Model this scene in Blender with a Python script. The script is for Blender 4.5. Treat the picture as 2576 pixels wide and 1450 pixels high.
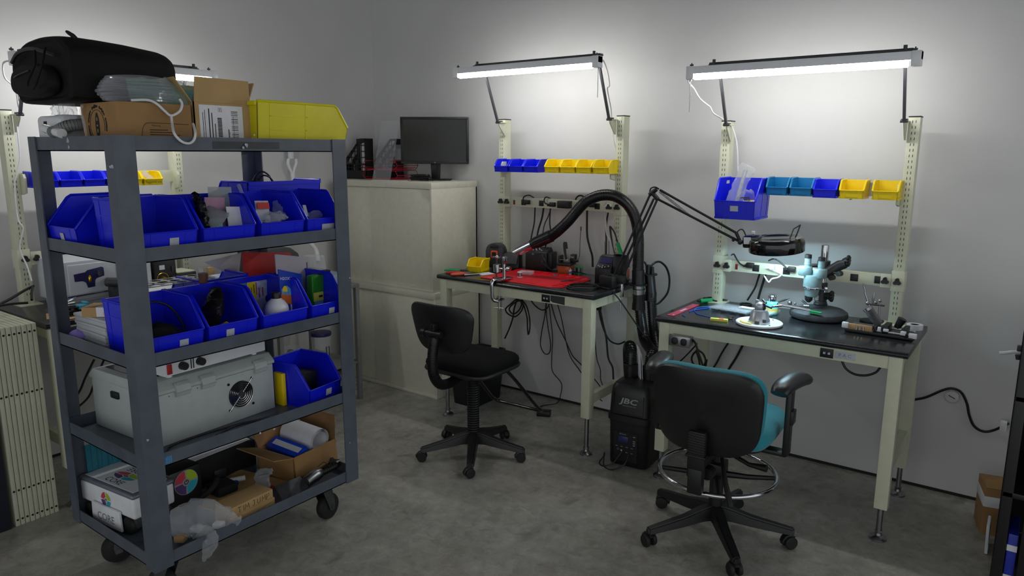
import bpy, bmesh, math, random
from mathutils import Vector, Matrix
sc = bpy.context.scene
COL = sc.collection
R = math.radians
PI = math.pi
rnd = random.Random(7)
for o in list(bpy.data.objects): bpy.data.objects.remove(o)

# ------------------------------------------------------------------ camera
F = 1801.19
YAW, PITCH, ROLL = R(36.313), R(10.716), R(0.176)
CAM = Vector((4.357, -4.0666, 1.7085))
cw = Vector((-math.sin(YAW)*math.cos(PITCH), math.cos(YAW)*math.cos(PITCH), -math.sin(PITCH)))
r0 = Vector((math.cos(YAW), math.sin(YAW), 0)); u0 = r0.cross(cw)
cr = r0*math.cos(ROLL)+u0*math.sin(ROLL); cu = u0*math.cos(ROLL)-r0*math.sin(ROLL)
cd = bpy.data.cameras.new('camera'); cam = bpy.data.objects.new('camera', cd); COL.objects.link(cam)
cam.matrix_world = Matrix(((cr.x, cu.x, -cw.x, CAM.x), (cr.y, cu.y, -cw.y, CAM.y), (cr.z, cu.z, -cw.z, CAM.z), (0, 0, 0, 1)))
cd.sensor_width = 36; cd.lens = 36*F/2576; cd.clip_start = .05
sc.camera = cam

# ------------------------------------------------------------------ world, exposure
w = bpy.data.worlds.new('world'); sc.world = w; w.use_nodes = True
w.node_tree.nodes['Background'].inputs[0].default_value = (.94, .97, 1, 1)
w.node_tree.nodes['Background'].inputs[1].default_value = .90
sc.view_settings.view_transform = 'Standard'; sc.view_settings.look = 'None'
sc.view_settings.gamma = 1; sc.view_settings.use_curve_mapping = False
sc.view_settings.exposure = 0
TUBE = 48.0        # brightness of the three bench tube lights

# ------------------------------------------------------------------ pixel -> point on a plane of the room
def _ray(px, py): return cw+(px-1288)/F*cr-(py-725)/F*cu
def gx(px, py, v): d = _ray(px, py); return CAM+d*((v-CAM.x)/d.x)
def gy(px, py, v): d = _ray(px, py); return CAM+d*((v-CAM.y)/d.y)
def gz(px, py, v): d = _ray(px, py); return CAM+d*((v-CAM.z)/d.z)
def gd(px, py, v): return CAM+_ray(px, py)*v

# ------------------------------------------------------------------ materials
def lin(c):
    f = lambda v: (v/255/12.92) if v/255 <= .04045 else ((v/255+.055)/1.055)**2.4
    return (f(c[0]), f(c[1]), f(c[2]), 1)
MATS = {}
def mat(name, col, rough=.5, metal=0, var=.08, scale=25, bump=0, bscale=200, em=0, spec=.5, coat=0, sheen=0, cvar=None):
    m = bpy.data.materials.new(name); m.use_nodes = True; nt = m.node_tree; N = nt.nodes; L = nt.links
    p = N['Principled BSDF']; c = lin(col)
    p.inputs['Base Color'].default_value = c; p.inputs['Roughness'].default_value = rough
    p.inputs['Metallic'].default_value = metal; p.inputs['Specular IOR Level'].default_value = spec
    p.inputs['Coat Weight'].default_value = coat
    if sheen: p.inputs['Sheen Weight'].default_value = sheen
    tc = N.new('ShaderNodeTexCoord')
    if var or cvar:
        n = N.new('ShaderNodeTexNoise'); n.inputs['Scale'].default_value = scale; n.inputs['Detail'].default_value = 6
        L.new(tc.outputs['Object'], n.inputs['Vector'])
        mx = N.new('ShaderNodeMix'); mx.data_type = 'RGBA'
        a = cvar and lin(cvar) or tuple(v*(1-var) for v in c[:3])+(1,); b = c if cvar else tuple(min(1, v*(1+var)) for v in c[:3])+(1,)
        mx.inputs[6].default_value = a; mx.inputs[7].default_value = b
        cp = N.new('ShaderNodeValToRGB'); cp.color_ramp.elements[0].position = .35; cp.color_ramp.elements[1].position = .65
        L.new(n.outputs['Fac'], cp.inputs[0]); L.new(cp.outputs[0], mx.inputs[0]); L.new(mx.outputs[2], p.inputs['Base Color'])
    if bump:
        n2 = N.new('ShaderNodeTexNoise'); n2.inputs['Scale'].default_value = bscale; n2.inputs['Detail'].default_value = 4
        L.new(tc.outputs['Object'], n2.inputs['Vector'])
        bp = N.new('ShaderNodeBump'); bp.inputs['Strength'].default_value = bump; bp.inputs['Distance'].default_value = .01
        L.new(n2.outputs['Fac'], bp.inputs['Height']); L.new(bp.outputs[0], p.inputs['Normal'])
    if em:
        p.inputs['Emission Color'].default_value = c; p.inputs['Emission Strength'].default_value = em
    MATS[name] = m; return m
def film(name, col, fac=.22, rough=.1, tint=(255, 255, 255)):
    # thin clear plastic: mostly see-through, with a milky and a glossy share
    m = bpy.data.materials.new(name); m.use_nodes = True; nt = m.node_tree; N = nt.nodes; L = nt.links
    for n in list(N):
        if n.type == 'BSDF_PRINCIPLED': N.remove(n)
    t = N.new('ShaderNodeBsdfTransparent'); t.inputs[0].default_value = lin(tint)
    p = N.new('ShaderNodeBsdfPrincipled'); p.inputs['Base Color'].default_value = lin(col); p.inputs['Roughness'].default_value = rough
    p.inputs['Specular IOR Level'].default_value = .9
    mx = N.new('ShaderNodeMixShader')
    lw = N.new('ShaderNodeLayerWeight'); lw.inputs[0].default_value = .35
    mr = N.new('ShaderNodeMapRange'); mr.inputs[3].default_value = fac; mr.inputs[4].default_value = min(1, fac+.38)
    L.new(lw.outputs['Facing'], mr.inputs[0]); L.new(mr.outputs[0], mx.inputs[0])
    L.new(t.outputs[0], mx.inputs[1]); L.new(p.outputs[0], mx.inputs[2]); L.new(mx.outputs[0], N['Material Output'].inputs[0])
    MATS[name] = m; return m

# ------------------------------------------------------------------ mesh builder
def rotm(ax, deg): return Matrix.Rotation(R(deg), 4, ax)
def tr(x, y=None, z=None): return Matrix.Translation(x if y is None else (x, y, z))
class B:
    def __init__(s, M=None): s.bm = bmesh.new(); s.M = M or Matrix(); s.mi = 0
    def add(s, vs, fs):
        v = [s.bm.verts.new(s.M @ Vector(p)) for p in vs]; out = []
        for f in fs:
            try: fc = s.bm.faces.new([v[i] for i in f]); fc.material_index = s.mi; out.append(fc)
            except ValueError: pass
        return v, out
    def box(s, x0, x1, y0, y1, z0, z1, bev=0, seg=2):
        vs = [(x, y, z) for x in (x0, x1) for y in (y0, y1) for z in (z0, z1)]
        v, f = s.add(vs, [(0, 1, 3, 2), (4, 6, 7, 5), (0, 4, 5, 1), (2, 3, 7, 6), (0, 2, 6, 4), (1, 5, 7, 3)])
        if bev:
            es = list({e for q in f for e in q.edges})
            r = bmesh.ops.bevel(s.bm, geom=es, offset=bev, segments=seg, profile=.5, affect='EDGES')
            for q in r['faces']: q.material_index = s.mi
        return s
    def cbox(s, c, d, bev=0, seg=2):
        return s.box(c[0]-d[0]/2, c[0]+d[0]/2, c[1]-d[1]/2, c[1]+d[1]/2, c[2]-d[2]/2, c[2]+d[2]/2, bev, seg)
    def tube(s, pts, r, n=10, closed=False, cap=True):
        pts = [Vector(p) for p in pts]; k = len(pts)
        rs = r if isinstance(r, (list, tuple)) else [r]*k
        T = []
        for i in range(k):
            a = pts[i-1] if (i or closed) else pts[0]; b = pts[(i+1) % k] if (i < k-1 or closed) else pts[-1]
            t = (b-a); T.append(t.normalized() if t.length > 1e-9 else Vector((0, 0, 1)))
        up = Vector((0, 0, 1)) if abs(T[0].z) < .9 else Vector((1, 0, 0))
        nx = T[0].cross(up).normalized(); vs = []
        for i in range(k):
            nx = (nx-T[i]*nx.dot(T[i]))
            nx = nx.normalized() if nx.length > 1e-6 else T[i].orthogonal().normalized()
            ny = T[i].cross(nx)
            for j in range(n):
                a = 2*PI*j/n; vs.append(pts[i]+(nx*math.cos(a)+ny*math.sin(a))*rs[i])
        fs = []
        for i in range(k if closed else k-1):
            i2 = (i+1) % k
            for j in range(n): fs.append((i*n+j, i*n+(j+1) % n, i2*n+(j+1) % n, i2*n+j))
        if cap and not closed: fs += [tuple(range(n))[::-1], tuple(range((k-1)*n, k*n))]
        s.add(vs, fs); return s
    def cyl(s, p0, p1, r, r1=None, n=16): return s.tube([p0, p1], [r, r if r1 is None else r1], n)
    def ring(s, c, rad, r, ax='z', n=32, m=8, a0=0, a1=360):
        full = a1-a0 >= 360; k = n if full else n+1; ps = []
        for i in range(k):
            a = R(a0+(a1-a0)*i/n); u, v = rad*math.cos(a), rad*math.sin(a)
            ps.append(Vector(c)+Vector({'z': (u, v, 0), 'x': (0, u, v), 'y': (u, 0, v)}[ax]))
        return s.tube(ps, r, m, closed=full)
    def lathe(s, prof, c=(0, 0, 0), n=24, sx=1, sy=1):
        vs = []; k = len(prof)
        for r, z in prof:
            for j in range(n): a = 2*PI*j/n; vs.append((c[0]+r*sx*math.cos(a), c[1]+r*sy*math.sin(a), c[2]+z))
        fs = [(i*n+j, i*n+(j+1) % n, (i+1)*n+(j+1) % n, (i+1)*n+j) for i in range(k-1) for j in range(n)]
        fs += [tuple(range(n))[::-1], tuple(range((k-1)*n, k*n))]
        s.add(vs, fs); return s
    def prism(s, poly, ax, t0, t1, bev=0):
        # poly in the two other axes (x:(y,z) y:(x,z) z:(x,y)), extruded along ax
        f = {'x': lambda a, b, t: (t, a, b), 'y': lambda a, b, t: (a, t, b), 'z': lambda a, b, t: (a, b, t)}[ax]
        k = len(poly); vs = [f(a, b, t0) for a, b in poly]+[f(a, b, t1) for a, b in poly]
        fs = [tuple(range(k))[::-1], tuple(range(k, 2*k))]+[(i, (i+1) % k, k+(i+1) % k, k+i) for i in range(k)]
        v, q = s.add(vs, fs)
        if bev:
            es = list({e for x in q for e in x.edges})
            r = bmesh.ops.bevel(s.bm, geom=es, offset=bev, segments=2, profile=.5, affect='EDGES')
            for x in r['faces']: x.material_index = s.mi
        return s
    def sheet(s, q, th=.0004):
        # a thin panel with four corners given in order
        q = [Vector(p) for p in q]; nn = (q[1]-q[0]).cross(q[-1]-q[0]).normalized()*th; k = len(q)
        s.add(q+[p+nn for p in q], [tuple(range(k))[::-1], tuple(range(k, 2*k))]+[(i, (i+1) % k, k+(i+1) % k, k+i) for i in range(k)])
        return s
    def ball(s, c, r, sx=1, sy=1, sz=1, n=14):
        k = n//2; return s.lathe([(r*sx*math.sin(PI*i/k)+1e-5, -r*sz*math.cos(PI*i/k)) for i in range(k+1)], c, n, 1, sy/sx)
    def grid(s, f, nu, nv):
        vs = [f(i/nu, j/nv) for i in range(nu+1) for j in range(nv+1)]
        s.add(vs, [(i*(nv+1)+j, (i+1)*(nv+1)+j, (i+1)*(nv+1)+j+1, i*(nv+1)+j+1) for i in range(nu) for j in range(nv)]); return s
    def text(s, txt, size, o, xd, yd, depth=.0004, align='CENTER', bold=0):
        cu_ = bpy.data.curves.new('t', 'FONT'); cu_.body = txt; cu_.size = size; cu_.align_x = align; cu_.align_y = 'CENTER'
        cu_.resolution_u = 2; cu_.offset = bold
        ob = bpy.data.objects.new('t', cu_); COL.objects.link(ob)
        dg = bpy.context.evaluated_depsgraph_get(); me = bpy.data.meshes.new_from_object(ob.evaluated_get(dg))
        xd = Vector(xd).normalized(); yd = Vector(yd).normalized(); zd = xd.cross(yd); o = Vector(o)
        s.add([o+xd*v.co.x+yd*v.co.y+zd*depth for v in me.vertices], [tuple(p.vertices) for p in me.polygons])
        bpy.data.objects.remove(ob); bpy.data.curves.remove(cu_); bpy.data.meshes.remove(me); return s
def spl(pts, k=8):
    # Catmull-Rom through the points
    P = [Vector(p) for p in pts]; P = [P[0]*2-P[1]]+P+[P[-1]*2-P[-2]]; out = []
    for i in range(1, len(P)-2):
        a, b, c, d = P[i-1:i+3]
        for j in range(k):
            t = j/k; out.append(.5*((2*b)+(c-a)*t+(2*a-5*b+4*c-d)*t*t+(3*b-a-3*c+d)*t**3))
    return out+[P[-2]]
def rrect(w, h, r, k=4, cx=0, cy=0):
    o = []
    for sx, sy, a0 in ((1, 1, 0), (-1, 1, 90), (-1, -1, 180), (1, -1, 270)):
        for i in range(k+1):
            a = R(a0+90*i/k); o.append((cx+sx*(w/2-r)+r*math.cos(a), cy+sy*(h/2-r)+r*math.sin(a)))
    return o

# ------------------------------------------------------------------ objects
TM = {}
def root_m(o):
    while o.parent: o = o.parent
    return TM.get(o.name, Matrix())
def thing(name, label, cat, loc=(0, 0, 0), rz=0, group=None):
    o = bpy.data.objects.new(name, None); COL.objects.link(o); o.empty_display_size = .05
    o.location = loc; o.rotation_euler = (0, 0, R(rz)); o['label'] = label; o['category'] = cat
    if group: o['group'] = group
    TM[o.name] = tr(Vector(loc)) @ rotm('Z', rz); return o
def obj(name, b, m, parent=None, w=False, flat=False, label=None, ang=38):
    bm = b.bm
    if w and parent: bm.transform(root_m(parent).inverted())
    bmesh.ops.recalc_face_normals(bm, faces=bm.faces[:])
    me = bpy.data.meshes.new(name); bm.to_mesh(me); bm.free()
    for q in (m if isinstance(m, (list, tuple)) else [m]): me.materials.append(MATS[q] if isinstance(q, str) else q)
    if not flat: me.shade_smooth(); me.set_sharp_from_angle(angle=R(ang))
    o = bpy.data.objects.new(name, me); COL.objects.link(o)
    if parent: o.parent = parent
    if label: o['label'] = label
    return o
def one(name, label, cat, b, m, group=None, flat=False, ang=38):
    # a thing of a single mesh; its origin goes to the middle of its underside
    vs = [v.co for v in b.bm.verts]
    lo = [min(v[i] for v in vs) for i in range(3)]; hi = [max(v[i] for v in vs) for i in range(3)]
    c = Vector(((lo[0]+hi[0])/2, (lo[1]+hi[1])/2, lo[2])); b.bm.transform(tr(-c))
    o = obj(name, b, m, None, False, flat, None, ang); o.location = c; TM[o.name] = tr(c)
    o['label'] = label; o['category'] = cat
    if group: o['group'] = group
    return o
def struct(name, b, m, flat=True):
    o = obj(name, b, m, None, False, flat); o['kind'] = 'structure'; return o
def dup(root, loc=None, rz=None, label=None, group=None):
    r = root.copy(); COL.objects.link(r)
    if loc is not None: r.location = loc
    if rz is not None: r.rotation_euler = (0, 0, R(rz))
    if label: r['label'] = label
    if group: r['group'] = group
    TM[r.name] = tr(r.location) @ Matrix.Rotation(r.rotation_euler.z, 4, 'Z')
    for ch in list(root.children):
        c = ch.copy(); COL.objects.link(c); c.parent = r
        for g in list(ch.children):
            d = g.copy(); COL.objects.link(d); d.parent = c
    return r

# ------------------------------------------------------------------ palette
mat('cream', (205, 207, 182), .45, var=.03)
mat('cream_dark', (160, 160, 142), .5, var=.04)
mat('laminate', (30, 31, 34), .2, var=.12, scale=60, bump=.02)
mat('black', (18, 18, 19), .45, var=.1)
mat('black_gloss', (14, 14, 15), .12, var=.1, coat=.4)
mat('black_matte', (20, 20, 21), .8, var=.15)
mat('rubber', (22, 22, 23), .65, var=.15)
mat('dark_grey', (52, 54, 57), .5, var=.1)
mat('slot', (30, 30, 26), .8, var=0)
mat('chrome', (205, 205, 208), .12, 1, var=.03)
mat('steel', (150, 150, 152), .3, 1, var=.08)
mat('dull_steel', (105, 106, 108), .42, 1, var=.15)
mat('white_paint', (225, 228, 232), .4, var=.02)
mat('white', (232, 232, 232), .5, var=.03)
mat('white_plastic', (226, 228, 230), .3, var=.03)
mat('paper', (225, 226, 230), .8, var=.03)
mat('bin_blue', (16, 30, 222), .3, var=.05, scale=8)
mat('bin_yellow_big', (214, 204, 22), .35, var=.05, scale=8)
mat('bin_yellow', (244, 214, 8), .35, var=.04, scale=8)
mat('bin_teal', (10, 120, 178), .35, var=.04, scale=8)
mat('cart_paint', (80, 88, 99), .38, var=.12, scale=14, bump=.03, bscale=60)
mat('card', (156, 120, 76), .8, var=.07, scale=12)
mat('card_light', (180, 148, 100), .8, var=.06, scale=12)
mat('ink', (26, 22, 22), .7, var=0)
mat('print_grey', (110, 112, 116), .7, var=.2, scale=200)
mat('label_grey', (182, 186, 196), .6, var=.06, scale=90)
mat('cord', (14, 14, 15), .45, var=.1)
mat('white_cord', (222, 222, 224), .45, var=.03)
mat('tube_light', (253, 252, 250), .5, var=0, em=TUBE)
mat('red', (180, 24, 26), .5, var=.05)
mat('green', (16, 150, 84), .4, var=.05)
mat('orange', (214, 84, 48), .45, var=.05)
film('clear_film', (225, 230, 235), .07, .06)
film('milky_film', (222, 226, 232), .18, .08)
film('clear_plastic', (210, 216, 222), .07, .05)

# ================================================================== SETTING
mat('wall_paint', (206, 206, 204), .75, var=.015, scale=3, bump=.03, bscale=300)
def concrete():
    m = bpy.data.materials.new('concrete'); m.use_nodes = True; nt = m.node_tree; N = nt.nodes; L = nt.links; p = N['Principled BSDF']
    tc = N.new('ShaderNodeTexCoord'); col = None
    def noise(s, d, r=.6):
        n = N.new('ShaderNodeTexNoise'); n.inputs['Scale'].default_value = s; n.inputs['Detail'].default_value = d
        n.inputs['Roughness'].default_value = r; n.inputs['Distortion'].default_value = .6
        L.new(tc.outputs['Object'], n.inputs['Vector']); return n
    def ramp(n, a, b, c0, c1):
        r = N.new('ShaderNodeValToRGB'); e = r.color_ramp.elements
        e[0].position = a; e[1].position = b; e[0].color = lin(c0); e[1].color = lin(c1); L.new(n.outputs['Fac'], r.inputs[0]); return r
    base = ramp(noise(1.3, 8), .3, .72, (150, 148, 139), (198, 195, 185))
    fine = ramp(noise(16, 10, .75), .28, .68, (140, 138, 132), (255, 255, 255))
    spots = ramp(noise(7, 3, .4), .22, .36, (112, 108, 104), (255, 255, 255))
    def mul(a, b, f):
        x = N.new('ShaderNodeMix'); x.data_type = 'RGBA'; x.blend_type = 'MULTIPLY'; x.inputs[0].default_value = f
        L.new(a, x.inputs[6]); L.new(b, x.inputs[7]); return x.outputs[2]
    L.new(mul(mul(base.outputs[0], fine.outputs[0], .7), spots.outputs[0], .5), p.inputs['Base Color'])
    rr = ramp(noise(5, 5), .3, .7, (105, 105, 105), (160, 160, 160)); L.new(rr.outputs[0], p.inputs['Roughness'])
    bp = N.new('ShaderNodeBump'); bp.inputs['Strength'].default_value = .12; bp.inputs['Distance'].default_value = .01
    L.new(noise(40, 8, .7).outputs['Fac'], bp.inputs['Height']); L.new(bp.outputs[0], p.inputs['Normal'])
    MATS['concrete'] = m
concrete()
struct('floor', B().box(-.1, 7.5, -7.5, .1, -.1, 0), 'concrete')
struct('wall_back', B().box(-.1, 7.5, 0, .1, 0, 3.6), 'wall_paint')
struct('wall_left', B().box(-.1, 0, -7.5, 0, 0, 3.6), 'wall_paint')
mat('ceiling_paint', (120, 120, 122), .8, var=.03)
struct('ceiling', B().box(-.1, 7.5, -7.5, .1, 3.6, 3.7), 'ceiling_paint')
struct('gap_shade_back', B().box(0, 7.5, -.006, 0, 0, .014), 'slot')  # dark strip standing in for the shaded gap between wall and floor
struct('gap_shade_left', B().box(0, .006, -7.5, -.006, 0, .014), 'slot')  # same painted gap shade along the left wall

# ================================================================== WORKBENCHES
mat('switch_red', (110, 20, 20), .3, var=.3, scale=150)
def tri_knob(b, c, d):
    # three-lobed black knob whose axis is local -y
    for a in (90, 210, 330): b.cyl((c[0]+.011*math.cos(R(a)), c[1], c[2]+.011*math.sin(R(a))), (c[0]+.009*math.cos(R(a)), c[1]-d, c[2]+.009*math.sin(R(a))), .008, .0095, 10)
    b.cyl((c[0], c[1]+.008, c[2]), (c[0], c[1]-d, c[2]), .010, .012, 12)
def bench(label, loc, rz, W, zt, upx, upz, strip_z, rail_z, lx, lz, legb, sockets, plugs_side=None):
    t = thing('workbench', label, 'workbench', loc, rz)
    D = .61; th = .028
    b = B(); b.prism([(0, zt), (-.004+.016, zt)] and [(.0, zt-.014), (.004, zt-.004), (.014, zt), (D-.004, zt), (D, zt-.004), (D, zt-th), (.010, zt-th), (.002, zt-.022)], 'x', 0, W, .0015)
    obj('tabletop', b, 'laminate', t, label='black laminate worktop')
    zb = zt-th; lw = .055
    ins = .018
    for ix, x in enumerate((ins, W-ins-lw)):
        for iy, y in enumerate((.012, D-.012-lw)):
            l = obj('leg', B().box(x, x+lw, y, y+lw, legb, zb, .003), 'cream', t)
            c = (x+lw/2, y+lw/2)
            f = B().cyl((c[0], c[1], .02), (c[0], c[1], legb+.01), .0125, None, 14)
            f.lathe([(.036, .001), (.036, .008), (.030, .013), (.016, .020), (.014, .032), (.010, .034)], (c[0], c[1], 0), 20)
            f.cyl((c[0], c[1], .036), (c[0], c[1], .045), .017, None, 6)
            obj('leveling_foot', f, 'steel', l, label='chrome levelling foot')
        for z0, z1 in ((zb-.06, zb), (.30, .355)): obj('side_rail', B().box(x+.011, x+lw-.011, .012+lw, D-.012-lw, z0, z1), 'cream', t)
    for y0 in (.018, D-.05): obj('apron', B().box(ins+lw, W-ins-lw, y0, y0+.02, zb-.056, zb), 'cream', t)
    px = .72*W
    f = obj('port_plate', B().box(px-.028, px+.028, .0145, .018, zb-.050, zb-.008, .001), 'black', t, label='black two-port plate')
    pb = B()
    for s in (-.010, .010): pb.box(px+s-.005, px+s+.005, .013, .0145, zb-.034, zb-.024)
    obj('port', pb, 'label_grey', f)
    uy = D-.075
    for x in upx:
        b = B().box(x, x+.05, uy, uy+.07, zt, upz, .002); b.mi = 1
        z = zt+.05
        while z < upz-.02:
            if not strip_z-.045 < z < strip_z+.045:
                for s in (.018, .032): b.box(x+s-.0013, x+s+.0013, uy-.0006, uy+.002, z, z+.0125)
            z += .0262
        b.mi = 0; b.box(x-.028, x+.078, uy-.035, uy+.07, zt, zt+.004)
        u = obj('upright', b, ['cream', 'slot'], t)
        obj('end_cap', B().box(x-.001, x+.051, uy-.001, uy+.071, upz, upz+.006, .001), 'black', u)
        b = B().box(x-.004, x+.054, uy-.004, uy+.074, strip_z-.05, strip_z+.05, .002)
        c = obj('collar', b, 'cream', t)
        k = B(); tri_knob(k, (x+.025, uy-.006, strip_z), .018); obj('knob', k, 'black', c)
    xa, xb = upx[0]+.05, upx[1]
    ps = obj('power_strip', B().box(xa+.004, xb-.004, uy-.001, uy+.04, strip_z-.030, strip_z+.030, .002)
        .box(xa+.004, xa+.05, uy-.006, uy-.001, strip_z-.034, strip_z+.034, .001).box(xb-.05, xb-.004, uy-.006, uy-.001, strip_z-.034, strip_z+.034, .001), 'cream', t)
    for x in (xa+.028, xb-.028):
        k = B(); tri_knob(k, (x, uy-.008, strip_z), .018); obj('knob', k, 'black', ps)
    obj('switch', B().box(xa+.075, xa+.087, uy-.006, uy-.001, strip_z-.017, strip_z+.013, .001), 'switch_red', ps, label='red rocker switch')
    for fx in sockets:
        x = xa+fx*(xb-xa); b = B().box(x-.018, x+.018, uy-.004, uy-.001, strip_z-.018, strip_z+.018, .001); b.mi = 1
        for s in (-.007, .007):
            for q in (-.004, .004): b.box(x+q-.0008, x+q+.0008, uy-.0046, uy-.003, strip_z+s-.003, strip_z+s+.003)
        obj('socket', b, ['black', 'dark_grey'], ps)
    ry = uy+.034
    b = B().box(xa-.02, xb+.02, ry, ry+.018, rail_z-.012, rail_z+.055)
    obj('bin_rail', b, 'cream', t)
    for s, x in ((-1, upx[0]), (1, upx[1]+.05)):
        x2 = x-s*.05
        b = B().prism([(uy-.045, rail_z-.045), (uy+.005, rail_z-.055), (uy+.005, rail_z+.05), (uy-.035, rail_z+.05), (uy-.05, rail_z+.03)], 'x', min(x2, x2-s*.012), max(x2, x2-s*.012), .001)
        obj('rail_bracket', b, 'cream', t)
        # arm bracket, arm
        zt2 = upz-.02
        b = B().prism([(uy, zt2-.085), (uy, zt2), (uy-.075, zt2), (uy-.075, zt2-.018), (uy-.012, zt2-.085)], 'x', x2-.004-s*.006, x2+.004-s*.006, .001).box(x2-.014-s*.006, x2+.014-s*.006, uy-.08, uy, zt2-.002, zt2+.003)
        g = obj('light_bracket', b, 'cream', t)
        obj('hinge', B().box(x2-.012-s*.006, x2+.012-s*.006, uy-.09, uy-.045, zt2+.003, zt2+.011, .002).cyl((x2-.016-s*.006, uy-.082, zt2+.0), (x2+.016-s*.006, uy-.082, zt2), .007), 'dark_grey', g)
        xx = x2-s*.006
        a0 = Vector((xx, uy-.085, zt2+.005)); a1 = Vector((xx, .300, lz+.045))
        dv = (a1-a0); n1 = Vector((0, -dv.z, dv.y)).normalized()*.007; xv = Vector((.006, 0, 0))
        b = B(); b.add([a0-xv-n1, a0+xv-n1, a0+xv+n1, a0-xv+n1, a1-xv-n1, a1+xv-n1, a1+xv+n1, a1-xv+n1], [(0, 1, 2, 3), (4, 5, 6, 7), (0, 1, 5, 4), (1, 2, 6, 5), (2, 3, 7, 6), (3, 0, 4, 7)])
        obj('light_arm', b, 'dark_grey', t)
    b = B().box(upx[0]+.02, upx[1]+.03, .262, .302, lz+.037, lz+.05, .002)
    for x in (upx[0]+.05, upx[1]): b.cyl((x, .25, lz+.037), (x, .25, lz+.062), .008, None, 8).box(x-.022, x+.022, .235, .30, lz+.034, lz+.039)
    obj('light_rail', b, 'dark_grey', t, label='dark grey cross rail carrying the lamp')
    return t
def shop_light(label, loc, rz, x0, x1, lz, cord_end, cord_pts):
    """tube light hung from the bench arms, in the bench's own frame"""
    M = tr(Vector(loc)) @ rotm('Z', rz)
    t = thing('shop_light', label, 'tube light', M @ Vector(((x0+x1)/2, .24, lz-.03)), rz)
    b = B(M).box(x0, x1, .212, .262, lz-.005, lz+.031, .002)
    obj('housing', b, 'white_paint', t, w=True)
    for a, c in ((x0, x0+.038), (x1-.038, x1)): obj('end_cap', B(M).box(a-.001, c, .2105, .2635, lz-.030, lz+.0325, .002), 'white_plastic', t, w=True)
    b = B(M).tube([(x0+.038, .2365, lz-.018), (x1-.050, .2365, lz-.018)], .0150, 8)
    obj('tube', b, 'tube_light', t, w=True, flat=True, label='lit white tube')
    b = B(M)
    for x in (x0+.012, x1-.03): b.cyl((x, .25, lz+.034), (x, .25, lz+.052), .003, None, 8).cbox((x, .25, lz+.042), (.018, .004, .008))
    obj('bolt', b, 'dark_grey', t, w=True)
    cx = x0+.014 if cord_end == 0 else x1-.014
    b = B(M).cyl((cx, .24, lz-.022), (cx, .24, lz-.036), .007, None, 10); z = lz-.036
    while z > lz-.19: b.ball((cx+(.001 if int(z*1e4) % 2 else 0), .24, z), .0028, n=6); z -= .0052
    obj('pull_chain', b, 'steel', t, w=True, label='beaded metal pull chain')
    b = B(M).tube(spl(cord_pts, 8), .0038, 8)
    obj('cord', b, 'white_cord', t, w=True, label='white mains cord')
    return t
B1 = dict(loc=(.73, -2.752, 0), rz=90); B2 = dict(loc=(1.3008, -.7225, 0), rz=0); B3 = dict(loc=(2.8249, -.7357, 0), rz=0)
Z1, Z2, Z3 = .925, .9433, .8823
bench('cream workbench with black top behind the steel cart, along the left wall', B1['loc'], 90, 1.149, Z1, (.105, .968), 1.905, 1.165, 1.545, 0, 2.125, .2, (.2, .5, .8))
bench_b = bench('cream workbench with black top and red mat, right of the beige cabinet', B2['loc'], 0, 1.149, Z2, (.092, .973), 1.921, 1.385, 1.60, 0, 2.2, .222, (.19, .36, .55, .70, .86))
bench_c = bench('cream workbench with black top carrying the microscope, nearest the right edge', B3['loc'], 0, 1.154, Z3, (.093, .989), 1.876, 1.098, 1.515, 0, 2.105, .153, (.22, .41, .56, .80, .93))
x0 = .72*1.154+.034; zc = Z3-.028-.029
lb = obj('label_strip', B().box(x0, x0+.085, .0165, .0182, zc-.016, zc+.016, .0005), 'label_grey', bench_c, label='pale grey maker label')
obj('lettering', B().text('P A C', .022, (x0+.042, .0163, zc), (1, 0, 0), (0, 0, 1), 0), 'print_grey', lb)
x0 = .72*1.149+.032; zc = Z2-.028-.029
obj('scuff_patch', B().prism([(x0, zc-.010), (x0+.015, zc-.018), (x0+.095, zc-.024), (x0+.095, zc+.022), (x0, zc+.022)], 'y', .0170, .0182), 'dark_grey', bench_b, label='dark rubbed patch where a label was')
def wl(Bd, px, py, y):     # pixel -> local point of a bench at local depth y
    M = (tr(Vector(Bd['loc'])) @ rotm('Z', Bd['rz'])).inverted()
    p = gx(px, py, Bd['loc'][0]-y) if Bd['rz'] else gy(px, py, Bd['loc'][1]+y)
    return M @ p
c1 = [wl(B1, x, y, d) for x, y, d in ((26, 152, .26), (8, 160, .3), (12, 195, .36), (38, 222, .42), (45, 260, .46), (50, 285, .5), (43, 310, .5), (50, 395, .5), (42, 437, .5), (37, 470, .5), (45, 550, .47), (58, 575, .45), (50, 625, .45), (68, 670, .42), (80, 708, .38))]
shop_light('lit tube light half hidden by the black bag, over the left wall bench', B1['loc'], 90, .072, 1.088, 2.125, 0, c1)
c2 = [wl(B2, x, y, d) for x, y, d in ((1506, 152, .26), (1518, 153, .27), (1529, 185, .32), (1533, 215, .38), (1528, 225, .4), (1537, 275, .5), (1539, 310, .56), (1543, 350, .57), (1550, 380, .58), (1555, 420, .59), (1558, 470, .6))]
shop_light('lit tube light over the bench with the red mat', B2['loc'], 0, -.026, 1.021, 2.2, 1, c2)
c3 = [wl(B3, x, y, d) for x, y, d in ((1731, 187, .25), (1731, 205, .26), (1745, 222, .3), (1760, 247, .34), (1777, 262, .38), (1787, 270, .4), (1795, 285, .42), (1815, 298, .46), (1838, 315, .50), (1850, 345, .52), (1855, 380, .53), (1856, 430, .54))]
shop_light('lit tube light over the microscope bench, the one with a chain at its left end', B3['loc'], 0, .015, 1.058, 2.105, 0, c3)

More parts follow.
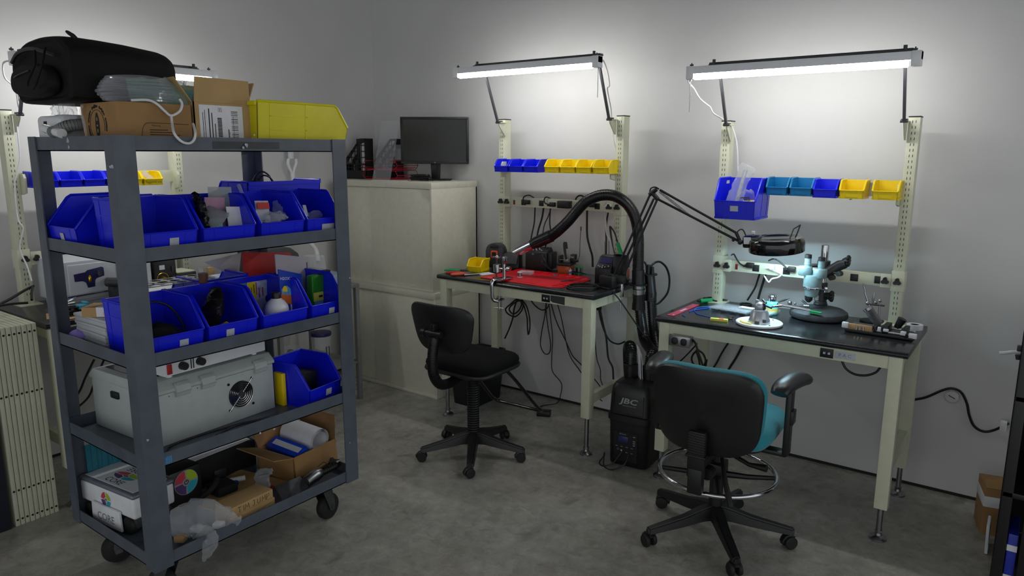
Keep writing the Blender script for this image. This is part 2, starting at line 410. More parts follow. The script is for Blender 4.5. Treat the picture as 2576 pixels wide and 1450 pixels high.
# ================================================================== PLASTIC BINS
def bin_parts(root, w, d, h, m, tag=None, lip=.45, open_=.70, writing=None):
    """open-fronted stacking bin: front at y=-d, back at y=0"""
    t = .0035
    def taper(b):
        for v in b.bm.verts:
            k = 1-.085*(1-v.co.z/h); v.co.x *= k
            if v.co.z < .3*h and v.co.y < -.5*d: pass
    yb = -d*.955
    b = B()
    b.box(-w/2, w/2, yb, 0, 0, t)
    b.box(-w/2, w/2, -t, 0, 0, h)
    side = [(0, 0), (yb, 0), (-d, h*lip), (-d*open_, h*.97), (-d*open_+.012, h), (0, h)]
    for s in (-1, 1):
        x0, x1 = (w/2-t, w/2) if s > 0 else (-w/2, -w/2+t)
        b.prism(side, 'x', x0, x1)
        # thick rim along the top and the sloping front edge
        e = [(s*(w/2-.001), 0, h), (s*(w/2-.001), -d*open_+.010, h-.001), (s*(w/2-.001), -d*open_-.004, h*.95), (s*(w/2-.001), -d+.001, h*lip)]
        b.tube(e, min(.0055, .035*h+.002), 8)
        xo = s*(w/2+.0015)
        b.box(min(xo, xo-s*.004), max(xo, xo-s*.004), -d*.52, -d*.50, h*.08, h*.97)
        b.box(min(xo, xo-s*.004), max(xo, xo-s*.004), -d*.14, -d*.12, h*.08, h*.97)
        for z in (.42, .70): b.box(min(xo, xo-s*.004), max(xo, xo-s*.004), -d*.52, -d*.12, h*z, h*z+.004)
        b.box(s*w/2-.006, s*w/2+.006, yb+.004, -.01, 0, .010)        # runner foot
    b.add([(-w/2, yb, 0), (w/2, yb, 0), (w/2, -d, h*lip), (-w/2, -d, h*lip), (-w/2, yb+t, 0), (w/2, yb+t, 0), (w/2, -d+t, h*lip), (-w/2, -d+t, h*lip)],
          [(0, 1, 2, 3), (4, 5, 6, 7), (0, 1, 5, 4), (1, 2, 6, 5), (2, 3, 7, 6), (3, 0, 4, 7)])
    b.tube([(-w/2, -d, h*lip), (w/2, -d, h*lip)], .0028, 8)
    def fr(x, z, o=.0012): return (x, yb+(-d-yb)*z/(h*lip)-o, z)
    for s in (-.29, .29):
        b.add([fr(s*w-.002, .012*h), fr(s*w+.002, .012*h), fr(s*w+.002, h*lip*.97), fr(s*w-.002, h*lip*.97), fr(s*w-.002, .012*h, 0), fr(s*w+.002, .012*h, 0), fr(s*w+.002, h*lip*.97, 0), fr(s*w-.002, h*lip*.97, 0)], [(0, 1, 2, 3), (0, 1, 5, 4), (1, 2, 6, 5), (2, 3, 7, 6), (3, 0, 4, 7)])
    b.add([fr(-.29*w, h*lip*.22), fr(.29*w, h*lip*.22), fr(.29*w, h*lip*.26), fr(-.29*w, h*lip*.26), fr(-.29*w, h*lip*.22, 0), fr(.29*w, h*lip*.22, 0)], [(0, 1, 2, 3), (0, 1, 5, 4)])
    b.box(-w/2*.98, w/2*.98, 0, .010, h-.016, h)              # hanging lip at the back
    taper(b)
    body = obj('body', b, m, root)
    if tag is not None:
        x, tw, thh = tag; z0 = h*lip*.60-thh/2
        q = B().sheet([fr(x-tw/2, z0, .002), fr(x+tw/2, z0, .002), fr(x+tw/2, z0+thh, .002), fr(x-tw/2, z0+thh, .002)], .0006)
        obj('label_tag', q, 'label_grey', root, label='pale grey paper tag')
    if writing:
        q = B().text(writing, .016, fr(0, h*lip*.5, .0016), (1, 0, 0), (0, 0, 1)); obj('lettering', q, 'ink', root, label='black hand lettering')
def bin_at(label, front, w, d, h, m, rz=0, tag=None, group=None, lip=.45, open_=.70, writing=None, z=None):
    """front: the middle of the lower front edge"""
    fx, fy = front[0], front[1]; zz = front[2] if z is None else z
    dx = Matrix.Rotation(R(rz), 3, 'Z') @ Vector((0, d*.955, 0))
    t = thing('storage_bin', label, 'plastic bin', (fx+dx.x, fy+dx.y, zz), rz, group)
    bin_parts(t, w, d, h, m, tag, lip, open_, writing); return t
# bench 2 rail (front faces at y = -.30)
g = 'small bins on the rail over the red mat'
order = ['leftmost', 'second', 'third']
for i, x in enumerate((1.498, 1.617, 1.731)): bin_at(f'small blue bin, {["leftmost","middle","rightmost"][i]} of three blue ones over the red mat bench', (x, -.30, 1.585), .111, .135, .08, 'bin_blue', group=g)
for i, x in enumerate((1.893, 2.008, 2.120, 2.237)): bin_at(f'small yellow bin, {["leftmost","second","third","rightmost"][i]} of four over the red mat bench', (x, -.30, 1.586), .111, .135, .08, 'bin_yellow', group=g)
# bench 3 rail
g = 'bins on the rail over the microscope bench'
bin_at('large deep blue bin holding a clear bag, left end of the microscope bench rail', (3.086, -.40, 1.372), .222, .235, .208, 'bin_blue', tag=(.0, .042, .028), group=g)
for i, x in enumerate((3.262, 3.380)): bin_at('small teal bin right beside the large blue bin' if i == 0 else 'small teal bin between another teal bin and a blue one', (x, -.30, 1.498), .109, .135, .088, 'bin_teal', group=g)
bin_at('small blue bin between a teal and a yellow one, microscope bench rail', (3.494, -.30, 1.494), .112, .135, .088, 'bin_blue', group=g)
bin_at('small yellow bin next to the blue one on the microscope bench rail', (3.616, -.30, 1.494), .112, .135, .088, 'bin_yellow', group=g)
bin_at('small yellow bin at the right end of the microscope bench rail', (3.762, -.30, 1.494), .114, .135, .088, 'bin_yellow', group=g)
# bench 1 rail (seen through the cart), front faces at x = .30
g = 'small bins on the rail of the left wall bench'
for i, y in enumerate((-2.515, -2.402, -2.288, -2.175)): bin_at(f'small blue bin, {["first","second","third","fourth"][i]} from the left on the left wall rail', (.30, y, 1.526), .111, .135, .078, 'bin_blue', 90, group=g)
bin_at('small plain yellow bin next to the lettered one on the left wall rail', (.30, -2.088, 1.524), .109, .135, .075, 'bin_yellow', 90, group=g)
yb_ = bin_at('small yellow bin with black lettering and a paper slip, left wall rail', (.30, -1.975, 1.522), .111, .135, .075, 'bin_yellow', 90, group=g, writing='Taggersol one')

# ================================================================== STEEL CART
CX1, CY0, CL, CD = 1.9114, -2.9268, .9722, .6645
CX0, CY1 = CX1-CD, CY0+CL
LV = [1.7596, 1.3828, 1.0107, .6364, .2522]; LH = .051
cart = thing('shelf_cart', 'tall dark grey steel cart with five loaded shelves, left foreground', 'cart', ((CX0+CX1)/2, (CY0+CY1)/2, 0))
for sx, x in ((1, CX1), (-1, CX0)):
    for sy, y in ((1, CY0), (-1, CY1)):
        b = B().box(min(x, x-sx*.005), max(x, x-sx*.005), min(y, y+sy*.072), max(y, y+sy*.072), .196, LV[0]+.002)
        b.box(min(x-sx*.005, x-sx*.062), max(x-sx*.005, x-sx*.062), min(y, y+sy*.005), max(y, y+sy*.005), .196, LV[0]+.002)
        obj('post', b, 'cart_paint', cart, w=True)
e = .0055
for z in LV:
    b = B()
    b.box(CX0+e, CX1-e, CY0+e, CY1-e, z-LH, z-LH+.004)
    b.box(CX1-e-.004, CX1-e, CY0+e, CY1-e, z-LH, z).box(CX0+e, CX0+e+.004, CY0+e, CY1-e, z-LH, z)
    b.box(CX0+e, CX1-e, CY0+e, CY0+e+.004, z-LH, z).box(CX0+e, CX1-e, CY1-e-.004, CY1-e, z-LH, z)
    obj('shelf', b, 'cart_paint', cart, w=True)
mat('paint_chip', (176, 180, 184), .7, var=.2, scale=120)
b = B(); rnd.seed(3)
def chip(b, c, n, r, ax='x'):
    ps = []
    for i in range(n):
        a = 2*PI*i/n; q = r*rnd.uniform(.5, 1.1); ps.append((q*math.cos(a), q*math.sin(a)))
    if ax == 'x': b.add([(c[0], c[1]+p, c[2]+q) for p, q in ps], [tuple(range(n))])
    else: b.add([(c[0]+p, c[1], c[2]+q) for p, q in ps], [tuple(range(n))])
for px, py, r in ((620, 366, .010), (612, 372, .006), (280, 420, .008), (640, 340, .004), (690, 1080, .006), (655, 1090, .005), (880, 700, .004), (372, 1108, .006), (880, 1115, .004)):
    chip(b, gx(px, py, CX1+.0006), 9, r)
for px, py, r in ((170, 355, .012), (173, 370, .008)): chip(b, gy(px, py, CY0+e-.0006), 9, r, 'y')
obj('scuff', b, 'paint_chip', cart, w=True, label='chipped bare paint')
b = B(); p = gx(537, 366, CX1); q = gx(705, 372, CX1)
b.box(CX1-e-.0005, CX1-e+.0006, p.y, q.y, LV[0]-.041, LV[0]-.014)
obj('worn_patch', b, 'dark_grey', cart, w=True, label='dark rubbed strip on the top rail')
mat('tape_blue', (70, 122, 168), .6, var=.3, scale=150)
p = gx(402, 1165, CX1-e); obj('tape_scrap', B().box(CX1-e, CX1-e+.0008, p.y, p.y+.045, p.z-.014, p.z+.014), 'tape_blue', cart, w=True, label='scrap of blue tape')
def caster(b, tyre, c, a, r=.062):
    M0 = tr(Vector(c)) @ rotm('Z', a); b.M = M0; tyre.M = M0
    b.box(-.05, .05, -.045, .045, .188, .199).cyl((0, 0, .165), (0, 0, .19), .03)
    for s in (-1, 1): b.prism([(-.03, .175), (.03, .175), (.052, r+.012), (.045, r-.016), (.02, r-.012)], 'y', s*.030-.002, s*.030+.002)
    b.box(-.03, .034, -.03, .03, .163, .175).cyl((.034, -.036, r), (.034, .036, r), .009)
    tyre.M = M0 @ tr(.034, 0, r) @ rotm('X', 90)
    tyre.lathe([(.012, -.021), (.040, -.021), (.044, -.019), (.058, -.018), (r, -.010), (r, .010), (.058, .018), (.044, .019), (.040, .021), (.012, .021)], n=32)
for c, a in (((CX1-.11, CY1-.13, 0), 100), ((CX1-.10, CY0+.10, 0), 200), ((CX0+.14, CY0+.14, 0), 250), ((CX0+.12, CY1-.13, 0), 90)):
    b = B(); ty = B(); caster(b, ty, c, a)
    q = obj('caster', b, 'dull_steel', cart, w=True); obj('wheel', ty, 'rubber', q, w=True, label='black rubber wheel')
S = [z-LH+.004 for z in LV]
# bins on the cart; fronts face the aisle (+x) unless said
g = 'large blue bins on the cart'
XF = 1.880
def cbin(label, y0, y1, sh, tag, **k): return bin_at(label, (XF-.012, (y0+y1)/2, S[sh]), y1-y0-.004, .29, k.pop('h', .205), 'bin_blue', 90, tag=tag, group=g, **k)
bA = cbin('empty blue bin with a square tag, second cart shelf, right of the corner post', -2.868, -2.635, 1, (.02, .034, .030))
bB = cbin('blue bin full of bags and cards, second cart shelf', -2.628, -2.393, 1, None)
bC = cbin('blue bin with a red-topped packet, second cart shelf', -2.382, -2.160, 1, None)
bD = cbin('blue bin with a wide tag, far right of the second cart shelf', -2.158, -1.965, 1, (.02, .065, .026))
bE = bin_at('blue bin facing the left end of the cart, wires inside, second shelf', (1.412, -2.900, S[1]), .25, .29, .205, 'bin_blue', 0, tag=(.0, .03, .032), group=g)
bF = bin_at('blue bin turned away at the back of the second cart shelf', (1.262, -2.0, S[1]), .40, .29, .242, 'bin_blue', -90, group=g)
bG = cbin('blue bin with a black pouch and cable, third cart shelf beside the post', -2.873, -2.640, 2, (.03, .034, .024))
bH = cbin('blue bin with cardboard and pouches, third cart shelf', -2.637, -2.410, 2, (-.015, .034, .028))
bI = cbin('blue bin holding a white bottle, third cart shelf', -2.400, -2.165, 2, None)
bJ = cbin('blue bin holding a green packet, far right of the third cart shelf', -2.158, -1.965, 2, (.02, .030, .026))
bK = bin_at('blue bin alone at the right end of the fourth cart shelf', (1.845, -2.078, S[3]), .205, .25, .195, 'bin_blue', 97, tag=(.02, .034, .030), group=g)
# back row on the third shelf, facing away
bL = bin_at('blue bin facing away at the back of the third cart shelf', (1.262, -2.33, S[2]), .23, .27, .205, 'bin_blue', -90, group=g)

# ================================================================== CABINET AND WHAT STANDS ON IT
mat('beige', (212, 210, 192), .5, var=.03)
KX0, KX1, KY, KZ, KM = .088, 1.072, -.508, 1.509, .757
for nm, z0, z1, lab in (('upper', KM, KZ, 'beige steel storage cabinet stacked on another one, under the monitor'), ('lower', 0, KM, 'beige steel storage cabinet on the floor, below an equal one')):
    t = thing('storage_cabinet', lab, 'cabinet', ((KX0+KX1)/2, KY/2, z0), 0, 'stacked beige cabinets')
    x1 = KX1+(.02 if nm == 'lower' else 0)
    b = B().box(x1-.018, x1, KY, -.025, z0, z1, .002).box(KX0, KX0+.018, KY, -.025, z0, z1, .002).box(KX0, x1, -.040, -.025, z0, z1)
    b.box(KX0-.001, x1+.001, KY-.002, -.024, z1-.043, z1+.0004, .002).box(KX0+.002, x1-.002, KY-.001, -.026, z0, z0+.022, .001)
    obj('body', b, 'beige', t, w=True)
    obj('door', B().box(KX0+.37, x1-.02, KY+.016, KY+.026, z0+.02, z1-.045, .002), 'beige', t, w=True)
    obj('door', B().box(KX0+.02, KX0+.40, KY+.028, KY+.038, z0+.02, z1-.045, .002), 'beige', t, w=True)
    b = B().cyl((KX0+.028, KY+.018, z0+.03), (KX0+.028, KY+.018, z1-.05), .004, None, 8); z = z0+.03
    while z < z1-.06: b.cyl((KX0+.028, KY+.018, z), (KX0+.028, KY+.018, z+.022), .0055, None, 8); z += .026
    obj('piano_hinge', b, 'dull_steel', t, w=True, label='shiny piano hinge')
# monitor
t = thing('monitor', 'black computer monitor, screen off, standing on the cabinet', 'monitor', (.80, -.165, KZ), 36.3)
b = B(); b.M = tr(0, -.03, 0)
b.box(-.243, .243, 0, .022, .118, .447, .004).box(-.16, .16, .020, .045, .17, .40, .012)
b.box(-.243, .243, -.006, .002, .118, .137, .002).box(-.243, .243, -.006, .002, .429, .447, .002).box(-.243, -.224, -.006, .002, .13, .44, .002).box(.224, .243, -.006, .002, .13, .44, .002)
fr = obj('casing', b, 'black', t)
mat('screen', (17, 17, 17), .22, var=.05)
obj('screen', B().box(-.225, .225, -.033, -.028, .136, .430), 'screen', t, label='dark glossy screen')
b = B().ring((0, -.0364, .1275), .0042, .0005, 'y', 16, 4).text('D', .006, (-.0005, -.0366, .1275), (1, 0, 0), (0, 0, 1)); obj('maker_mark', b, 'label_grey', t, label='small pale badge')
b = B()
for i in range(5): b.cyl((.2335, -.0366, .14+.012*i), (.2335, -.035, .14+.012*i), .0018, None, 8)
obj('button', b, 'dark_grey', t)
b = B().prism([(-.03, 0), (.03, 0), (.036, .12), (.036, .19), (-.036, .19), (-.036, .12)], 'y', .004, .024, .002)
b.box(-.0085, .0085, -.001, .003, .085, .118)
obj('neck', b, 'black', t)
obj('base', B().prism(rrect(.23, .17, .03), 'z', 0, .010, .003), 'black', t)
# cable heap by the monitor foot
b = B(); rnd.seed(5)
for k in range(5):
    ps = []
    for i in range(9):
        a = 2*PI*i/8+k; ps.append((.80+.085*math.cos(a)*rnd.uniform(.8, 1.1), -.33+.045*math.sin(a)*rnd.uniform(.7, 1.1), KZ+.007+.008*k+.004*rnd.random()))
    b.tube(spl(ps, 6), .0042, 8)
b.tube(spl([(.86, -.32, KZ+.02), (.885, -.33, KZ+.045), (.91, -.33, KZ+.02), (.93, -.335, KZ+.006)]), .004, 8).cyl((.89, -.34, KZ+.036), (.91, -.345, KZ+.03), .008, .006, 8)
one('cable_bundle', 'coiled black monitor cables heaped in front of the monitor stand', 'cable', b, 'cord')
# magazine files
def mag_file(label, x0, y0, filled):
    t = thing('magazine_file', label, 'magazine file', (x0+.11, y0+.04, KZ), 0, 'black magazine files on the cabinet')
    L, D, H, h0 = .23, .078, .300, .115
    b = B(tr(x0, y0, KZ)).box(0, L, 0, D, 0, .004).box(L-.004, L, 0, D, 0, H).box(0, .004, 0, D, 0, h0)
    for y in (0, D-.003):
        b.box(0, L, y, y+.003, 0, h0*.55).box(0, L, y, y+.003, h0*.92, h0*1.0)
        b.prism([(0, h0*1.0), (0, h0*1.25), (L*.74, H), (L, H), (L, H-.016), (L*.78, H-.016), (.02, h0*1.0)], 'y', y, y+.003)
        for i in range(1, 7):
            xx = L*i/6.2; top = min(H-.01, h0*1.15+(H-h0*1.15)*xx/(L*.74)); b.box(xx-.003, xx+.003, y, y+.003, h0*.5, top)
        for z in (h0*.75, .16, .205, .25):
            xs = max(0, (z-h0*1.2)/(H-h0*1.2)*L*.74); b.box(xs, L, y, y+.003, z-.003, z+.003)
    obj('case', b, 'black', t, w=True)
    return t
mag_file('black magazine file with open lattice sides, at the left end of the cabinet top', .018, -.33, 1)
mag_file('black lattice magazine file behind the red wire trays', .13, -.125, 0)
b = B(tr(.16, -.305, KZ+.004))
for i in range(5): b.box(.0, .085, .008+.011*i, .017+.011*i, 0, .255+.005*(i % 3), 0)
one('paper_stack', 'white booklets standing in the left black magazine file', 'papers', b, 'paper')
b = B().text('Ji', .03, (.245, -.3045, KZ+.19), (1, 0, 0), (0, 0, 1)).box(.225, .265, -.3052, -.3046, KZ+.165, KZ+.167).box(.225, .265, -.3052, -.3046, KZ+.158, KZ+.160)
b.bm.transform(tr(-.02, .0, 0))
one('leaflet_print', 'black heading printed on the front white booklet', 'print', b, 'ink')
one('black_folder', 'black folder standing behind the white booklets', 'folder', B().box(.075, .165, -.262, -.250, KZ+.004, KZ+.30, .001), 'black')
# red wire trays
mat('red_wire', (168, 20, 42), .4, var=.05)
def tray(label, z):
    t = thing('letter_tray', label, 'letter tray', (.42, -.245, z), 0, 'stacked red wire trays')
    x0, x1, y0, y1, h = .262, .582, -.355, -.14, .066
    b = B(); r = .0024
    hexa = lambda x, s: [(x, y0, z+.006), (x-s*.022, y0, z+h*.5), (x, y0, z+h)]
    L, Rr = hexa(x0, 1), hexa(x1, -1)
    b.tube(L+[(x0+.06, y0, z+h)], r, 6).tube(Rr+[(x1-.05, y0, z+h)], r, 6)
    for y in (y0, y1):
        b.tube([(x0, y, z+.006), (x1, y, z+.006)], r, 6)
    b.tube([(x0, y1, z+.006), (x0-.02, y1, z+h*.5), (x0, y1, z+h), (x1, y1, z+h), (x1+.02, y1, z+h*.5), (x1, y1, z+.006)], r, 6)
    for x, zz in ((x0, z+.006), (x0-.022, z+h*.5), (x0, z+h), (x1, z+.006), (x1+.022, z+h*.5), (x1, z+h), (x1-.006, z+.018), (x0+.006, z+.018)): b.tube([(x, y0, zz), (x, y1, zz)], r, 6)
    for i in range(1, 9): x = x0+(x1-x0)*i/9; b.tube([(x, y0, z+.006), (x, y1, z+.006)], r*.7, 6)
    for i in range(1, 4): y = y0+(y1-y0)*i/4; b.tube([(x0, y, z+.005), (x1, y, z+.005)], r*.7, 6)
    b.tube([(x0+.03, y0, z+.006), (x0+.03, y0, z-.001+.003), (x1-.03, y0, z+.002), (x1-.03, y0, z+.006)], r, 6)
    obj('frame', b, 'red_wire', t, w=True)
tray('red wire letter tray on the cabinet top, bottom one', KZ+.0005)
tray('red wire letter tray stacked on top of another one', KZ+.0715)
b = B(); b.M = tr(.36, -.375, KZ+.001) @ rotm('Z', -4) @ rotm('X', -14)
b.box(-.0, .20, 0, .003, .0, .44)
one('acrylic_sheet', 'tall clear acrylic sheet leaning over the red trays', 'acrylic sheet', b, 'clear_plastic')
b = B(); b.M = tr(.42, -.20, KZ+.145)
b.box(0, .16, 0, .003, 0, .11).box(0, .16, .03, .033, -.0, .08).box(0, .16, 0, .033, -.003, 0).box(0, .003, 0, .033, 0, .08).box(.157, .16, 0, .033, 0, .08)
one('leaflet_holder', 'small clear leaflet holder on the top red tray', 'leaflet holder', b, 'clear_plastic')
b = B(); b.M = tr(.62, -.455, KZ+.0005) @ rotm('Z', 6)
for i in range(3): b.box(-.14+.01*i, .14-.008*i, -.03, .045, .0012*i, .0012*i+.001)
one('loose_papers', 'few loose white sheets lying on the cabinet edge', 'papers', b, 'paper')

# ================================================================== BLACK OFFICE CHAIR (low, armless)
mat('chair_plastic', (24, 24, 25), .42, var=.12, scale=80, bump=.05, bscale=600)
mat('chair_fabric', (11, 11, 12), .9, var=.2, scale=200, bump=.1, bscale=900, spec=.2)
mat('teal_fabric', (22, 132, 146), .85, var=.1, scale=200, bump=.15, bscale=900, sheen=.2)
mat('pad_black', (30, 32, 36), .33, var=.1, scale=60, bump=.06, bscale=500)
def caster_wheel(t, c, a, k=1.0):
    # twin wheel caster; a = heading
    M0 = tr(c[0], c[1], 0) @ rotm('Z', a) @ Matrix.Scale(k, 4)
    b = B(M0 @ tr(-.012, 0, 0)).cyl((.012, 0, .05), (.012, 0, .082), .008, None, 10)
    b.prism([(-.026, .018), (-.030, .034), (-.014, .054), (.010, .058), (.030, .046), (.020, .040), (-.010, .034)], 'y', -.010, .010, .002)
    o = obj('caster', b, 'chair_plastic', t, w=True)
    b = B()
    for s in (-1, 1):
        b.M = M0 @ tr(-.006, s*.0165, .026) @ rotm('X', 90)
        b.lathe([(.004, -.008), (.018, -.008), (.0245, -.006), (.026, -.002), (.026, .004), (.022, .008), (.004, .008)], n=20)
    obj('wheel', b, 'rubber', o, w=True)
def star_base(t, c, offs, r, zh, rr):
    # five arms, one mesh each
    for k in range(5):
        a = R(offs+72*k); d = Vector((math.cos(a), math.sin(a), 0)); s = Vector((-d.y, d.x, 0)); C = Vector((c[0], c[1], 0)); vs = []
        prof = [(.020, zh+.030, zh-.040, .032), (.07, zh+.022, zh-.036, .031), (.16, zh-.004, zh-.048, .027), (r-.02, zh-.028, zh-.060, .023), (r+.014, zh-.034, zh-.064, .019)]
        for q, z1, z0, w_ in prof: vs += [C+d*q-s*w_+Vector((0, 0, z0)), C+d*q+s*w_+Vector((0, 0, z0)), C+d*q+s*w_*.72+Vector((0, 0, z1)), C+d*q-s*w_*.72+Vector((0, 0, z1))]
        fs = [(0, 1, 2, 3), (16, 17, 18, 19)]
        for i in range(4):
            for j in range(4): fs.append((i*4+j, i*4+(j+1) % 4, i*4+4+(j+1) % 4, i*4+4+j))
        b = B(); v, f = b.add(vs, fs)
        bmesh.ops.bevel(b.bm, geom=list({e for q in f for e in q.edges}), offset=.006, segments=2, affect='EDGES')
        obj('base_arm', b, 'chair_plastic', t, w=True)
        e = C+d*r; caster_wheel(t, e, math.degrees(a)+rr[k], zh/.112)
def cushion(b, M, w_, d_, top, th, puff, n=18, taper=.0, tilt=0):
    # squarish padded slab: rounded outline, domed top
    def outline(a):
        c, s = math.cos(a), math.sin(a); e = .42
        x = w_/2*math.copysign(abs(c)**e, c); y = d_/2*math.copysign(abs(s)**e, s)
        return x*(1-taper*y/d_), y
    N_ = 40; rings = []
    for k, (sc_, z) in enumerate(((.0, -th), (.92, -th), (.985, -th*.75), (1, -th*.45), (.985, -th*.12), (.93, puff*.25), (.75, puff*.72), (.4, puff*.95), (.0, puff))):
        rings.append((sc_, z))
    vs = []; 
    for sc_, z in rings:
        for j in range(N_):
            x, y = outline(2*PI*j/N_); vs.append(M @ Vector((x*max(sc_, .002), y*max(sc_, .002), top+z)))
    fs = [(i*N_+j, i*N_+(j+1) % N_, (i+1)*N_+(j+1) % N_, (i+1)*N_+j) for i in range(len(rings)-1) for j in range(N_)]
    b.add(vs, fs)
BC = Vector((1.888, -1.076, 0)); AF = 2
t = thing('office_chair', 'low black armless office chair in front of the bench with the red mat', 'chair', BC, AF)
star_base(t, BC, 18, .292, .115, (20, 60, -70, 160, 120))
b = B().cyl((0, 0, .10), (0, 0, .50), .026, None, 20)
for i in range(25): b.ring((0, 0, .135+.0138*i), .030, .0058, n=20, m=6)
obj('column', b, 'black', t)
b = B(); cushion(b, Matrix(), .44, .42, .585, .045, .028); obj('seat', b, 'chair_fabric', t, label='black fabric seat')
b = B(); cushion(b, Matrix(), .452, .432, .548, .028, .012); b.box(-.10, .10, -.12, .12, .495, .53, .008); obj('seat_pan', b, 'chair_plastic', t)
Mb = tr(-.015, -.285, .80) @ rotm('X', 100)
b = B()
def backshape(b, M, w_, h_, th, low=.78, bow=.04):
    # shield-shaped back, local x width, y up, thickness along z
    N_ = 48; vs = []
    def outl(a):
        c, s = math.cos(a), math.sin(a); e = .5
        x = w_/2*math.copysign(abs(c)**e, c); y = h_/2*math.copysign(abs(s)**e, s)
        return x*(1-(1-low)*max(0, (-y/h_+.25))), y
    rings = ((.0, -th), (.6, -th), (.9, -th*.9), (.98, -th*.6), (1, -.0), (.985, th*.35), (.93, th*.7), (.7, th), (.0, th*1.05))
    for sc_, z in rings:
        for j in range(N_):
            x, y = outl(2*PI*j/N_); x *= max(sc_, .002); y *= max(sc_, .002)
            vs.append(M @ Vector((x, y, z+bow*((x/(w_/2))**2))))
    b.add(vs, [(i*N_+j, i*N_+(j+1) % N_, (i+1)*N_+(j+1) % N_, (i+1)*N_+j) for i in range(len(rings)-1) for j in range(N_)])
Mb = Matrix(((1, 0, 0, -.01), (0, .17, -.985, -.285), (0, .985, .17, .80), (0, 0, 0, 1)))
Mf = Matrix(((-1, 0, 0, -.01), (0, -.17, .985, -.285), (0, .985, .17, .80), (0, 0, 0, 1)))
backshape(b, Mf, .43, .27, .016, .74, .05); obj('backrest', b, 'chair_plastic', t, label='black plastic-backed backrest')
b = B(); ps = spl([(-.0, -.10, .505), (-.0, -.20, .485), (0, -.285, .50), (0, -.335, .56), (0, -.345, .64), (0, -.335, .72), (0, -.325, .765)], 10)
b.tube(ps, .021, 14)
L_ = len(ps)
acc = 0
for i in range(L_-1):
    seg = (ps[i+1]-ps[i]).length; k = max(1, int(seg/.0095))
    for j in range(k):
        p = ps[i].lerp(ps[i+1], j/k); dd = (ps[i+1]-ps[i]).normalized()*.0022
        b.cyl(p-dd, p+dd, .0275, None, 14)
obj('back_support', b, 'black', t, label='ribbed black rubber bellows')
b = B().box(-.035, .035, -.345, -.30, .76, .80, .006).cyl((-.055, -.335, .785), (.055, -.335, .785), .017, None, 14).box(-.012, .012, -.345, -.305, .79, .84, .004).cyl((-.075, -.335, .785), (-.05, -.335, .785), .022, None, 12)
obj('back_clamp', b, 'black', t)
b = B().tube(spl([(-.13, .08, .545), (-.155, .20, .42), (-.17, .40, .21), (-.172, .458, .165), (-.15, .475, .150)], 6)+spl([(-.12, .477, .150), (.12, .477, .150), (.15, .475, .150), (.172, .458, .165), (.17, .40, .21), (.155, .20, .42), (.13, .08, .545)], 6), .0105, 10)
obj('foot_bar', b, 'black_gloss', t, label='black tubular foot bar')

# ================================================================== TEAL DRAFTING CHAIR
DC = Vector((3.325, -1.107, 0)); t = thing('drafting_chair', 'teal drafting chair with arms and a chrome foot ring, right foreground', 'chair', DC, 3)
star_base(t, DC, 18, .325, .125, (30, -60, 40, 100, 10))
obj('column', B().cyl((0, 0, .10), (0, 0, .30), .030, None, 20).cyl((0, 0, .30), (0, 0, .52), .024, None, 20).box(-.035, .035, -.05, .05, .29, .36, .008), 'black', t)
b = B().ring((0, 0, .312), .252, .0105, n=56, m=10); fr_ = obj('foot_ring', b, 'chrome', t, label='chrome foot ring')
b = B()
for a in (20, 110, 200, 290):
    d = Vector((math.cos(R(a)), math.sin(R(a)), 0)); b.tube([d*.03+Vector((0, 0, .300)), d*.13+Vector((0, 0, .297)), d*.243+Vector((0, 0, .303))], [.016, .012, .010], 8)
obj('ring_spoke', b, 'black', fr_)
b = B(); cushion(b, tr(0, .03, 0), .49, .47, .580, .075, .028); obj('seat', b, 'teal_fabric', t, label='teal fabric seat')
b = B(); cushion(b, tr(0, .03, 0), .44, .42, .515, .03, .01); b.box(-.10, .10, -.14, .14, .455, .50, .01).box(-.03, .03, -.27, -.10, .44, .47, .006); obj('seat_pan', b, 'chair_plastic', t)
def Mback(y0, z0, tl, fl):
    c, s = math.cos(R(tl)), math.sin(R(tl))
    return Matrix(((-1, 0, 0, 0), (0, -s, c, y0), (0, c, s, z0), (0, 0, 0, 1)))
b = B(); backshape(b, Mback(-.255, .665, 11, 0), .47, .39, .020, .88, .055); obj('backrest', b, 'chair_plastic', t, label='black plastic back shell')
b = B(); backshape(b, Mback(-.215, .67, 11, 0), .475, .385, .028, .88, .055); obj('back_cushion', b, 'teal_fabric', t, label='teal fabric cushion')
b = B().box(-.036, .036, -.315, -.285, .40, .60, .006).box(-.03, .03, -.318, -.275, .33, .44, .006); 
for i in range(9): b.box(-.034, .034, -.3185, -.312, .50+.011*i, .506+.011*i)
b.box(-.042, .042, -.322, -.28, .49, .50, .002).tube([(0, -.30, .36), (0, -.24, .40), (0, -.12, .455)], .022, 10)
obj('back_spine', b, 'black', t)
b = B().tube([(.08, -.08, .44), (.16, -.10, .42), (.235, -.11, .425)], [.010, .009, .016], 10).tube([(.05, -.12, .44), (.10, -.22, .37), (.14, -.26, .29)], [.008, .011, .013], 10)
obj('lever', b, 'black', t)
obj('tension_knob', B().cyl((.03, -.20, .40), (.03, -.25, .40), .024, .026, 14), 'black', t)
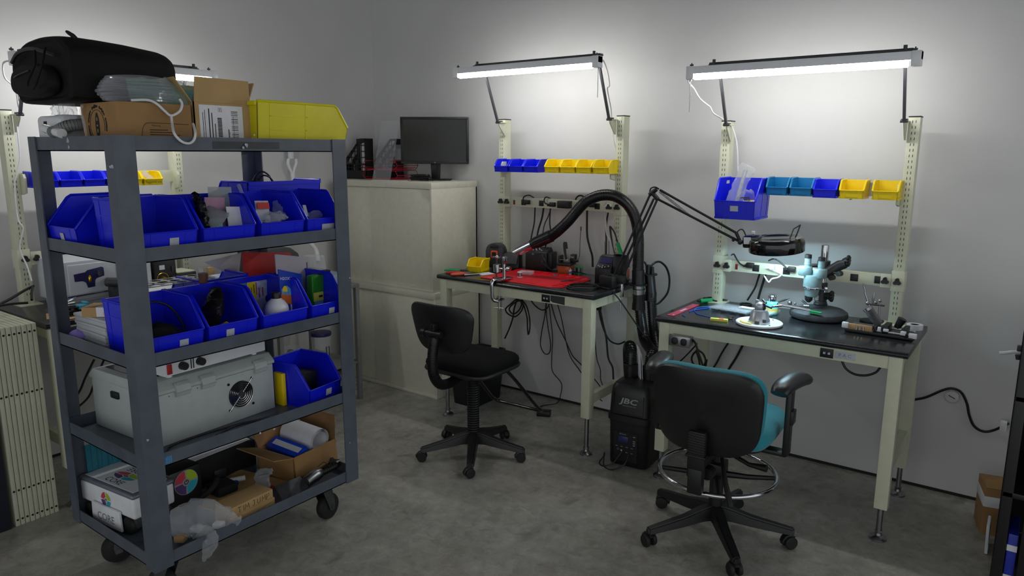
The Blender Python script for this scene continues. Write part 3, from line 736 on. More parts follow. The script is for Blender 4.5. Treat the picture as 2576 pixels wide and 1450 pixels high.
for s in (-1, 1):
    b = B().box(s*.285-.012, s*.285+.012, -.035, .030, .46, .765, .006).box(min(s*.10, s*.29), max(s*.10, s*.29), -.03, .025, .455, .475, .005)
    b.box(s*.300-.008, s*.300+.008, -.03, .025, .60, .66, .003)
    am = obj('arm_post', b, 'chair_plastic', t)
    b = B(); ps = spl([(s*.268, -.135, .752), (s*.272, -.10, .776), (s*.280, -.03, .784), (s*.292, .04, .780), (s*.306, .095, .768), (s*.312, .118, .750)], 6)
    n = len(ps); rs = [.034+.014*math.sin(PI*(i+1)/(n+1)) for i in range(n)]; b.tube(ps, rs, 16)
    for v in b.bm.verts: v.co.z = .775+(v.co.z-.775)*.62
    obj('arm_pad', b, 'pad_black', t, label='padded black armrest')

# ================================================================== FUME EXTRACTOR
mat('moulded_black', (19, 19, 20), .38, var=.1, scale=100, bump=.06, bscale=900)
mat('hose_black', (21, 21, 22), .3, var=.1, scale=100)
mat('grey_print', (150, 152, 154), .5, var=0)
mat('lcd', (38, 42, 96), .2, var=.05)
FX = Vector((2.665, -.548, 0)); t = thing('fume_extractor', 'black fume extractor unit standing on the floor between the two benches', 'fume extractor', FX, 4)
w2, d2 = .118, .165
b = B()
def ring_(k, z, rr=.035): return [(x*k, y*k, z) for x, y in rrect(2*w2, 2*d2, rr, 4)]
def loft(b, rings, cap=True):
    n = len(rings[0]); vs = [p for r_ in rings for p in r_]
    fs = [(i*n+j, i*n+(j+1) % n, (i+1)*n+(j+1) % n, (i+1)*n+j) for i in range(len(rings)-1) for j in range(n)]
    if cap: fs += [tuple(range(n))[::-1], tuple(range((len(rings)-1)*n, len(rings)*n))]
    b.add(vs, fs)
loft(b, [ring_(.93, .006), ring_(.95, .012), ring_(.985, .24), ring_(1, .262), ring_(1.055, .266), ring_(1.06, .300), ring_(1.0, .304), ring_(.97, .40), ring_(.93, .445), ring_(.84, .468), ring_(.5, .478)])
for x in (-.08, .08):
    for y in (-.12, .12): b.cyl((x, y, 0), (x, y, .012), .02)
obj('body', b, 'moulded_black', t)
b = B().box(-.085, .085, -d2*.99-.003, -d2*.97, .305, .312).box(-.088, -.085, -d2*.985-.002, -d2*.96, .31, .42).box(.085, .088, -d2*.985-.002, -d2*.96, .31, .42)
obj('lid_trim', b, 'moulded_black', t)
b = B().text('JBC', .042, (.005, -d2*.985-.0005, .382), (1, 0, 0), (0, .02, 1), .0012, bold=.0012)
for v in b.bm.verts: v.co.x = .005+(v.co.x-.005)*1.5+(v.co.z-.382)*.3
b.text('www.jbctools.com', .0105, (.005, -d2*.985-.0005, .357), (1, 0, 0), (0, .02, 1), .0012)
obj('lettering', b, 'grey_print', t, label='pale grey lettering')
b = B().box(-.080, .060, -d2*.975-.004, -d2*.92, .035, .205, .003); cp = obj('control_panel', b, 'black_matte', t)
b = B().box(-.052, .006, -d2*.975-.0052, -d2*.975-.003, .145, .178, .001); obj('display', b, 'lcd', cp, label='small dark blue display')
b = B().text('JBCtools', .011, (-.025, -d2*.975-.0045, .192), (1, 0, 0), (0, 0, 1), .0008)
for z in (.185, .160, .148, .136): b.box(.035, .048, -d2*.975-.0055, -d2*.975-.003, z, z+.004)
for x, z in ((-.06, .118), (-.03, .118), (.0, .118), (.03, .118), (.0, .088), (.03, .088)): b.box(x-.006, x+.006, -d2*.975-.0055, -d2*.975-.003, z, z+.0025)
b.ring((-.052, -d2*.975-.004, .100), .006, .0008, 'y', 4, 4)
obj('panel_print', b, 'grey_print', cp)
obj('jack', B().cyl((-.028, -d2*.975-.012, .100), (-.028, -d2*.975-.003, .100), .006, None, 12), 'chrome', cp)
for x in (-.060, .050):
    obj('hose_collar', B().cyl((x, .0, .465), (x, .0, .545), .036, .038, 20).ring((x, 0, .545), .038, .004, n=20, m=6), 'moulded_black', t)
def corr(name, t, pts, r, pitch, amp, label, m='hose_black', k=10, parent=None):
    ps = spl(pts, k); b = B(); b.tube(ps, r-amp*.4, 16)
    dist = 0; nxt = 0
    for i in range(len(ps)-1):
        L_ = (ps[i+1]-ps[i]).length; d = (ps[i+1]-ps[i]).normalized()
        while nxt <= dist+L_: p = ps[i]+d*(nxt-dist); b.cyl(p-d*pitch*.28, p+d*pitch*.28, r+amp*.6, None, 16); nxt += pitch
        dist += L_
    return obj(name, b, m, t, w=True, label=label, ang=50)
M_ = TM[t.name]
cl, crr = M_ @ Vector((-.060, 0, .535)), M_ @ Vector((.050, 0, .535))
# hoses: collars -> bend over the back -> up to the couplers
corr('hose', t, [cl, cl+Vector((-.006, .01, .07)), cl+Vector((-.03, .04, .10)), cl+Vector((-.07, .10, .06)), cl+Vector((-.09, .15, -.05)), cl+Vector((-.09, .17, -.16))], .029, .0105, .005, 'ribbed black hose bending down')
ra, rb2 = gy(1607, 742, -.30), gy(1638, 740, -.235)
corr('hose', t, [crr, crr+Vector((0, .012, .06)), crr+Vector((-.012, .05, .085)), gy(1622, 855, -.36), gy(1612, 800, -.31), ra], .029, .0105, .005, 'ribbed black hose rising to the nozzle arm')
corr('hose', t, [gy(1655, 930, -.40), gy(1652, 880, -.33), gy(1643, 820, -.26), rb2], .027, .0105, .005, 'second ribbed hose behind')

# ================================================================== FUME ARM, NOZZLE (bench with the red mat)
def arm_pts(l): return [gy(*q) for q in l]
t = thing('fume_extraction_hose', 'black flexible fume arm with a metal nozzle arching over the red mat', 'fume arm', gy(1605, 716, -.30))
AP = arm_pts([(1384, 596, -.42), (1405, 580, -.42), (1430, 556, -.41), (1450, 532, -.40), (1475, 507, -.39), (1510, 492, -.37), (1545, 493, -.35), (1575, 511, -.33), (1596, 543, -.31), (1605, 585, -.30), (1606, 640, -.30), (1605, 684, -.30)])
corr('hose', t, AP, .031, .0085, .0035, 'ribbed glossy black hose')
n0, n1, n2, n3 = gy(1298, 636, -.46), gy(1338, 616, -.44), gy(1356, 607, -.43), gy(1386, 594, -.42)
b = B(); d = (n1-n0).normalized()
ps = [n0-d*.0, n0.lerp(n1, .5), n1+d*.02]; b.tube(ps, .0285, 24, cap=False).tube(ps, .0270, 24, cap=False)
for v in b.bm.verts:       # mouth cut at a slant, longer on top
    if (v.co-n0).length < .03: v.co += d*(.030 if v.co.z < n0.z else -.022)*abs(v.co.z-n0.z)/.026
obj('nozzle', b, 'chrome', t, w=True, label='polished metal nozzle')
b = B().tube([n1, n1.lerp(n2, .45)], [.0310, .0315], 20).tube([n1.lerp(n2, .4), n2, n3], [.034, .035, .036], 20)
for i in range(9):
    a = 2*PI*i/9; s_ = d.orthogonal().normalized(); q = Matrix.Rotation(a, 3, d) @ s_
    b.tube([n1.lerp(n2, .5)+q*.035, n3+q*.036], .003, 6)
obj('sleeve', b, 'moulded_black', t, w=True)
r_ = gy(1605, 684, -.30); q = gy(1606, 716, -.30); q2 = gy(1607, 728, -.30); q3 = gy(1607, 741, -.30); q4 = gy(1607, 762, -.30)
b = B().tube([r_+Vector((0, 0, .01)), q], [.036, .037], 20).tube([q2-Vector((0, 0, .0)), q2+Vector((0, 0, .004))], .036, 20).tube([q3, q4], [.036, .036], 20).tube([q4, q4-Vector((0, 0, .04))], [.038, .040], 20)
obj('coupler', b, 'moulded_black', t, w=True)
obj('pipe', B().tube([q, q3], .033, 20), 'steel', t, w=True, label='bare grey metal pipe')
b = B(tr(q)).lathe([(.038, -.004), (.052, -.004), (.052, .004), (.038, .004)], n=24).box(-.10, -.036, -.012, .012, -.004, .004)
obj('clamp', b, 'black', t, w=True, label='black bracket plate to the bench')
t = thing('hose_coupler', 'black hose end with two cables on top, behind the metal pipe', 'hose end', gy(1635, 742, -.235))
q0, q1 = gy(1637, 748, -.235), gy(1634, 690, -.235)
b = B().tube([q0-Vector((0, 0, .02)), q0+Vector((0, 0, .03)), q0+Vector((0, 0, .031)), q1], [.034, .034, .031, .030], 20)
b.M = tr(q1); b.lathe([(.03, -.004), (.046, -.004), (.046, .003), (.03, .003)], n=24)
obj('body', b, 'moulded_black', t, w=True)
b = B().cyl(q1+Vector((-.008, 0, 0)), q1+Vector((-.008, 0, .055)), .014, .010, 12).cyl(q1+Vector((.018, 0, 0)), q1+Vector((.018, 0, .045)), .011, .008, 12)
obj('gland', b, 'black', t, w=True)
b = B().tube(spl([gy(1634, 690, -.235), gy(1637, 672, -.22), gy(1648, 661, -.19), gy(1662, 660, -.15), gy(1677, 675, -.11), gy(1684, 702, -.09), gy(1680, 735, -.09), gy(1663, 758, -.10), gy(1648, 768, -.12)], 8), .0065, 8)
b.tube(spl([gy(1627, 690, -.235), gy(1626, 670, -.22), gy(1620, 660, -.19), gy(1608, 664, -.14), gy(1603, 680, -.10)], 8), .0065, 8)
obj('cable', b, 'cord', t, w=True)
b = B(); q = gy(1601, 950, -.60)
b.M = tr(M_ @ Vector((-.006, -.005, .472))) @ rotm('Z', -52) @ rotm('X', 4)
b.prism([(-.05, 0), (.05, 0), (.055, .15), (-.03, .185)], 'y', -.0015, 0).prism([(-.05, 0), (.05, 0), (.052, .14), (-.034, .17)], 'y', .008, .0095).box(-.05, .05, 0, .009, 0, .0015)
one('manual', 'folded white booklet stuck between the collars of the fume extractor', 'booklet', b, 'paper')

# ================================================================== ON THE RED MAT BENCH
Z = Z2
mat('mat_red', (214, 16, 36), .42, var=.04, scale=8)
t = thing('silicone_mat', 'red silicone work mat on the black bench top', 'work mat', (1.90, -.46, Z), -2)
L2, D2 = .295, .205
b = B().prism([(-L2, -D2+.01), (-L2+.01, -D2), (L2-.06, -D2), (L2, -D2+.05), (L2, D2-.06), (L2-.07, D2), (-L2+.02, D2), (-L2, D2-.02)], 'z', 0, .004, .001)
b.box(-L2+.01, L2-.08, D2-.075, D2-.072, .004, .0085).box(-L2+.01, L2-.03, D2-.008, D2-.005, .004, .0085)
for i in range(9): x = -L2+.01+i*(2*L2-.09)/8; b.box(x, x+.003, D2-.075, D2-.005, .004, .0085)
b.box(L2-.062, L2-.059, -D2+.03, D2-.07, .004, .0085).box(L2-.010, L2-.007, -D2+.05, D2-.07, .004, .0085)
for i in range(5): y = -D2+.05+i*.055; b.box(L2-.062, L2-.008, y, y+.003, .004, .0085)
b.box(-.02, .10, -D2+.03, -D2+.032, .004, .006).box(.12, .20, -D2+.015, -D2+.045, .004, .0055)
obj('sheet', b, 'mat_red', t)
b = B().text('HPI', .022, (-L2+.055, -D2+.03, .0044), (1, 0, 0), (0, 1, 0)); obj('lettering', b, 'paper', t, label='small white letters')
mat('clear_yellow', (236, 214, 24), .3, var=.04)
bin_at('yellow bin sitting on the bench top left of the red mat', (1.432, -.505, Z), .104, .125, .078, 'bin_yellow', 10)
one('card_scrap', 'white card lying in front of the yellow bench bin', 'card', B(tr(1.545, -.52, Z) @ rotm('Z', -20)).box(-.05, .03, -.05, .05, 0, .0012), 'paper')
one('paper_slip', 'white slip lying inside the yellow bench bin', 'paper', B(tr(1.43, -.45, Z+.0065) @ rotm('Z', 25) @ rotm('X', 8)).box(-.03, .03, -.025, .025, 0, .0008), 'paper')
def pliers(label, loc, rz, m, jaw=1):
    t = thing('pliers', label, 'pliers', (loc[0], loc[1], Z), rz)
    for s in (-1, 1):
        b = B().tube(spl([(0, s*.006, .008), (-.03, s*.015, .008), (-.07, s*.017, .008), (-.105, s*.010, .008)], 5), [.005+.0028*math.sin(PI*min(1, i/14)) for i in range(16)], 10); obj('handle', b, m, t)
    b = B().tube([(-.012, 0, .008), (.006, 0, .008), (.035*jaw, .0, .008), (.055*jaw, 0, .007)], [.007, .008, .005, .0015], 8); obj('jaw', b, 'dull_steel', t)
pliers('green-handled pliers lying at the left front corner of the bench', (1.35, -.545), 28, 'green')
pliers('red-handled pliers lying next to the green ones', (1.415, -.60), 42, 'red')
pliers('orange-red cutters lying in front of the yellow bin', (1.46, -.615), 62, 'orange', .7)
t = thing('craft_knife', 'slim grey craft knife lying beside the orange cutters', 'knife', (1.507, -.60, Z), 62)
obj('handle', B().cyl((-.065, 0, .005), (.045, 0, .005), .005, .0045, 10), 'steel', t); obj('blade', B().prism([(.045, -.003), (.075, .003), (.045, .003)], 'z', .0045, .0055), 'chrome', t)
# black instrument case with an orange square (behind the yellow bin)
t = thing('tool_case', 'black rounded case with an orange-rimmed slot, standing behind the yellow bin', 'case', (1.445, -.285, Z), 14)
b = B().prism([(x, z+.084) for x, z in rrect(.128, .168, .046, 5)], 'y', -.03, .035, .007); obj('shell', b, 'dark_grey', t)
b = B().prism([(x, z+.096) for x, z in rrect(.050, .052, .010, 3)], 'y', -.036, -.028, .002); f = obj('slot_rim', b, 'orange', t, label='orange square rim')
obj('slot', B().prism([(x, z+.096) for x, z in rrect(.030, .032, .005, 3)], 'y', -.0375, -.034), 'black_matte', f)
obj('latch', B().box(-.030, .030, -.037, -.028, .138, .156, .003), 'black', t)
# small black hinged device
t = thing('display_unit', 'small black box with a tilted front beside the black case', 'instrument', (1.555, -.245, Z), 18)
b = B().prism([(-.045, 0), (.045, 0), (.045, .105), (-.03, .105), (-.045, .02)], 'x', -.055, .055, .003); obj('body', b, 'black', t)
obj('flap', B().prism([(-.048, .10), (-.03, .108), (.0, .108), (-.078, .045)], 'x', -.05, .05, .001), 'dark_grey', t)
obj('knob', B().cyl((.015, -.058, .05), (.015, -.040, .05), .008, None, 10).cyl((.015, -.058, .072), (.015, -.040, .072), .006, None, 10), 'steel', t)
t = thing('paste_tub', 'white round tub between the black box and the dark station', 'tub', (1.60, -.10, Z)); b = B().lathe([(.030, .0), (.032, .035), (.031, .04)], n=24); obj('tub', b, 'white_plastic', t); obj('lid', B().lathe([(.036, .038), (.036, .058), (.033, .060)], n=24).text('Paste', .014, (0, -.0365, .048), (1, 0, 0), (0, 0, 1)), 'white_plastic', t)
# first soldering station, behind the mat
t = thing('hot_air_station', 'dark box station behind the red mat, with two leads at its front', 'soldering station', (1.715, -.155, Z), 12)
b = B().prism([(-.062, 0), (.062, 0), (.062, .115), (.03, .15), (-.062, .122)], 'x', -.082, .070, .005).box(.068, .10, -.05, .05, .01, .12, .005); obj('body', b, 'black', t)
b = B()
for x, y in ((-.035, -.04), (-.02, -.025), (-.01, -.04), (.01, -.03), (.025, -.04), (.0, -.015)): b.cyl((x, y, .125+(y+.062)*.3), (x, y, .131+(y+.062)*.3), .004, None, 8)
obj('button', b, 'label_grey', t); obj('badge', B().box(-.035, -.02, -.0635, -.061, .104, .114, .001), 'print_grey', t)
b = B().cyl((.045, -.062, .105), (.045, -.078, .105), .008, None, 10).cyl((.045, -.062, .065), (.045, -.078, .065), .008, None, 10); obj('socket', b, 'dark_grey', t)
b = B()
for z in (.105, .065): b.tube(spl([(.045, -.075, z), (.075, -.10, z*.6+.01), (.12, -.10, .018), (.20, -.05, .012), (.30, -.08, .012), (.36, -.12, .012)], 7), .0032, 7)
obj('lead', b, 'cord', t)
# vise clamped to the front edge
t = thing('bench_vise', 'chrome clamp-on vise holding a drum, at the front edge of the red mat', 'vise', (1.765, -.69, Z))
b = B(tr(1.765, -.69, Z)).box(-.012, .05, -.028, .10, .010, .018, .002).tube(spl([(.0, -.02, .012), (-.004, -.045, .0), (-.004, -.047, -.06), (.0, -.04, -.105), (.02, -.02, -.115)], 6), .012, 10).box(-.015, .035, -.005, .03, -.118, -.105, .003)
b.cyl((.012, .005, -.17), (.012, .005, -.03), .007, None, 10); obj('clamp', b, 'chrome', t, w=True)
obj('t_handle', B(tr(1.765, -.69, Z)).cyl((-.03, .005, -.165), (.05, .005, -.160), .0042, None, 8).lathe([(.012, -.035), (.018, -.03), (.018, -.024), (.01, -.022)], (.012, .005, 0), 14), 'chrome', t, w=True)
b = B(tr(1.765, -.69, Z)).cyl((.03, .03, .018), (.03, .03, .105), .012, None, 14).cyl((-.025, .03, .052), (-.025, .03, .098), .023, None, 20).cyl((-.03, .03, .075), (.05, .03, .075), .008, None, 10).cyl((.055, .03, .08), (.075, .03, .08), .014, None, 12)
b.box(.02, .04, .02, .05, .105, .15, .003); obj('jaw_head', b, 'chrome', t, w=True)
t = thing('helping_hand', 'thin chrome rod on a flat foot with a ball joint, left of the vise', 'stand', (1.715, -.62, Z+.0045))
b = B(tr(1.715, -.62, Z+.0045)).box(-.03, .03, -.015, .015, 0, .006, .002).cyl((-.01, 0, .006), (-.006, 0, .125), .0045, None, 8); obj('rod', b, 'dull_steel', t, w=True)
obj('ball_joint', B(tr(1.709, -.62, Z+.135)).ball((0, 0, 0), .012).cyl((-.02, -.02, 0), (.02, .015, .0), .006, None, 8), 'chrome', t, w=True)
def spool(label, x, y, z, r, h, core, rim, rz=0):
    t = thing('wire_spool', label, 'spool', (x, y, z)); b = B().lathe([(r, 0), (r, .003), (r*.45, .004)], n=24).lathe([(r*.45, h-.004), (r, h-.003), (r, h), (r*.3, h)], n=24); obj('flange', b, rim, t); obj('winding', B().lathe([(r*.72, .004), (r*.72, h-.004)], n=20), core, t)
spool('small clear spool on the red mat beside the vise', 1.80, -.505, Z+.0045, .017, .032, 'steel', 'white_plastic')
spool('green-topped solder spool behind the red mat, left of the front station', 2.005, -.135, Z, .030, .042, 'steel', 'green')
t = thing('parts_box', 'flat clear plastic box lying on the red mat', 'plastic box', (1.762, -.385, Z+.0042), 14)
obj('base', B().box(-.045, .045, -.03, .03, 0, .014, .003), 'milky_film', t); obj('lid', B().box(-.046, .046, -.031, .031, .0145, .020, .002), 'milky_film', t)
t = thing('iron_cleaner', 'brown-orange tip cleaner with a steel plate, behind the red mat', 'tip cleaner', (1.94, -.185, Z), 10)
mat('amber', (176, 84, 38), .3, var=.1); obj('tray', B().box(-.042, .040, -.05, .04, 0, .055, .006), 'amber', t, label='brown-orange tray')
obj('frame', B().box(-.050, .048, -.055, .045, .056, .070, .004).box(-.052, -.036, -.02, .04, .065, .115, .005).box(.020, .058, .0, .04, .07, .125, .006).cyl((.05, .01, .085), (.075, .01, .085), .009, None, 10), 'black', t)
obj('plate', B().prism([(-.035, -.03), (.022, -.03), (.026, .015), (-.032, .015)], 'z', .090, .094, .001), 'chrome', t, label='bright steel plate')
b = B().text('CL6', .016, (.034, -.0012, .108), (1, 0, 0), (0, 0, 1)); obj('lettering', b, 'paper', t)
b = B()
for i in range(4): b.tube(spl([(-.005+.004*i, -.01, .094), (-.015+.004*i, -.008, .14), (-.022+.005*i, -.005, .19), (-.014+.004*i, 0, .20), (-.004+.003*i, 0, .16)], 6), .0026, 6)
obj('brush', b, 'black', t)
b = B().tube(spl([(.07, .01, .085), (.078, .012, .105), (.083, .014, .13), (.084, .014, .22), (.088, .014, .285)], 6), .0022, 6).cyl((.088, .014, .28), (.088, .014, .305), .0045, None, 8)
obj('cable_guide', b, 'dark_grey', t, label='thin upright wire guide')
t = thing('glue_bottle', 'tiny clear bottle right of the brown-orange cleaner', 'bottle', (1.985, -.215, Z)); obj('bottle', B().lathe([(.011, 0), (.012, .03), (.006, .036), (.005, .042)], n=16), 'white_plastic', t); obj('band', B().lathe([(.0125, .008), (.0125, .022)], n=16), 'tape_blue', t)
one('usb_connector', 'small steel and black connector on the red mat', 'connector', B(tr(1.955, -.335, Z+.0042) @ rotm('Z', 4)).box(-.02, .018, -.006, .006, 0, .009, .001), 'steel')
one('tweezers', 'fine steel tweezers on the right of the red mat', 'tweezers', B(tr(2.11, -.43, Z+.0042) @ rotm('Z', 72)).tube([(-.06, 0, .003), (.0, .004, .004), (.06, .001, .003)], [.003, .003, .001], 6).tube([(-.06, 0, .003), (.0, -.004, .004), (.06, -.001, .003)], [.003, .003, .001], 6), 'dull_steel')
# front soldering station with the green iron
t = thing('soldering_station', 'black soldering station with a blue display and a green iron, right end of the bench', 'soldering station', (2.285, -.27, Z), 10)
b = B().prism([(-.075, .0), (.075, 0), (.075, .135), (.02, .150), (-.075, .085)], 'x', -.055, .045, .004); obj('body', b, 'black', t)
def sl(x, u, o=.0): # point on the sloping face
    return Vector((x, -.075+u*.095+(-.55*o), .085+u*.065+.82*o))
b = B().sheet([sl(-.040, .42, .0015), sl(.034, .42, .0015), sl(.034, .80, .0015), sl(-.040, .80, .0015)], .001); obj('display', b, 'lcd', t, label='dark blue display')
b = B()
for x, u in ((-.04, .2), (-.028, .14), (-.012, .2), (-.012, .08), (.004, .14), (.024, .2)): p = sl(x, u); b.cyl(p, sl(x, u, .004), .0035, None, 8)
obj('button', b, 'label_grey', t)
obj('tip_rack', B().box(-.045, .035, .01, .055, .142, .156, .003), 'dull_steel', t)
b = B()
for x, h in ((-.03, .085), (-.005, .09)): b.cyl((x, .035, .15), (x-.004, .035, .15+h), .0022, None, 6)
b.tube(spl([(.03, .035, .15), (.018, .035, .22), (.004, .035, .31), (.008, .035, .325)], 6), .003, 6); obj('tip', b, 'dull_steel', t)
b = B().prism([(-.05, .0), (.05, 0), (.05, .10), (.02, .165), (-.03, .165), (-.05, .10)], 'x', .047, .125, .006).box(.03, .06, .02, .06, .14, .17, .004); st = obj('iron_stand', b, 'black', t)
b = B().prism([(x+.004, z+.055) for x, z in rrect(.055, .075, .026, 4)], 'x', .047+.078, .131, .001); obj('sponge_tray', b, 'label_grey', st)
b = B().prism([(x+.004, z+.055) for x, z in rrect(.042, .062, .020, 4)], 'x', .127, .1325, .001); obj('sponge', b, 'orange', st)
obj('holder_plate', B().box(.048, .112, -.035, .035, .170, .176, .003), 'chrome', st)
b = B().cyl((.082, 0, .174), (.055, .01, .235), .0125, .0105, 14).ring((.082, 0, .176), .014, .003, n=16, m=6); obj('iron_handle', b, 'green', t, label='green iron handle')
b = B().tube(spl([(.055, .01, .235), (.035, .02, .285), (.005, .03, .325), (-.005, .035, .325), (.0, .04, .28), (.015, .05, .20), (.03, .06, .13)], 6), .0045, 8); obj('iron_cord', b, 'cord', t)
# coiled test lead in front of it
b = B(); c_ = Vector((2.285, -.565, Z+.006))
b.ring(c_, .088, .0042, n=40, m=8).ring(c_+Vector((.006, .004, .007)), .084, .0042, n=40, m=8)
b.tube(spl([c_+Vector((.085, .02, .006)), c_+Vector((.10, .09, .006)), c_+Vector((.06, .16, .006))], 6), .0042, 8)
t = thing('test_lead', 'coiled black lead with a chrome plug on the right end of the bench', 'cable', (2.285, -.565, Z)); obj('coil', b, 'cord', t, w=True)
obj('plug', B().cyl((2.262, -.64, Z+.006), (2.315, -.618, Z+.006), .005, .004, 10), 'chrome', t, w=True)
# floor: bin and foot switch
t = thing('trash_can', 'black waste bin under the left end of the red mat bench', 'waste bin', (1.315, -.335, 0))
b = B()
def rr3(w_, d_, z, cx, cy, r_=.03): return [(cx+x, cy+y, z) for x, y in rrect(w_, d_, r_, 3)]
loft(b, [rr3(.20, .30, 0, 1.315, -.335), rr3(.24, .36, .335, 1.315, -.335), rr3(.25, .37, .336, 1.315, -.335), rr3(.25, .37, .35, 1.315, -.335), rr3(.23, .35, .35, 1.315, -.335), rr3(.19, .29, .01, 1.315, -.335)], False); b.add(rr3(.20, .30, 0.0, 1.315, -.335), [tuple(range(16))]); b.add(rr3(.19, .29, .01, 1.315, -.335), [tuple(range(16))])
obj('tub', b, 'black', t, w=True)
t = thing('power_brick', 'small black power brick on the floor under the bench, at the foot bar', 'power adapter', (1.865, -.315, 0), 25)
obj('brick', B().box(-.045, .045, -.03, .03, 0, .034, .004), 'black', t)
b = B().tube(spl([TM[t.name].inverted() @ q for q in (Vector((1.845, -.285, .02)), gz(1355, 1035, .004), gz(1362, 1022, .004), gz(1400, 1015, .004), gy(1410, 995, -.06), gy(1412, 965, -.05), gy(1390, 935, -.05), gy(1388, 900, -.05), gy(1390, 850, -.05), gy(1385, 800, -.05), gy(1382, 770, -.05))], 8), .0032, 7); obj('cord', b, 'cord', t)

# ================================================================== MAGNIFIER LAMP
YL = -.47
t = thing('magnifier_lamp', 'black magnifier lamp clamped to the bench, its ring head over the microscope', 'lamp', (2.405, YL, Z))
b = B(tr(2.415, YL, Z) @ rotm('Z', -12)); b.box(-.048, .05, -.045, .055, .012, .075, .004).box(-.05, .03, -.055, .05, 0, .012, .003).box(-.05, -.028, -.06, -.035, -.13, .012, .004)
for x in (-.02, .0, .014, .028): b.cyl((x, -.02, .075), (x, -.02, .084), .006, None, 10)
base = obj('clamp', b, 'black', t, w=True)
b = B(tr(2.47, YL+.03, Z)).box(-.004, .012, -.012, .012, -.05, .03, .002).cyl((.0, 0, -.13), (.0, 0, -.05), .004, None, 8); obj('clamp_screw', b, 'chrome', t, w=True)
el = gy(1643, 487, YL); e2 = gy(1655, 503, YL); e3 = gy(1657, 478, YL)
f0 = gy(1546, 690, YL); f1 = gy(1556, 692, YL+.02); f2 = gy(1570, 690, YL)
rod = .0065
b = B().tube([f0, gy(1636, 488, YL)], rod, 8).tube([f1, gy(1645, 500, YL+.015)], rod, 8).tube([f2, gy(1653, 503, YL)], rod, 8)
obj('lower_arm', b, 'black', t, w=True)
b = B(tr(gy(1556, 700, YL))).box(-.03, .04, -.018, .018, -.03, .012, .004); b.M = Matrix(); b.cyl(gy(1553, 712, YL), gy(1556, 696, YL), .014, None, 12); obj('swivel', b, 'black', t, w=True)
def spring(b, p, q, r, n, w_):
    p, q = Vector(p), Vector(q); d = (q-p); u = d.orthogonal().normalized(); v = d.normalized().cross(u)
    b.tube([p+d*i/(n*8)+(u*math.cos(2*PI*i/8)+v*math.sin(2*PI*i/8))*r for i in range(n*8+1)], w_, 5)
b = B(); spring(b, gy(1573, 685, YL+.012), gy(1618, 580, YL+.012), .006, 40, .0014); spring(b, gy(1659, 482, YL+.012), gy(1738, 545, YL+.012), .006, 40, .0014); obj('spring', b, 'steel', t, w=True)
b = B(); b.tube([gy(1634, 490, YL), gy(1652, 476, YL)], .012, 10).tube([gy(1640, 484, YL), gy(1655, 502, YL)], .012, 10)
b.tube(spl([gy(1634, 490, YL), gy(1637, 475, YL), gy(1648, 471, YL), gy(1658, 476, YL)], 6), .004, 6)
obj('elbow', b, 'black', t, w=True)
YH = -.45
h0, h1 = gy(1852, 586, YH), gy(1845, 604, YH)
obj('upper_arm', B().tube([gy(1660, 478, YL), h0], rod, 8).tube([gy(1656, 502, YL), gy(1868, 612, YH)], rod, 8), 'black', t, w=True)
b = B().tube([h0, gy(1862, 608, YH), gy(1872, 609, YH), gy(1884, 608, YH)], .009, 8).tube(spl([h0, gy(1862, 578, YH), gy(1870, 580, YH), gy(1878, 597, YH)], 6), .0032, 6)
b.ball(gy(1862, 610, YH), .013).ball(gy(1845, 604, YH), .009); obj('head_joint', b, 'black', t, w=True)
pc = gy(1953, 606, YH); HR = (gy(2022, 606, YH)-gy(1884, 606, YH)).length/2; Hh = .052
Mh = tr(pc) @ rotm('Y', -3) @ rotm('X', 5)
b = B(Mh); ri = HR*.60
b.lathe([(ri, .013), (ri+.004, .016), (HR*.90, .016), (HR*.97, .008), (HR, -.006), (HR, -Hh+.004), (HR*.985, -Hh), (HR*.94, -Hh), (HR*.94, -.004), (ri, -.004), (ri, .012)], n=48)
b.M = Mh @ tr(-HR*.86, -.03, 0); b.box(-.035, .045, -.035, .040, -.03, .030, .010)
hd = obj('head', b, 'black_gloss', t, w=True)
b = B(Mh @ tr(-HR*.86, -.03, 0)).box(-.026, .010, -.0362, -.0348, -.008, .026); obj('head_label', b, 'paper', hd, w=True, label='white sticker')
obj('switch', B(Mh @ tr(-HR*.85, .0, .03)).box(-.008, .008, -.006, .006, 0, .016, .002), 'white_plastic', hd, w=True)
lens = bpy.data.materials.new('lens_glass'); lens.use_nodes = True; lp = lens.node_tree.nodes['Principled BSDF']; lp.inputs['Transmission Weight'].default_value = 1; lp.inputs['Roughness'].default_value = .02; lp.inputs['Base Color'].default_value = (.82, .95, .97, 1); lp.inputs['IOR'].default_value = 1.08; MATS['lens_glass'] = lens
b = B(Mh).lathe([(.0005, .006), (ri-.0015, .006), (ri-.0015, .002), (.0005, .002)], n=40); obj('lens', b, 'lens_glass', t, w=True, label='round magnifying lens')
obj('reflector', B(Mh).lathe([(ri, -.0012), (HR*.948, -.0012), (HR*.948, -Hh+.004), (HR*.940, -Hh+.004), (HR*.940, -.004), (ri, -.004), (ri, -.0012)], n=48), 'white_paint', hd, w=True, label='white inner reflector')
mat('ring_tube', (196, 236, 252), .5, var=0, em=100)
b = B(Mh).ring((0, 0, -.022), HR*.79, .010, n=28, m=6); obj('ring_tube', b, 'ring_tube', t, w=True, flat=True, label='lit ring tube')
b = B(Mh).tube([(HR*.55, -.03, .018), (HR*.62, .0, .060), (HR*.80, .03, .075)], .0035, 6).tube([(HR*.80, .03, .075), (HR*.74, .0, .035), (HR*.68, .0, .018)], .0035, 6); obj('bail', b, 'black', t, w=True, label='thin black wire bail')

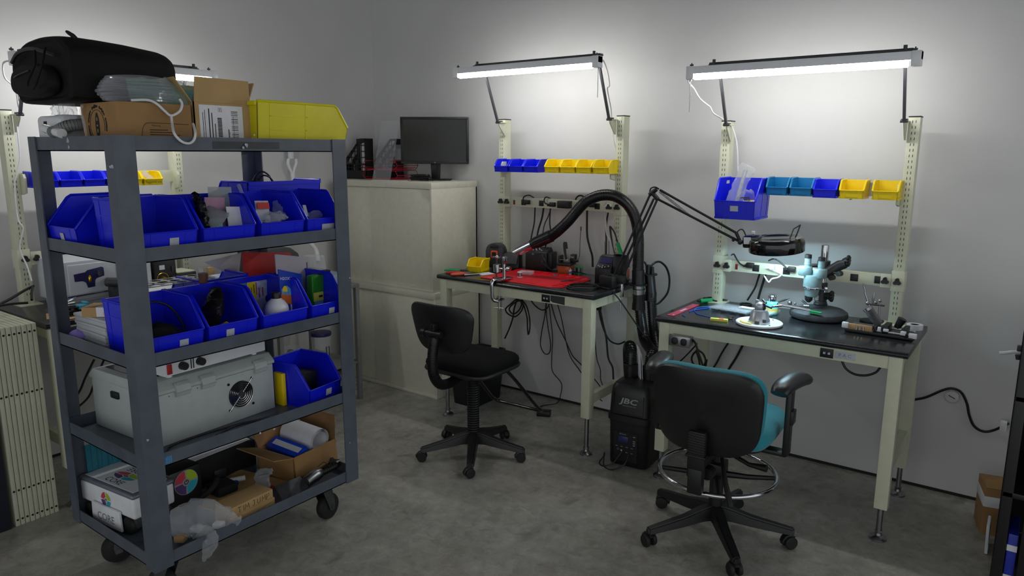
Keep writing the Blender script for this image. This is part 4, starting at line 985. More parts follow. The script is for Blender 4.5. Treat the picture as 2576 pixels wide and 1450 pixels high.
# ================================================================== CORDS ABOUT THE RED MAT BENCH
def cord(label, pts, r=.0048, m='cord', nm='power_cable', grp=None, k=8): return one(nm, label, 'cord', B().tube(spl(pts, k), r, 8), m, grp)
cord('black cord dropping from the strip, leftmost of the hanging ones', [gy(1346, 500, -.10), gy(1346, 521, -.085), gy(1344, 560, -.08), gy(1338, 590, -.09), gy(1333, 620, -.10), gy(1331, 640, -.09)])
cord('thick black cord dropping to the dark station, second hanging one', [gy(1367, 505, -.10), gy(1367, 525, -.085), gy(1363, 550, -.08), gy(1354, 580, -.08), gy(1349, 610, -.09), gy(1347, 645, -.075)], .0062)
cord('thin black cord hanging beside the forked pair, third from the left', [gy(1386, 523, -.085), gy(1379, 545, -.08), gy(1370, 565, -.08), gy(1366, 590, -.09), gy(1372, 620, -.09), gy(1369, 645, -.08)], .0036)
cord('black cord hanging behind the fume arm sleeve, fourth from the left', [gy(1385, 505, -.10), gy(1384, 530, -.085), gy(1383, 560, -.08), gy(1385, 590, -.08), gy(1374, 615, -.085), gy(1368, 640, -.085)])
cord('thick black cord dropping behind the front soldering station', [gy(1477, 510, -.10), gy(1477, 530, -.085), gy(1477, 590, -.07), gy(1483, 620, -.07), gy(1490, 645, -.08), gy(1491, 672, -.10)], .0068)
cord('white cord curving from the white plug behind the green iron', [gy(1529, 520, -.135), gy(1522, 530, -.09), gy(1524, 560, -.08), gy(1527, 590, -.075), gy(1540, 612, -.07), gy(1558, 628, -.07)], .0052, 'white_cord')
cord('black cord running down beside the white one', [gy(1530, 533, -.085), gy(1525, 570, -.07), gy(1525, 610, -.07), gy(1525, 660, -.075), gy(1525, 690, -.08)], .0055)
def plug(label, px, py, m='black', y=-.200, pts=None, w_=.026):
    t = thing('plug', label, 'plug', gy(px, py, y)); b = B(tr(gy(px, py, y))).box(-w_, .014, -.012, .010, -.014, .014, .004).cyl((-w_, -.002, -.003), (-w_-.018, -.002, -.008), .009, .005, 8); obj('body', b, m, t, w=True)
    if pts: obj('lead', B().tube(spl(pts, 8), .0042, 8), 'white_cord' if m == 'white_plastic' else 'cord', t, w=True)
YS = -.205
plug('black plug beside the red switch of the strip over the red mat', 1328, 509, pts=[gy(1318, 511, YS), gy(1316, 500, YS), gy(1322, 493, YS), gy(1333, 492, YS), gy(1343, 498, -.12)])
plug('black plug with a looping lead, middle of the strip over the red mat', 1392, 515, pts=[gy(1384, 516, YS), gy(1372, 512, YS), gy(1369, 503, YS), gy(1374, 496, YS), gy(1384, 499, -.12)])
plug('black angled plug right of the arching hose on the strip', 1492, 516, pts=[gy(1484, 519, YS), gy(1495, 514, -.17), gy(1506, 505, -.17), gy(1515, 499, -.15), gy(1524, 503, -.12)])
plug('white plug at the right end of the strip over the red mat', 1531, 519, 'white_plastic', w_=.014)
one('power_adapter', 'black brick adapter plugged into the strip over the red mat', 'power adapter', B(tr(gy(1420, 515, -.213))).box(-.043, .043, -.022, .022, -.023, .023, .004), 'black')
cord('black lead looping from the strip behind the hose arch', [gy(1447, 510, -.12), gy(1449, 500, -.15), gy(1456, 493, -.15), gy(1466, 494, -.13), gy(1473, 505, -.10)], .0055)
# below the worktop
YU = -.075
cord('black cord coil hanging under the bench behind the vise screw', [gy(x, y, YU) for x, y in ((1300, 752), (1285, 765), (1272, 778), (1278, 790), (1295, 797), (1310, 785), (1316, 768), (1308, 757), (1292, 764), (1281, 778), (1290, 790), (1304, 783), (1312, 765), (1303, 753), (1294, 775), (1290, 800), (1282, 825), (1270, 852))], .0055)
cord('long black loop hanging under the bench right of the coil', [gy(x, y, YU) for x, y in ((1312, 753), (1325, 772), (1332, 800), (1333, 825), (1329, 842), (1327, 825), (1326, 800), (1318, 770), (1310, 755))], .005)
cord('black cord sagging along the underside of the worktop', [gy(x, y, YU) for x, y in ((1332, 750), (1345, 768), (1362, 780), (1376, 776), (1382, 762), (1381, 748))], .0045)
cord('slack black loop hanging to knee height under the bench', [gy(x, y, YU) for x, y in ((1374, 748), (1371, 790), (1362, 840), (1360, 870), (1370, 890), (1382, 888), (1385, 865), (1378, 820), (1374, 780), (1376, 750))], .0036)
cord('black cord slanting down behind the right front leg, upper of two', [gy(x, y, YU) for x, y in ((1385, 760), (1400, 810), (1424, 860), (1440, 895), (1462, 918), (1500, 960), (1517, 985))], .004)
cord('black cord slanting down behind the right front leg, lower of two', [gy(x, y, YU) for x, y in ((1399, 755), (1412, 800), (1425, 865), (1436, 900), (1460, 935), (1500, 995), (1515, 1010))], .0036)
cord('black cord hanging right of the bench leg into the corner behind', [gy(x, y, YU) for x, y in ((1505, 765), (1510, 800), (1521, 835), (1535, 858), (1555, 866), (1572, 860))], .0052)
cord('thick black cord dropping right of the bench leg towards the extractor', [gy(x, y, YU) for x, y in ((1507, 765), (1517, 815), (1525, 850), (1530, 900), (1541, 925), (1543, 955))], .0062)
cord('thin black cord dropping close behind the bench leg', [gy(x, y, YU) for x, y in ((1496, 830), (1498, 870), (1502, 905), (1510, 930), (1511, 955), (1516, 970))], .0034)
cord('thin grey-black lead stretched from the lamp clamp to the extractor hoses', [gy(1543, 737, -.50), gy(1560, 757, -.49), gy(1600, 815, -.45), gy(1630, 860, -.43), gy(1640, 880, -.42), gy(1645, 905, -.42)], .0042)
cord('black lead loops lying on the floor at the front of the extractor', [Vector((2.66, -.735, .10)), Vector((2.62, -.76, .03)), Vector((2.57, -.775, .005)), Vector((2.53, -.75, .005)), Vector((2.535, -.715, .03)), Vector((2.55, -.73, .06)), Vector((2.57, -.77, .006)), Vector((2.63, -.79, .005)), Vector((2.69, -.765, .04)), Vector((2.70, -.735, .09))], .0036)

# ================================================================== ON THE MICROSCOPE BENCH
Z = Z3
mat('scope_grey', (118, 140, 142), .4, var=.06, scale=60)
mat('cast_dark', (58, 62, 64), .55, var=.25, scale=30, bump=.15, bscale=200)
mat('scope_dark', (38, 40, 42), .45, var=.12)
t = thing('microscope', 'grey-green stereo microscope on a round cast base', 'microscope', (3.505, -.265, Z))
T0 = tr(3.505, -.265, Z)
b = B(T0).lathe([(.125, .001), (.137, .010), (.140, .022), (.136, .036), (.118, .048), (.080, .056), (.046, .060), (.034, .064)], n=48)
obj('base', b, 'cast_dark', t, w=True, label='dark grey cast iron base')
PX, PY = 3.505, -.240
b = B(tr(PX, PY, Z)).lathe([(.032, .058), (.034, .072), (.030, .076), (.030, .082), (.028, .086), (.026, .090), (.026, .18), (.020, .182)], n=28); obj('column_foot', b, 'scope_dark', t, w=True)
obj('column', B(tr(PX, PY, Z)).cyl((0, 0, .09), (0, 0, .372), .0185, None, 24), 'chrome', t, w=True, label='polished steel column')
hy = -.335
def hp(px, py, y=hy): return gy(px, py, y)
b = B()
b.tube([hp(2128, 664, -.26), hp(2112, 668, -.26), hp(2095, 678, -.27), hp(2075, 690, -.285)], [.022, .026, .026, .022], 16).tube([hp(2020, 668, -.27)+Vector((.02, 0, 0)), hp(2075, 668, -.26)], .010, 10)
b.cyl((PX, PY, 1.10), (PX, PY, 1.175), .031, None, 20)
obj('arm', b, 'scope_dark', t, w=True)
obj('collar', B().cyl((PX, PY, .975), (PX, PY, 1.03), .030, None, 20), 'scope_dark', t, w=True)
b = B(); q = hp(2134, 657, -.26)
for a in range(8): b.ball(q+Vector((0, .020*math.cos(a*PI/4), .020*math.sin(a*PI/4))), .010, n=8)
b.tube([q-Vector((.028, 0, 0)), q-Vector((.007, 0, 0)), q+Vector((.008, 0, 0))], [.008, .022, .020], 16); obj('knob', b, 'black', t, w=True, label='black lobed knob')
b = B(); q = hp(2092, 746, -.26)
for a in range(8): b.ball(q+Vector((0, .020*math.cos(a*PI/4), .020*math.sin(a*PI/4))), .010, n=8)
b.tube([q-Vector((.035, 0, 0)), q-Vector((.007, 0, 0)), q+Vector((.008, 0, 0))], [.009, .022, .020], 16)
obj('knob', b, 'black', t, w=True, label='black lobed knob')
for px, py in ((2112, 689), (2093, 699)):
    b = B(); q = hp(px, py, -.29); b.tube([q-Vector((.03, 0, -.002)), q], .006, 8).tube([q-Vector((.004, .012, 0)), q+Vector((.004, .012, 0))], .013, 16)
    obj('thumbscrew', b, 'dark_grey', t, w=True)
hc = hp(2044, 712)
b = B(tr(hc))      # body tapering down to the objective
b.lathe([(.040, .040), (.043, .020), (.043, -.016), (.041, -.024)], n=28)
b.lathe([(.036, -.027), (.030, -.066), (.024, -.070)], n=24)
b.box(-.01, .030, .01, .09, -.02, .03, .006)
hb = obj('body', b, 'scope_grey', t, w=True, label='grey-green enamel body')
obj('trim_ring', B(tr(hc)).lathe([(.0435, -.027), (.0445, -.024), (.0445, -.020), (.0435, -.018)], n=28).tube([(.03, .02, -.03), (.066, .03, -.034)], .004, 6).box(.05, .066, .03, .045, -.05, -.02, .002), 'chrome', hb, w=True)
b = B(tr(hc)).lathe([(.020, -.068), (.018, -.088), (.008, -.100)], (-.012, 0, 0), 16); obj('objective', b, 'black', hb, w=True)
obj('lamp_lens', B(tr(hc)).lathe([(.010, -.062), (.011, -.085), (.008, -.088)], (.022, .01, 0), 14), 'label_grey', hb, w=True)
for px, py, ex, ey in ((2026, 681, 2034, 640), (2063, 688, 2068, 647)):
    q = hp(px, py); e = hp(ex, ey)
    b = B(tr(q)).lathe([(.030, -.024), (.033, -.020), (.033, .018), (.030, .022), (.018, .023)], n=28); h_ = obj('prism_housing', b, 'scope_grey', t, w=True)
    b = B().tube([Vector((e.x, e.y, q.z+.02)), Vector((e.x, e.y, e.z-.018))], .0155, 20).ring((e.x, e.y, q.z+.036), .0158, .0016, n=20, m=6); obj('eyepiece_tube', b, 'scope_grey', h_, w=True)
    b = B(tr(e.x, e.y, e.z)).lathe([(.0165, -.020), (.0165, -.002), (.012, .0), (.010, -.003)], n=20); obj('eyepiece', b, 'black', h_, w=True, label='black eyepiece')
# silver dome vise on a white plate
t = thing('board_holder', 'silver dome-shaped board holder on a round white plate', 'board holder', (3.308, -.590, Z))
T0 = tr(3.308, -.590, Z); mat('silver_paint', (176, 178, 184), .28, .6, var=.04)
b = B(T0).lathe([(.104, .001), (.110, .006), (.110, .013), (.106, .016), (.100, .0155), (.096, .012), (.055, .011)], n=48); pl = obj('plate', b, 'white_plastic', t, w=True)
mat('pale_yellow', (240, 218, 120), .5, var=.05)
obj('adhesive_strip', B(T0).tube(spl([(-.075, -.045, .0145), (-.05, -.072, .0145), (-.015, -.082, .0145)], 5), .0075, 8), 'pale_yellow', pl, w=True, label='pale yellow strip')
for a in (225, 320, 60): obj('screw', B(T0).cyl((.088*math.cos(R(a)), .088*math.sin(R(a)), .012), (.088*math.cos(R(a)), .088*math.sin(R(a)), .018), .004, None, 8), 'steel', pl, w=True)
b = B(T0).lathe([(.052, .011), (.052, .020), (.046, .034), (.041, .062), (.033, .074), (.022, .077)], n=36); dm = obj('dome', b, 'silver_paint', t, w=True)
obj('clip', B(T0).box(-.006, .016, -.056, -.046, .012, .026, .002).box(.030, .044, -.044, -.032, .02, .036, .002), 'dark_grey', dm, w=True)
b = B(T0).ball((-.004, 0, .090), .024, n=24).cyl((-.018, 0, .10), (-.014, 0, .122), .008, None, 10).box(-.024, -.006, -.006, .006, .108, .120, .002); obj('ball_head', b, 'silver_paint', t, w=True)
b = B(T0).box(.012, .026, -.008, .008, .078, .11, .002).cyl((.015, .0, .102), (.06, -.02, .094), .0055, None, 8).cyl((.02, .02, .106), (.0, .035, .118), .007, None, 8); obj('joint', b, 'black', t, w=True)
j0 = gy(1966, 770, -.52); j1 = gy(2037, 782, -.40)
b = B().tube([T0 @ Vector((.055, -.01, .096)), j0], .004, 8)
for o in (0, .013): b.tube([j0+Vector((-.02, 0, .004+o*.3)), j1+Vector((-.004, o, o*.2))], .0042, 8)
b.tube([j0+Vector((-.035, -.02, -.004)), j0+Vector((.0, .0, .002))], .004, 8); obj('jaw_arm', b, 'chrome', t, w=True, label='bright jaw rails')
b = B(); j2 = gy(2066, 788, -.40); b.tube([j1, j2], .0035, 6); b.box(min(j1.x, j2.x), max(j1.x, j2.x), j1.y-.002, j1.y+.012, j1.z-.012, j1.z-.002)
one('circuit_board', 'small green circuit board gripped in the jaws over the microscope base', 'circuit board', b, 'green')
t = thing('helping_hand_bar', 'thin bar with two alligator clips behind the silver holder', 'helping hand', gy(2000, 770, -.33))
def clip(b, p, q):
    p, q = Vector(p), Vector(q); d = q-p; b.tube([p, p+d*.35, p+d*.55, q], [.004, .0055, .006, .0015], 8).tube([p+Vector((0, .006, 0)), p+d*.35+Vector((0, .008, 0)), q], [.003, .004, .001], 6)
b = B().tube([gy(1975, 768, -.33), gy(2034, 770, -.33)], .0035, 8).ball(gy(1987, 763, -.33), .012).ball(gy(2000, 764, -.33), .006).tube([gy(2022, 770, -.33), gy(2036, 771, -.33)], .0075, 10); obj('bar', b, 'steel', t, w=True)
b = B(); clip(b, gy(1958, 760, -.33), gy(1987, 750, -.33)); clip(b, gy(2030, 767, -.33), gy(2014, 753, -.33)); obj('alligator_clip', b, 'steel', t, w=True)
# solvent bottle
p = gz(1940, 790, Z); t = thing('pump_bottle', 'teal pump bottle with a metal cap behind the silver holder', 'bottle', p)
mat('teal_bottle', (110, 205, 205), .3, var=.05)
obj('bottle', B().lathe([(.030, 0), (.034, .004), (.034, .055), (.028, .064), (.020, .068)], n=28), 'teal_bottle', t)
obj('label_patch', B().lathe([(.0343, .014), (.0343, .034)], n=28), 'pale_yellow', t, label='pale yellow label')
obj('cap', B().lathe([(.019, .066), (.021, .07), (.0205, .096), (.017, .100)], n=28), 'chrome', t)
# clear chip trays
def chip_tray(label, loc, rz, n, sheet):
    t = thing('chip_tray', label, 'parts tray', loc, rz, 'clear trays of chips')
    w_ = .052*n/2; obj('base', B().box(-w_, w_, -.068, .068, 0, .012, .003), 'clear_plastic', t); obj('lid', B().box(-w_-.002, w_+.002, -.07, .07, .0125, .020, .002), 'clear_plastic', t)
    for i in range(n):
        for y in (-.034, .034):
            x = -w_+.026+.052*i; b = B().box(x-.018, x+.014, y-.028, y+.028, .003, .009, .001); b.mi = 1
            for k in range(10): b.box(x+.014, x+.020, y-.026+.0055*k, y-.0235+.0055*k, .003, .006)
            obj('chip', b, ['dark_grey', 'chrome'], t)
    if sheet: obj('insert', B().box(w_-.085, w_-.005, .02, .062, .0206, .0212), 'paper', t, label='white paper slip')
chip_tray('clear tray of square chips with a paper slip on it, behind the white plate', (3.10, -.365, Z), -8, 4, True)
chip_tray('narrow clear tray of chips between the silver holder and the microscope', (3.285, -.345, Z), -8, 1, False)
# small things, left half
mat('ruler_red', (190, 66, 92), .4, var=.05)
t = thing('ruler', 'flat red-pink ruler lying at the left edge of the bench', 'ruler', (2.878, -.50, Z), 90)
obj('blade', B().box(-.172, .172, -.019, .019, 0, .002, .0005), 'ruler_red', t)
b = B()
for i in range(33): b.box(-.165+.0103*i, -.1645+.0103*i, .011 if i % 5 else .006, .018, .002, .0023)
b.box(-.05, .03, -.008, .004, .002, .0022).box(-.155, -.14, -.01, -.004, .002, .0022); obj('scale', b, 'label_grey', t)
t = thing('hand_punch', 'green-handled small tool lying by the left upright', 'hand tool', (2.905, -.235, Z), 60)
obj('handle', B().cyl((-.05, 0, .012), (.03, 0, .012), .012, .011, 14), 'green', t); obj('shaft', B().cyl((-.065, 0, .012), (-.05, 0, .012), .006, None, 10).cyl((.03, 0, .012), (.055, 0, .012), .004, None, 8), 'black', t)
b = B(tr(2.93, -.165, Z)); rnd.seed(4)
b.tube([(-.055, -.01, .012), (-.02, .01, .014), (.03, .0, .012), (.06, .015, .008)], .006, 8).box(-.045, -.03, -.01, .005, 0, .02, .002).box(.0, .016, -.006, .01, .01, .028, .002).ball((-.05, -.045, .012), .012).tube([(-.04, -.045, .01), (-.01, -.035, .008), (.02, -.04, .008)], .004, 6)
one('probe_set', 'small heap of black clip probes at the back left of the bench', 'probes', b, 'black')
one('white_connector', 'little white connector among the black probes', 'connector', B(tr(2.925, -.175, Z+.028)).box(-.008, .008, -.006, .006, 0, .010, .002), 'white_plastic')
mat('wire_blue', (36, 92, 196), .4, var=.05)
def wire(label, pts, m='wire_blue', r=.0022): one('hookup_wire', label, 'wire', B().tube(spl([gz(x, y, Z+.0025) for x, y in pts], 7), r, 6), m, 'blue wires on the bench')
wire('long curled blue wire on the bench left of the chip tray', [(1796, 800), (1770, 794), (1753, 789), (1747, 780), (1757, 774), (1788, 771)])
wire('straighter blue wire crossing towards the chip tray', [(1733, 784), (1748, 780), (1775, 776), (1805, 772), (1830, 771), (1850, 775)])
wire('stub of blue wire near the red ruler', [(1716, 792), (1723, 796)])
mat('note_yellow', (222, 222, 92), .7, var=.04); mat('note_pink', (236, 92, 110), .7, var=.04)
t = thing('sticky_notes', 'narrow pad of yellow notes with a pink one, at the front edge', 'note pad', (3.123, -.635, Z), 12)
obj('pad', B().box(-.042, .042, -.012, .012, 0, .012, .001), 'note_yellow', t); obj('pink_note', B().box(.0, .022, -.0122, .0122, .0121, .0126), 'note_pink', t)
one('metal_fitting', 'tiny metal fitting beside the yellow note pad', 'fitting', B(tr(3.155, -.565, Z)).box(-.010, .010, -.008, .008, 0, .010, .002).cyl((-.012, 0, .012), (.016, .006, .014), .005, None, 8), 'steel')
one('rubber_ring', 'black rubber ring lying flat behind the chip tray', 'ring', B().ring((3.10, -.165, Z+.004), .03, .004, n=24), 'rubber')
# helping-hand rig with solder iron coil, right end
t = thing('soldering_stand', 'dark helping-hand stand with a spring iron holder, right end of the bench', 'soldering stand', (3.83, -.42, Z), -2)
T0 = TM[t.name]
b = B(T0).box(-.15, .135, -.075, .055, .003, .012, .002).box(-.15, .135, -.08, -.074, .003, .016, .001)
for x in (-.14, .125):
    for y in (-.06, .045): b.cyl((x, y, 0), (x, y, .004), .008, None, 10)
obj('tray', b, 'black', t, w=True)
b = B(T0).box(-.135, .13, .02, .026, .012, .030, .001).box(-.02, .13, -.058, -.050, .012, .026, .001).box(.0, .12, -.045, .015, .012, .020, .001); obj('rail', b, 'steel', t, w=True)
mat('kraft', (188, 150, 108), .7, var=.08)
b = B(T0).box(-.138, -.035, -.068, -.062, .012, .042, .001); bk = obj('backing_strip', b, 'kraft', t, w=True, label='tan fibre strip')
b = B(T0)
for x in (-.10, -.085, -.07): b.cyl((x, -.0745, .018), (x, -.0745, .034), .004, None, 10)
obj('pin', b, 'chrome', bk, w=True)
b = B(T0).box(.005, .03, -.065, .03, .012, .052, .003).box(.085, .105, -.07, .03, .012, .048, .003).box(-.03, -.018, -.06, .03, .012, .04, .002).cyl((.05, .03, .03), (.07, .03, .075), .014, .02, 12).cyl((.108, -.078, .012), (.108, -.078, .030), .006, .008, 10); obj('clamp_block', b, 'black', t, w=True)
for q in ((-.165, -.138, -.075, -.055, .018, .044), (-.012, .002, -.072, -.057, .022, .042), (.012, .034, -.074, -.060, .026, .038), (.085, .107, -.085, -.068, .022, .040), (.118, .150, -.080, -.060, .012, .034)): obj('glint_tab', B(T0).box(*q, .002), 'white_plastic', t, w=True, label='white tab standing in for a bright reflection')  # white blocks stand in for bright reflections on the stand
c0, c1_ = gy(2212, 818, -.42), gy(2182, 775, -.42)
b = B(); spring(b, c0, c1_, .020, 22, .0024); d = (c1_-c0).normalized(); b.tube([c1_-d*.012, c1_], [.022, .022], 16, cap=False); obj('iron_coil', b, 'steel', t, w=True, label='steel spring holder')
r0_, r1_ = gy(2209, 812, -.36), gy(2214, 757, -.36)
b = B().tube([r0_, r1_], .0048, 8).tube([gy(2185, 765, -.36), gy(2226, 769, -.36)], .0055, 8).tube([gy(2187, 770, -.36), gy(2175, 735, -.36)], .0055, 8).ball(gy(2183, 763, -.36), .010).ball(gy(2203, 761, -.36), .008).ball(r1_, .008)
clip(b, gy(2178, 738, -.36), gy(2171, 713, -.36)); clip(b, gy(2194, 763, -.36), gy(2200, 737, -.36)); obj('clip_arm', b, 'steel', t, w=True)
p = gz(2286, 830, Z); t = thing('tape_roll', 'roll of translucent white tape behind the soldering stand', 'tape roll', (p.x+.02, p.y+.03, Z))
obj('roll', B().lathe([(.020, 0), (.036, 0), (.036, .024), (.020, .024), (.020, 0)], n=28), 'white_plastic', t); obj('core', B().lathe([(.016, .002), (.020, .002), (.020, .022), (.016, .022), (.016, .002)], n=24), 'black', t)
p = gz(2196, 806, Z); one('solder_disc', 'dark round disc lying behind the spring holder', 'disc', B(tr(p.x, p.y-.03, Z)).lathe([(.055, 0), (.055, .006), (.045, .008)], n=32), 'black')
# big bin contents
b = B(tr(3.06, -.265, 1.40)); rnd.seed(8)
def bag(b, pts, wid, thick, seed, nu=14, nv=14, crump=.006):
    # crumpled film sleeve following a spine of points
    rnd.seed(seed); P_ = spl(pts, 6); n = len(P_); k = 14; rows = []
    for i in range(n):
        u = i/(n-1); d = (P_[min(i+1, n-1)]-P_[max(i-1, 0)]).normalized(); sx = d.cross(Vector((.35, -.93, .1))).normalized(); sy = d.cross(sx)
        ww = wid[0]+(wid[1]-wid[0])*u if len(wid) == 2 else (wid[0]*(1-2*u)+wid[1]*2*u if u < .5 else wid[1]*(2-2*u)+wid[2]*(2*u-1))
        tt = thick*(1-.75*abs(2*u-1)**2)
        rows.append([P_[i]+sx*(ww/2*math.cos(2*PI*j/k)+rnd.uniform(-crump, crump))+sy*(tt/2*math.sin(2*PI*j/k)+rnd.uniform(-crump, crump)) for j in range(k)])
    vs = [p for r_ in rows for p in r_]
    b.add(vs, [(i*k+j, i*k+(j+1) % k, (i+1)*k+(j+1) % k, (i+1)*k+j) for i in range(n-1) for j in range(k)]+[tuple(range(k))[::-1], tuple(range((n-1)*k, n*k))])
def bagobj(label, pts, wid, thick, seed, m='clear_film', crump=.006, nm='plastic_bag', cat='plastic bag', grp=None):
    b = B(); bag(b, pts, wid, thick, seed, crump=crump); return one(nm, label, cat, b, m, grp, ang=75)
bagobj('tall clear plastic sleeve sticking out of the large blue rail bin', [gy(1845, 512, -.34), gy(1858, 475, -.31), gy(1872, 440, -.29), gy(1884, 415, -.28)], (.085, .07, .085), .03, 3, 'milky_film', .004)
one('grey_tube', 'pale grey rod inside the clear sleeve of the large blue rail bin', 'tube', B().tube([gy(1850, 515, -.33), gy(1876, 428, -.29)], .010, 12), 'label_grey')
one('yellow_pouch', 'yellow pouch lying in the large blue rail bin', 'pouch', B(tr(3.15, -.30, 1.378)).box(-.045, .03, -.05, .03, 0, .09, .012), 'bin_yellow')
bagobj('crumpled clear bag of leads in the large blue rail bin', [gy(1862, 512, -.33), gy(1880, 495, -.31), gy(1898, 490, -.30)], (.05, .08, .04), .05, 6, 'clear_film', .006)
b = B()
for i in range(4): b.tube(spl([gy(1876+3*i, 516, -.35), gy(1874+4*i, 503, -.34), gy(1868+5*i, 497, -.33), gy(1861+4*i, 499, -.33)], 6), .0022, 6)
one('wire_leads', 'dark brown wire leads poking out of the large blue rail bin', 'wires', b, 'ink')
one('paper_strip', 'pale strip lying in the yellow bin next to the blue one', 'paper', B(tr(3.625, -.245, 1.504) @ rotm('Z', 35) @ rotm('Y', -35)).box(-.03, .05, -.009, .009, 0, .002), 'label_grey')
one('coin_parts', 'few small white parts in the rightmost yellow rail bin', 'parts', B(tr(3.74, -.25, 1.4985)).box(-.02, .02, -.012, .012, 0, .006, .002).box(.0, .035, -.03, -.01, 0, .012, .002), 'white_plastic')
# plugs and cords
Ys = -.216
def lw(pts, y=Ys): return [gy(px, py, y if len(q) == 0 else q[0]) for px, py, *q in pts]
plug('black plug with an arching lead beside the red switch, microscope bench strip', 1890, 668, y=Ys, pts=lw([(1878, 672), (1862, 664), (1852, 650), (1846, 640), (1840, 642, -.12)]))
plug('white plug with a folded lead on the microscope bench strip', 1942, 672, 'white_plastic', y=Ys, w_=.012, pts=lw([(1937, 678), (1952, 683), (1965, 690), (1958, 698), (1942, 702), (1934, 710), (1926, 700), (1917, 684, -.12)]))
plug('black plug with an arching lead left of the microscope', 1995, 678, y=Ys, pts=lw([(1984, 680), (1972, 668), (1956, 655), (1944, 652), (1934, 656, -.12)]))
cord('black cord dropping behind the bench, left of a thicker one', [gy(1913, 682, -.10), gy(1906, 705, -.09), gy(1898, 727, -.09), gy(1880, 756, -.095)], .0052)
cord('thick black cord dropping behind the bench left of the bottle', [gy(1927, 684, -.10), gy(1920, 710, -.09), gy(1912, 735, -.09), gy(1905, 762, -.095)], .0068)
cord('black cord slanting under the microscope bench, thinner of two', [gy(x, y, -.0055) for x, y in ((1834, 860), (1815, 890), (1802, 915), (1786, 938))], .005)
cord('thick black cord slanting under the microscope bench', [gy(x, y, -.0070) for x, y in ((1872, 862), (1852, 900), (1836, 925), (1820, 952))], .0066)
cord('short black loop hanging under the right end of the bench', [gy(x, y, -.705) for x, y in ((2118, 908), (2128, 928), (2150, 942), (2178, 945), (2202, 938), (2214, 926))], .0052)
t = thing('outlet_box', 'grey metal double outlet box on the left front leg of the microscope bench', 'outlet box', (2.905, -.76, .70))
q0, q1 = gy(1686, 842, -.76), gy(1735, 876, -.76)
obj('box', B().box(q0.x, q1.x, -.765, -.716, q1.z+.004, q0.z-.002, .003), 'steel', t, w=True)
zc = (q0.z+q1.z)/2; xm = (q0.x+q1.x)/2; pl = obj('plate', B().box(q0.x-.003, q1.x+.003, -.769, -.7655, q1.z, q0.z, .002), 'steel', t, w=True)
for s in (-1, 1):
    b = B(tr(xm+s*.024, -.7695, zc)).prism(rrect(.032, .036, .012, 3), 'y', -.004, .002, .001); r_ = obj('receptacle', b, 'black', pl, w=True)
    b = B(tr(xm+s*.024, -.7695, zc))
    for x in (-.006, .006): b.box(x-.0012, x+.0012, -.0046, -.003, -.002, .008)
    obj('slot', b, 'dark_grey', r_, w=True)
b = B().tube(spl([gy(1735, 850, -.745), gy(1748, 862, -.70), gy(1756, 885, -.55), gy(1763, 905, -.40), gy(1770, 930, -.30), gy(1774, 960, -.20)], 8), .0055, 8); obj('feed_cord', b, 'cord', t, w=True)
cord('bundled black cords hanging behind the outlet box', [gy(x, y, -.30) for x, y in ((1758, 880), (1745, 890), (1740, 905), (1748, 920), (1765, 925), (1775, 910), (1768, 890), (1752, 882), (1758, 905), (1763, 935), (1765, 965), (1772, 940), (1778, 905))], .0055)
cord('thin black cord running down left from behind the outlet box', [gy(x, y, -.10) for x, y in ((1760, 858), (1745, 875), (1728, 893), (1710, 910), (1694, 918))], .0042)
# wall at the right
cord('black cord wandering along the wall right of the microscope bench', [gy(2296, 1007, -.006), gy(2330, 1000, -.0065), gy(2370, 983, -.0065), gy(2395, 978, -.010), gy(2418, 988, -.0065), gy(2432, 1015, -.0065), gy(2438, 1045, -.0065), gy(2450, 1072, -.0065), gy(2473, 1086, -.0065), gy(2500, 1083, -.0065), gy(2537, 1066, -.04)], .0062)
q = gy(2395, 998, 0); t = thing('wall_plug_cover', 'round white plastic cap with a slot on the wall, right of the bench', 'wall cap', (q.x, -.012, q.z-.035))
mat('cap_grey', (200, 200, 196), .5, var=.03); obj('disc', B(tr(q.x, 0, q.z) @ rotm('X', 90)).lathe([(.034, .0), (.034, .004), (.028, .010), (.005, .0115)], n=32), 'cap_grey', t, w=True); obj('slot', B(tr(q.x, -.0118, q.z) @ rotm('Y', 25)).box(-.016, .016, -.001, .001, -.002, .002), 'dark_grey', t, w=True)
# black rack at the right edge
mat('pouch_blue_rack', (34, 52, 170), .4, var=.15, scale=60)
t = thing('equipment_rack', 'black rack at the right edge of the photo', 'rack', (4.62, -.66, 0))
for x in (4.362, 4.86):
    for y in (-.90, -.42): obj('post', B().box(x, x+.035, y, y+.035, 0, 1.10, .003), 'black', t, w=True)
for z in (.04, .42, .80, 1.06): obj('shelf', B().box(4.362, 4.895, -.90, -.385, z, z+.022, .003), 'black', t, w=True)
obj('side_panel', B().box(4.3585, 4.3615, -.86, -.42, .06, 1.06), 'black_matte', t, w=True)
b = B(); q = gy(2568, 886, -.72)
b.tube(spl([gy(2514, 889, -.72), gy(2530, 888, -.72), gy(2550, 886, -.72), gy(2568, 887, -.72), gy(2574, 889, -.72)], 5), .007, 10); obj('handle', b, 'white_plastic', t, w=True, label='white lever handle')
b = B().cyl(gy(2562, 893, -.72), gy(2562, 905, -.72), .011, .009, 12).box(4.345, 4.365, -.735, -.705, .955, .975, .002); obj('handle_hub', b, 'dark_grey', t, w=True)
p = gy(2534, 1062, -.06); q = gy(2548, 1090, -.06)
one('inline_plug', 'pale plug at the end of the wall cord beside the rack', 'plug', B().box(4.318, 4.345, -.075, -.045, .405, .455, .004), 'white_plastic')
obj('back_panel', B().box(4.364, 4.893, -.392, -.388, .065, 1.055), 'black_matte', t, w=True)
obj('door', B().box(4.44, 4.86, -.906, -.901, .065, 1.058, .002), 'black', t, w=True)
